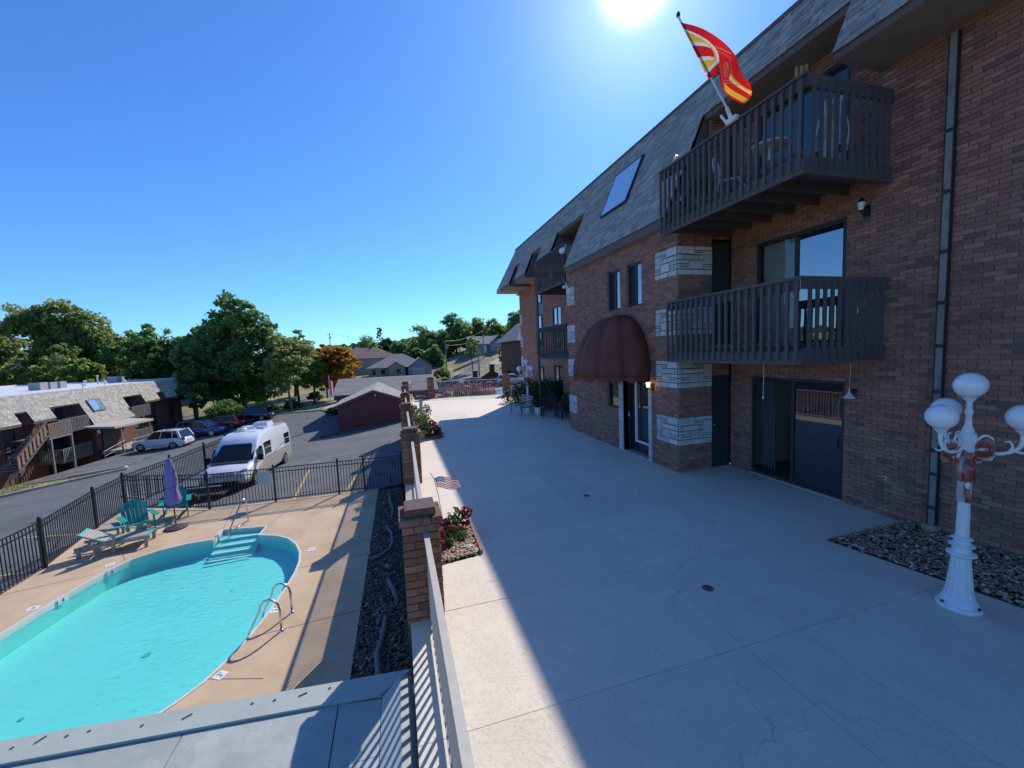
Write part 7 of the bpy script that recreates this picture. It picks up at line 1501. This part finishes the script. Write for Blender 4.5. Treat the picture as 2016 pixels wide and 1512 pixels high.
hip(h1, -6.9, 8.6, 103.4, 116.6, 0, 3.3, m_hsh)
# front gable and garage gable
for (xa, xb, zp, yy, nm) in ((-1.9, 2.4, 1.45, 102.9, 'g1'), (3.0, 9.0, 2.2, 102.4, 'g2')):
    xc = (xa+xb)/2; mb = MB(); mb.add([(xa+.2, yy+.2, -2.6), (xb-.2, yy+.2, -2.6), (xb-.2, yy+.2, .0), (xc, yy+.2, zp-.1), (xa+.2, yy+.2, .0)], [(0,1,2,3,4)]); mb.quad((xa+.2, 104, -3), (xa+.2, yy+.2, -3), (xa+.2, yy+.2, 0), (xa+.2, 104, 0)); mb.build('gable_wall', m_fieldst if nm == 'g1' else m_bluesid, h1)
    roofplane(h1, (xa-.1, yy-.2, -.05), (xa-.1, 107, -.05), (xc, 109, zp), (xc, yy-.2, zp), m_hsh, rows=8); roofplane(h1, (xb+.1, yy-.2, -.05), (xb+.1, 107, -.05), (xc, 109, zp), (xc, yy-.2, zp), m_hsh, rows=8)
mb = MB(); mb.box((3.9, 102.45, -2.6), (7.4, 102.59, -.3)); gd = mb.build('garage_door', m_garb, h1)
for k in range(4): mb = MB(); mb.box((3.9, 102.42, -2.4+k*.52), (7.4, 102.449, -1.92+k*.52)); mb.build('door_panel', m_garb, gd)
mb = MB(); mb.box((7.6, 102.4, -2.6), (8.75, 102.61, -.1)); mb.box((3.1, 102.4, -2.6), (3.8, 102.61, -.1)); mb.build('stone_pier', m_fieldst, h1)
mb = MB(); mb.box((2.5, 103.6, -2.4), (2.95, 103.9, 0)); mb.build('door', m_dark, h1)
for x in (-5.6, -3.4, .3): window('window', (x, 103.88 if x < 0 else 103.0, 0), (1, 0, 0), (0, -1, 0), .9, -1.7, -.5, h1, [m_gl], ft=.06, inset=.02)
h2 = thing('brown_roof_house', 'house with brown hipped roof behind the orange tree', 'house', (-9, 128, -1)); mb = MB(); mb.box((-17, 124, -5), (1.0, 136, 2.4)); mb.build('wall', mat('beige_wall', (.33,.29,.25), .9), h2); hip(h2, -18, 1.6, 123.4, 136.6, 2.4, 5.6, m_bsh)
mb = MB(); mb.box((-7, 129.6, 5.3), (-6.4, 130.2, 6.0)); mb.build('chimney', m_fbrick, h2)
window('window', (-12, 123.98, 0), (1, 0, 0), (0, -1, 0), 1.4, -.2, 1.3, h2, [m_gl], ft=.07, inset=.01)
h3 = thing('blue_house', 'blue grey gabled house on the hillside beyond the utility poles', 'house', (28, 122, 2.6)); mb = MB(); mb.box((22.6, 120, -1), (33, 130, 5.4)); mb.build('wall', m_bluesid, h3)
mb = MB(); mb.add([(28.0, 118.0, -1), (33.5, 118.0, -1), (33.5, 118.0, 5.2), (30.7, 118.0, 7.1), (28.0, 118.0, 5.2)], [(0,1,2,3,4)]); mb.quad((28, 120, -1), (28, 118, -1), (28, 118, 5.2), (28, 120, 5.2)); mb.build('gable_wall', m_bluesid, h3)
roofplane(h3, (22.0, 119.4, 5.3), (31, 119.4, 5.3), (31, 125, 7.9), (22.0, 125, 7.9), m_hsh, rows=10); roofplane(h3, (22.0, 130.6, 5.3), (31, 130.6, 5.3), (31, 125, 7.9), (22.0, 125, 7.9), m_hsh, rows=10)
roofplane(h3, (27.4, 117.5, 5.1), (27.4, 130, 5.1), (30.7, 130, 7.95), (30.7, 117.5, 7.95), m_hsh, rows=10); roofplane(h3, (34.0, 117.5, 5.1), (34.0, 130, 5.1), (30.7, 130, 7.95), (30.7, 117.5, 7.95), m_hsh, rows=10)
for (x, y) in ((23.2, 119.96), (25.6, 119.96), (29.2, 117.96), (31.4, 117.96)): window('window', (x, y, 0), (1, 0, 0), (0, -1, 0), 1.1, 3.3, 4.7, h3, [m_gl], fr=m_whitef, ft=.1, inset=.02)
mb = MB(); mb.box((26.3, 119.9, 2.6), (27.2, 119.97, 4.8)); mb.build('door', m_whitef, h3)
h4 = thing('brick_wing', 'dark brick wing with low grey roof behind the corner of the terrace building', 'building', (19, 62, -1)); mb = MB(); mb.box((19.0, 60, -4), (30, 72, 4.6)); mb.build('wall', m_fbrick, h4); roofplane(h4, (18.3, 59.3, 4.5), (30, 59.3, 4.5), (30, 66, 7.6), (18.3+3, 66, 7.6), m_hsh); roofplane(h4, (18.3, 59.3, 4.5), (18.3, 72.6, 4.5), (21.3, 69, 7.6), (21.3, 66, 7.6), m_hsh)
mb = MB(); mb.box((19.6, 59.9, -1.9), (20.6, 59.99, .4)); mb.build('door', m_cdoor, h4)
for (x, y, w, d, zt_, lb, rm) in ((-62, 98, 16, 9, 2.2, 'house roof glimpsed among the trees on the left', m_hsh), (-40, 100, 15, 9, 2.6, 'second house roof glimpsed between the trees left of the big tree', m_bsh)):
    hh = thing('house', lb, 'house', (x, y, tz(x, y))); mb = MB(); mb.box((x-w/2, y-d/2, tz(x, y)-2), (x+w/2, y+d/2, zt_)); mb.build('wall', m_bluesid, hh); hip(hh, x-w/2-.5, x+w/2+.5, y-d/2-.5, y+d/2+.5, zt_, zt_+3, rm)
# curved brick entrance sign wall seen from behind
t = thing('entrance_wall', 'dark brick entrance wall with swooping top and square piers beyond the second pool', 'wall', (14.5, 62, -2))
m_dkb = mat('dark_brick', (.10,.04,.03), .9, .2, 10)
zg = -2.3; mb = MB(); n = 20; xa, xb = 12.3, 17.2
for k in range(n):
    f0, f1 = k/n, (k+1)/n; g_ = lambda f: zg+1.1+.95*math.sin(math.pi*f)**2; x0, x1 = xa+(xb-xa)*f0, xa+(xb-xa)*f1; mb.add([(x0, 61.8, zg-1), (x1, 61.8, zg-1), (x1, 61.8, g_(f1)), (x0, 61.8, g_(f0)), (x0, 62.1, zg-1), (x1, 62.1, zg-1), (x1, 62.1, g_(f1)), (x0, 62.1, g_(f0))], [(0,1,2,3),(5,4,7,6),(3,2,6,7)])
mb.build('panel', m_dkb, t)
for (x, h) in ((12.0, 2.3), (14.75, 3.2), (17.4, 2.0)):
    mb = MB(); mb.box((x-.35, 61.6, zg-1), (x+.35, 62.3, zg+h-.18)); p = mb.build('pier', m_dkb, t); mb = MB(); mb.box((x-.42, 61.53, zg+h-.179), (x+.42, 62.37, zg+h)); mb.build('cap', m_dkb, p)
# second pool with deck and black fence
p2 = thing('covered_pool', 'small blue pool with white coping below the far terrace fence', 'pool', (10.5, 43, -1.5)); P2 = [(7.0, 41.0), (13.0, 41.6), (14.8, 42.8), (13.8, 44.4), (9.5, 44.6), (7.3, 43.4)]
mb = MB(); mb.prism([(5.5, 38.8), (17, 39.4), (17.5, 46.8), (5.5, 46.8)], -2.2, -1.52); s = mb.build('deck', m_cpath, p2)
mb = MB(); mb.prism(offs(P2, .3*(1 if True else -1)), -1.52, -1.46); mb.build('coping', m_cop, p2); mb = MB(); mb.prism(P2, -1.459, -1.445); mb.build('pool_cover', mat('pool_blue', (.03,.20,.36), .3, .1, 2), p2)
railing((5.6, 38.9), (17, 39.5), -1.5, 1.3, 'black picket fence in front of the second pool', m_black, None, pitch=.13, tagc='fence', name='pool_fence', bal_w=.02); railing((5.6, 46.7), (17.4, 46.7), -1.5, 1.3, 'black picket fence behind the second pool', m_black, None, pitch=.14, tagc='fence', name='pool_fence', bal_w=.022)
drape('parking_lot', [(5, 48), (19, 48), (24, 57), (18, 60.5), (8, 60.5), (4.8, 56)], m_asph, .05)
car('parked_suv', 'grey suv parked beyond the pink flowers', 'car', (7.0, 50.5, tz(7, 50.5)+.06), R(95), pg, H=1.7); car('parked_car', 'white car parked behind the far brick pillar', 'car', (15.6, 53.6, tz(15.6, 53.6)+.06), R(80), pw, H=1.5, belt=.95, hood=(.92, .82)); car('parked_car', 'dark red car parked beside the brick entrance wall', 'car', (10.8, 54.0, tz(10.8, 54)+.06), R(92), mat('maroon_paint', (.12,.01,.015), .3, coat=1), H=1.5, belt=.95, hood=(.92, .82))
# low stone retaining walls on the hillside
for (pts, lb) in (([(14.5, 104), (18, 107.5), (22, 109.5)], 'low dark stone wall edging the lawn on the hillside'), ([(24, 92), (27, 95), (30, 96)], 'low stone wall right of the utility poles')):
    t = thing('stone_wall', lb, 'wall', (*pts[0], tz(*pts[0])))
    for a, b in zip(pts, pts[1:]):
        n = max(2, int(math.dist(a, b)/.7))
        for k in range(n):
            for r in range(2):
                f = (k+(.5 if r else 0))/n; x, y = a[0]+(b[0]-a[0])*f, a[1]+(b[1]-a[1])*f; z = tz(x, y); mb = MB(); mb.obox((x, y, z+.32*r-.05), ((b[0]-a[0])/n*.94, (b[1]-a[1])/n*.94, 0), (-.2, .25, 0), (0, 0, .30)); mb.build('stone', m_fieldst, t)
# utility poles and wires
m_pole = mat('pole_wood', (.26,.20,.15), .9, .2, 4)
def upole(x, y, zt_, label, arm=True):
    z = tz(x, y)-.3; t = thing('utility_pole', label, 'utility pole', (x, y, z)); mb = MB(); mb.tube([(x, y, z), (x, y, zt_)], [.17, .11], 8); mb.build('pole', m_pole, t, smooth=True, auto=40)
    if arm: mb = MB(); mb.box((x-.9, y-.06, zt_-.45), (x+.3, y+.06, zt_-.33)); mb.build('crossarm', m_pole, t)
    mb = MB(); mb.lathe([(.17, 0), (.17, .7)], (x+.3, y, zt_-1.9), 10); mb.build('transformer', m_cond, t)
    return (x, y, zt_)
pA = upole(11.9, 97, 5.9, 'pale utility pole with transformer beside the round bush'); pB = upole(17.2, 84, 5.0, 'utility pole beside the brick entrance wall', False); pC = upole(24.5, 112, 9.0, 'far utility pole by the blue house', False); pD = upole(-21, 150, 11.5, 'distant utility pole above the orange tree', True)
def wire(a, b, sag, label):
    a, b = Vector(a), Vector(b); mb = MB(); mb.tube([a.lerp(b, k/12)-Z3*sag*4*(k/12)*(1-k/12) for k in range(13)], .022, 4); o = mb.build('wire', m_black); tag(o, label, 'wire')
wire(pA, pC, .8, 'upper wire from the transformer pole to the pole by the blue house'); wire((pA[0], pA[1], pA[2]-1), (pC[0], pC[1], pC[2]-1.4), .9, 'lower wire sagging to the pole by the blue house'); wire(pA, pD, 1.2, 'long wire crossing in front of the stone house roof'); wire(pA, pB, .5, 'wire between the two nearer utility poles')
# ---------------------------------------------------------------- trees
m_bark = mat('bark', (.085,.065,.05), .95, .3, 6, .6, 12)
def leafmat(name, cols, tr=.68): return mat(name, cols[0], .6, .25, .35, island=cols, trans=tr, spec=.3)
LM = {'oak': leafmat('foliage_oak', [(0.103,0.203,0.056),(0.207,0.351,0.100),(0.322,0.472,0.175),(0.081,0.162,0.050),(0.253,0.392,0.125),(0.138,0.257,0.075)]), 'dark': leafmat('foliage_dark', [(0.057,0.121,0.037),(0.115,0.216,0.062),(0.184,0.297,0.100),(0.081,0.162,0.050)]),
      'lime': leafmat('foliage_lime', [(0.161,0.257,0.056),(0.276,0.378,0.094),(0.345,0.419,0.112),(0.207,0.297,0.075)]), 'orange': leafmat('foliage_orange', [(.55,.24,.04),(.48,.22,.04),(.26,.24,.05),(.60,.30,.04)]), 'mix': leafmat('foliage_turning', [(0.161,0.257,0.075),(0.276,0.392,0.125),(.36,.31,.12),(0.207,0.324,0.088)]),
      'conif': leafmat('foliage_conifer', [(0.029,0.068,0.035),(0.046,0.095,0.045)]), 'pink': leafmat('foliage_russet', [(.34,.20,.15),(.42,.26,.20),(0.207,0.243,0.112)]), 'hill': leafmat('foliage_hill', [(0.161,0.270,0.100),(0.253,0.392,0.138),(0.322,0.405,0.138),(0.196,0.311,0.100)])}
leafcache = {}
def crown_mesh(key, shape, n_clump, leaves, ls, cr_, seed, hang=0):
    """unit crown: clumps over an ellipsoid; returns mesh. shape: list of (x,y,z,r) lobes"""
    rs = np.random.RandomState(seed); C_ = []
    w = np.array([l[3]**2 for l in shape]); w = w/w.sum()
    while len(C_) < n_clump:
        l = shape[rs.choice(len(shape), p=w)]; d = rs.normal(size=3); d /= np.linalg.norm(d); rr_ = l[3]*(rs.uniform(.35, 1.0)**.45)*(1+.10*math.sin(d[0]*5+seed)+.08*math.sin(d[2]*7+d[1]*4))
        if d[2] < -.55 and rs.rand() < .5: continue
        C_.append(np.array(l[:3])+d*rr_*np.array([1, 1, .85]))
    C_ = np.array(C_); n = n_clump*leaves; c = np.repeat(C_, leaves, 0); rad = cr_*rs.uniform(.6, 1.35, (n_clump, 1)).repeat(leaves, 0)
    d = rs.normal(size=(n, 3)); d /= np.linalg.norm(d, axis=1, keepdims=True); pos = c+d*rad*(rs.uniform(0, 1, (n, 1))**.5)*np.array([1.15, 1.15, .62]); pos[:, 2] -= hang*rs.rand(n)
    a = rs.normal(size=(n, 3)); a[:, 2] *= .6; a /= np.linalg.norm(a, axis=1, keepdims=True); b = np.cross(a, rs.normal(size=(n, 3))); b /= np.linalg.norm(b, axis=1, keepdims=True)
    s = ls*rs.uniform(.6, 1.3, (n, 1)); V = np.stack([pos-a*s*.6, pos+b*s*.38, pos+a*s*.6, pos-b*s*.38], 1).reshape(-1, 3)
    me = bpy.data.meshes.new('crown'); me.vertices.add(len(V)); me.vertices.foreach_set('co', V.ravel()); me.loops.add(len(V)); me.loops.foreach_set('vertex_index', np.arange(len(V))); me.polygons.add(n); me.polygons.foreach_set('loop_start', np.arange(0, 4*n, 4)); me.update(); me.validate(); return me, C_
def tree(label, x, y, zt_, zc, rx, kind, seed, name='tree', zb=None, clumps=260, leaves=60, ls=.36, cl=None, trunk=.35, shape=None, cat='tree', group=None, dens=1.0, bare=0):
    """zt_ crown top z, zc lowest crown z, rx half width"""
    z0 = tz(x, y)-.2 if zb is None else zb; rs = random.Random(seed); H_ = zt_-zc; r0 = H_/2
    if shape is None:
        shape = [(0, 0, 0, rx*.62)]
        for k in range(7): a = k*2.4+seed; e = rs.uniform(.30, .62); shape.append((math.cos(a)*rx*e, math.sin(a)*rx*e, rs.uniform(-.55, .45)*r0, rx*rs.uniform(.30, .48)))
        shape += [(rs.uniform(-.15, .15)*rx, 0, r0*.55, rx*.40), (rs.uniform(-.3, .3)*rx, 0, r0*.3, rx*.45)]
    zs = [s[2]+s[3]*.85 for s in shape]; mxz = max(zs); mnz = min(s[2]-s[3]*.85 for s in shape); sc = (H_-.6)/(mxz-mnz); off = zt_-.3-mxz*sc
    me, C_ = crown_mesh(label, shape, int(clumps*dens*.78), leaves, ls, cl or rx*(.125 if y < 120 else .17), seed); 
    V = np.empty(len(me.vertices)*3); me.vertices.foreach_get('co', V); V = V.reshape(-1, 3); V[:, 2] = V[:, 2]*sc+off-z0; me.vertices.foreach_set('co', V.ravel()); me.update(); me.materials.append(LM[kind]); C_[:, 2] = C_[:, 2]*sc+off-z0
    t = thing(name, label, cat, (x, y, z0), group=group); inst(me, 'crown', t)
    mb = MB(); zt0 = zc-z0+H_*.45; k0 = Vector((rs.uniform(-.3, .3), rs.uniform(-.3, .3), zt0)); mb.tube([(0, 0, 0), (0.02, 0, .5), k0*.5, k0], [trunk*1.35, trunk, trunk*.8, trunk*.5], 8)
    for k in range(9):
        c = Vector(C_[rs.randrange(len(C_))]); s = k0*rs.uniform(.5, .98); mid = s.lerp(c, .5)+Vector((0, 0, .5)); mb.tube([s, mid, c], [trunk*.38, trunk*.22, .03], 6)
    mb.build('trunk', m_bark, t, world=False, smooth=True)
    return t
big = [(0, 0, 0, 4.6), (-3.4, 0, -1.2, 3.3), (3.2, .5, -.6, 3.4), (0, -2.5, -2.2, 3.6), (-4.6, .5, -3.4, 2.4), (4.4, 0, -3.2, 2.6), (-1.0, 0, 3.6, 3.0), (1.4, .3, 5.2, 1.7), (-.8, 0, 6.4, 1.2), (-3.8, .5, 1.5, 2.2), (3.6, 0, 2.2, 2.2), (0, 0, -4.4, 3.4), (2.8, -1, -4.6, 2.4), (-2.6, -1, -5.2, 2.2)]
tree('tall broad dark green tree in the centre left behind the parked cars', -23.3, 72, 13.7, -4.3, 8.2, 'oak', 3, clumps=640, leaves=75, ls=.46, cl=.95, trunk=.45, shape=big, name='broadleaf_tree')
tree('light green tree with thin trunk right of the big dark tree', -13.9, 60, 6.6, -2.0, 4.0, 'mix', 5, clumps=230, leaves=60, ls=.3, trunk=.16)
tree('leafy lime tree between the big dark tree and the orange tree', -15.0, 70, 7.6, -1.5, 4.2, 'lime', 6, clumps=260, leaves=60, ls=.33, trunk=.2)
tree('rounded orange and yellow autumn tree left of the garage roof', -9.6, 70, 5.8, -2.5, 4.7, 'orange', 12, clumps=360, leaves=70, ls=.33, trunk=.26)
tree('yellow green tree partly in front of the orange tree', -12.2, 67, 4.0, -2.4, 2.8, 'lime', 13, clumps=190, leaves=60, ls=.3, trunk=.2)
tree('small olive green tree at the left foot of the orange tree', -11.6, 75, 3.6, -1.8, 2.6, 'mix', 14, clumps=150, leaves=50, ls=.3, trunk=.16)
tree('tree with spreading crown cut by the left edge of the picture', -56, 74, 11.3, 1.5, 5.4, 'mix', 21, clumps=260, leaves=55, ls=.42, trunk=.4, zb=-7)
ltree = [(0, 0, 0, 4.0), (-4.6, 0, 2.2, 2.9), (-7.4, 0, 3.2, 2.2), (3.5, 0, -.2, 3.2), (-1.5, 0, 3.6, 2.6), (2.2, 0, 2.6, 2.3), (6, 0, -1.2, 2.6), (-3.5, 0, -2.4, 3.2), (1, 0, -3, 3)]
tree('broad tree with pale green leaning crown rising above the white roof', -52, 86, 14.6, -1.0, 8.5, 'mix', 22, clumps=560, leaves=65, ls=.46, cl=1.15, trunk=.5, shape=ltree, zb=-7)
for i, (x, y, zt_, zc, rx, kd, lb) in enumerate(((-63, 82, 6.4, -4, 5.5, 'dark', 'dark tree at the far left behind the white roof'), (-47.5, 76, 6.8, -3, 5.0, 'mix', 'mid height tree behind the condensers'), (-44, 82, 8.4, -3, 4.5, 'oak', 'green tree behind the middle of the white roof'), (-38, 78, 9.6, -2, 4.6, 'oak', 'tree with reddish top right of the pale leaning crown'), (-34.5, 71, 7.6, -4, 4.2, 'dark', 'dark tree behind the shaded end of the block'), (-30.5, 74, 9.0, -3, 4.5, 'oak', 'green tree between the block and the big dark tree'), (-27.5, 66.5, 6.8, -3.5, 3.4, 'oak', 'narrow tree touching the left side of the big dark tree'), (-55, 66, 4.6, -4, 4.2, 'mix', 'low leafy tree left of the condensers'), (-41.5, 69, 5.0, -4, 3.8, 'lime', 'lime green bushy tree just behind the roof parapet'), (-68, 95, 10, -2, 7, 'mix', 'tall tree far behind the left picture edge'), (-18, 82, 5.5, -3, 4.5, 'oak', 'green tree hidden behind the lime tree'), (-50, 110, 11, -2, 7, 'oak', 'tall oak behind the leaning crown'))):
    tree(lb, x, y, zt_, zc, rx, kd, 40+i, clumps=200 if y < 90 else 160, leaves=52, ls=.42, trunk=.3, group=None)
for i, (x, y, zt_, zc, rx, kd, lb) in enumerate(((-11.0, 205, 13.5, 0, 7.5, 'hill', 'round green tree above the brown roof'), (-2.2, 165, 10.0, -3, 4.6, 'conif', 'dark conifer between the two house roofs'), (-25, 240, 9, -3, 8, 'hill', 'pale hazy tree beside the brown roof'), (3.5, 152, 9.6, -3, 5.0, 'oak', 'oak right of the dark conifer'), (9.5, 146, 13.4, -2, 6.5, 'hill', 'tall rounded tree on the slope behind the stone house'), (14.5, 142, 12.0, -2, 5.6, 'oak', 'green tree left of the tallest hillside tree'), (21.0, 140, 16.8, 0, 7.2, 'oak', 'tallest dark tree on the hillside above the poles'), (29, 142, 15.4, 2, 6.0, 'mix', 'turning tree on the hilltop left of the blue house roof'), (34.5, 138, 14.6, 4, 5.0, 'mix', 'brownish tree behind the blue house'), (41.5, 134, 18.0, 3, 6.5, 'hill', 'large tree beside the corner of the terrace building'), (49, 132, 16, 3, 6, 'oak', 'tree mostly hidden behind the terrace building corner'), (6.5, 128, 5.0, -2.4, 3.8, 'dark', 'dark bushy tree behind the stone house garage'), (12.2, 122, 5.4, -2, 3.4, 'oak', 'green tree just left of the transformer pole'))):
    tree(lb, x, y, zt_, zc-1.5, rx*1.16, kd, 70+i, clumps=260, leaves=48, ls=.60 if y > 120 else .45, trunk=.4)
tree('small slender green tree on the lawn between the utility poles', 19.0, 101, 7.4, 1.4, 2.6, 'lime', 90, clumps=90, leaves=40, ls=.35, trunk=.14); tree('russet leaved small tree in front of the dark brick wing', 20.5, 70, 3.6, -1.4, 2.0, 'pink', 91, clumps=120, leaves=45, ls=.24, trunk=.1); tree('small green tree beside the russet tree', 22.5, 80, 5.4, -.5, 2.3, 'mix', 92, clumps=110, leaves=45, ls=.28, trunk=.12)
tree('thin wispy tree rising above the conifer', -5.8, 190, 16.0, 8, 2.2, 'hill', 93, clumps=36, leaves=30, ls=.5, trunk=.12)
def bush(label, x, y, r, h, kind, seed, z=None, ls=.16, flower=None):
    z = tz(x, y) if z is None else z; me, C_ = crown_mesh(label, [(0, 0, h*.5, r*.7), (r*.4, 0, h*.4, r*.5), (-r*.4, .1, h*.45, r*.5)], 60, 45, ls, r*.25, seed); V = np.empty(len(me.vertices)*3); me.vertices.foreach_get('co', V); V = V.reshape(-1, 3); V[:, 2] = np.maximum(V[:, 2], .02); me.vertices.foreach_set('co', V.ravel()); me.materials.append(LM[kind]); t = thing('bush', label, 'bush', (x, y, z)); inst(me, 'leaves', t)
    mb = MB()
    for k in range(5): mb.tube([(0, 0, 0), (rnd.uniform(-r, r)*.5, rnd.uniform(-r, r)*.5, h*.6)], .02, 5)
    mb.build('stem', m_bark, t, world=False); return t
bush('large round dark bush beside the transformer pole', 10.2, 92, 2.1, 3.2, 'dark', 101, ls=.25); bush('rounded bush left of the utility pole foot', 8.0, 70, 1.4, 1.8, 'mix', 102, ls=.2); bush('dark round bush behind the metal railing', 7.2, 60, 1.3, 1.9, 'dark', 103, ls=.2)
bush('pale green bush near the metal gate', 5.4, 58, 1.0, 1.8, 'mix', 104, ls=.16); bush('white flowering bush beyond the metal gate', 4.6, 56, .9, 1.5, 'lime', 105, ls=.16); bush('dark round shrub left of the orange tree trunk', -12.9, 71.5, 1.2, 1.7, 'dark', 106, ls=.2)
bush('low dark shrub at the kerb near the garage', -7.4, 50.8, .8, .9, 'dark', 107, ls=.16); bush('bushy undergrowth at the foot of the big tree', -21.0, 58.2, 2.4, 2.6, 'dark', 108, ls=.25); bush('leafy shrub right of the big tree trunk', -16.8, 59.6, 1.6, 1.8, 'oak', 109, ls=.22); bush('rock edged shrub on the lawn behind the small tree', -14.5, 63.5, 1.3, 1.0, 'dark', 110, ls=.2)
# pink cannas beyond the terrace fence
t = thing('canna_plants', 'mass of pink flowering cannas behind the long far railing', 'flower', (5, 28.3, -1)); rr = random.Random(5); lf = MB(); fl_ = MB()
for k in range(330):
    x, y = 3.0+rr.random()**.8*3.9, rr.uniform(27.2, 29.0); z0 = -1.0; h = rr.uniform(.8, 1.75)*(.65+.35*math.sin((x-2.7)/4.2*math.pi))
    a = rr.uniform(0, 6.28); d = Vector((math.cos(a)*.2, math.sin(a)*.2, h)); w = Vector((-math.sin(a), math.cos(a), 0))*.05; p = Vector((x, y, z0)); lf.quad(p-w, p+w, p+d*.6+w*1.3, p+d, p+d*.6-w*1.3)
    if rr.random() < .5:
        q = p+Vector((0, 0, h+.12))
        for _ in range(9): o = Vector((rr.uniform(-.09, .09), rr.uniform(-.09, .09), rr.uniform(-.16, .14))); s = .05; lf2 = [q+o+Vector((rr.uniform(-s, s), rr.uniform(-s, s), rr.uniform(-s, s))) for _ in range(4)]; fl_.quad(*lf2)
lf.build('leaves', m_leaf, t); fl_.build('bloom', m_pink, t)
# far woods on the hills: one mass
mb = MB(); rr = np.random.RandomState(4); N_ = 2600; xs = rr.uniform(-1000, 900, N_); ys = rr.uniform(250, 1150, N_); V = []; 
oc = np.array([(1,0,0),(-1,0,0),(0,1,0),(0,-1,0),(0,0,1),(0,0,-1)], float); of = [(0,2,4),(2,1,4),(1,3,4),(3,0,4),(2,0,5),(1,2,5),(3,1,5),(0,3,5)]
bm = bmesh.new(); bmesh.ops.create_icosphere(bm, subdivisions=2, radius=1); bv = np.array([v.co[:] for v in bm.verts]); bf = np.array([[v.index for v in f.verts] for f in bm.faces]); bm.free()
zz = tz_arr(xs, ys); VV = []; FF = []
for i in range(N_):
    s = rr.uniform(4, 8.5); p = bv*(1+rr.uniform(-.22, .22, (len(bv), 1)))*[s, s, s*1.0]+[xs[i], ys[i], zz[i]+s*.7]; VV.append(p); FF.append(bf+i*len(bv))
me = bpy.data.meshes.new('distant_woods'); me.from_pydata(np.concatenate(VV).tolist(), [], np.concatenate(FF).tolist()); me.materials.append(mat('distant_foliage', (.05,.075,.03), .95, .35, .2, island=[(.035,.055,.022),(.06,.08,.03),(.085,.09,.035)])); o = bpy.data.objects.new('distant_woods', me); COL.objects.link(o); o['kind'] = 'stuff'
# lawn grass near the block
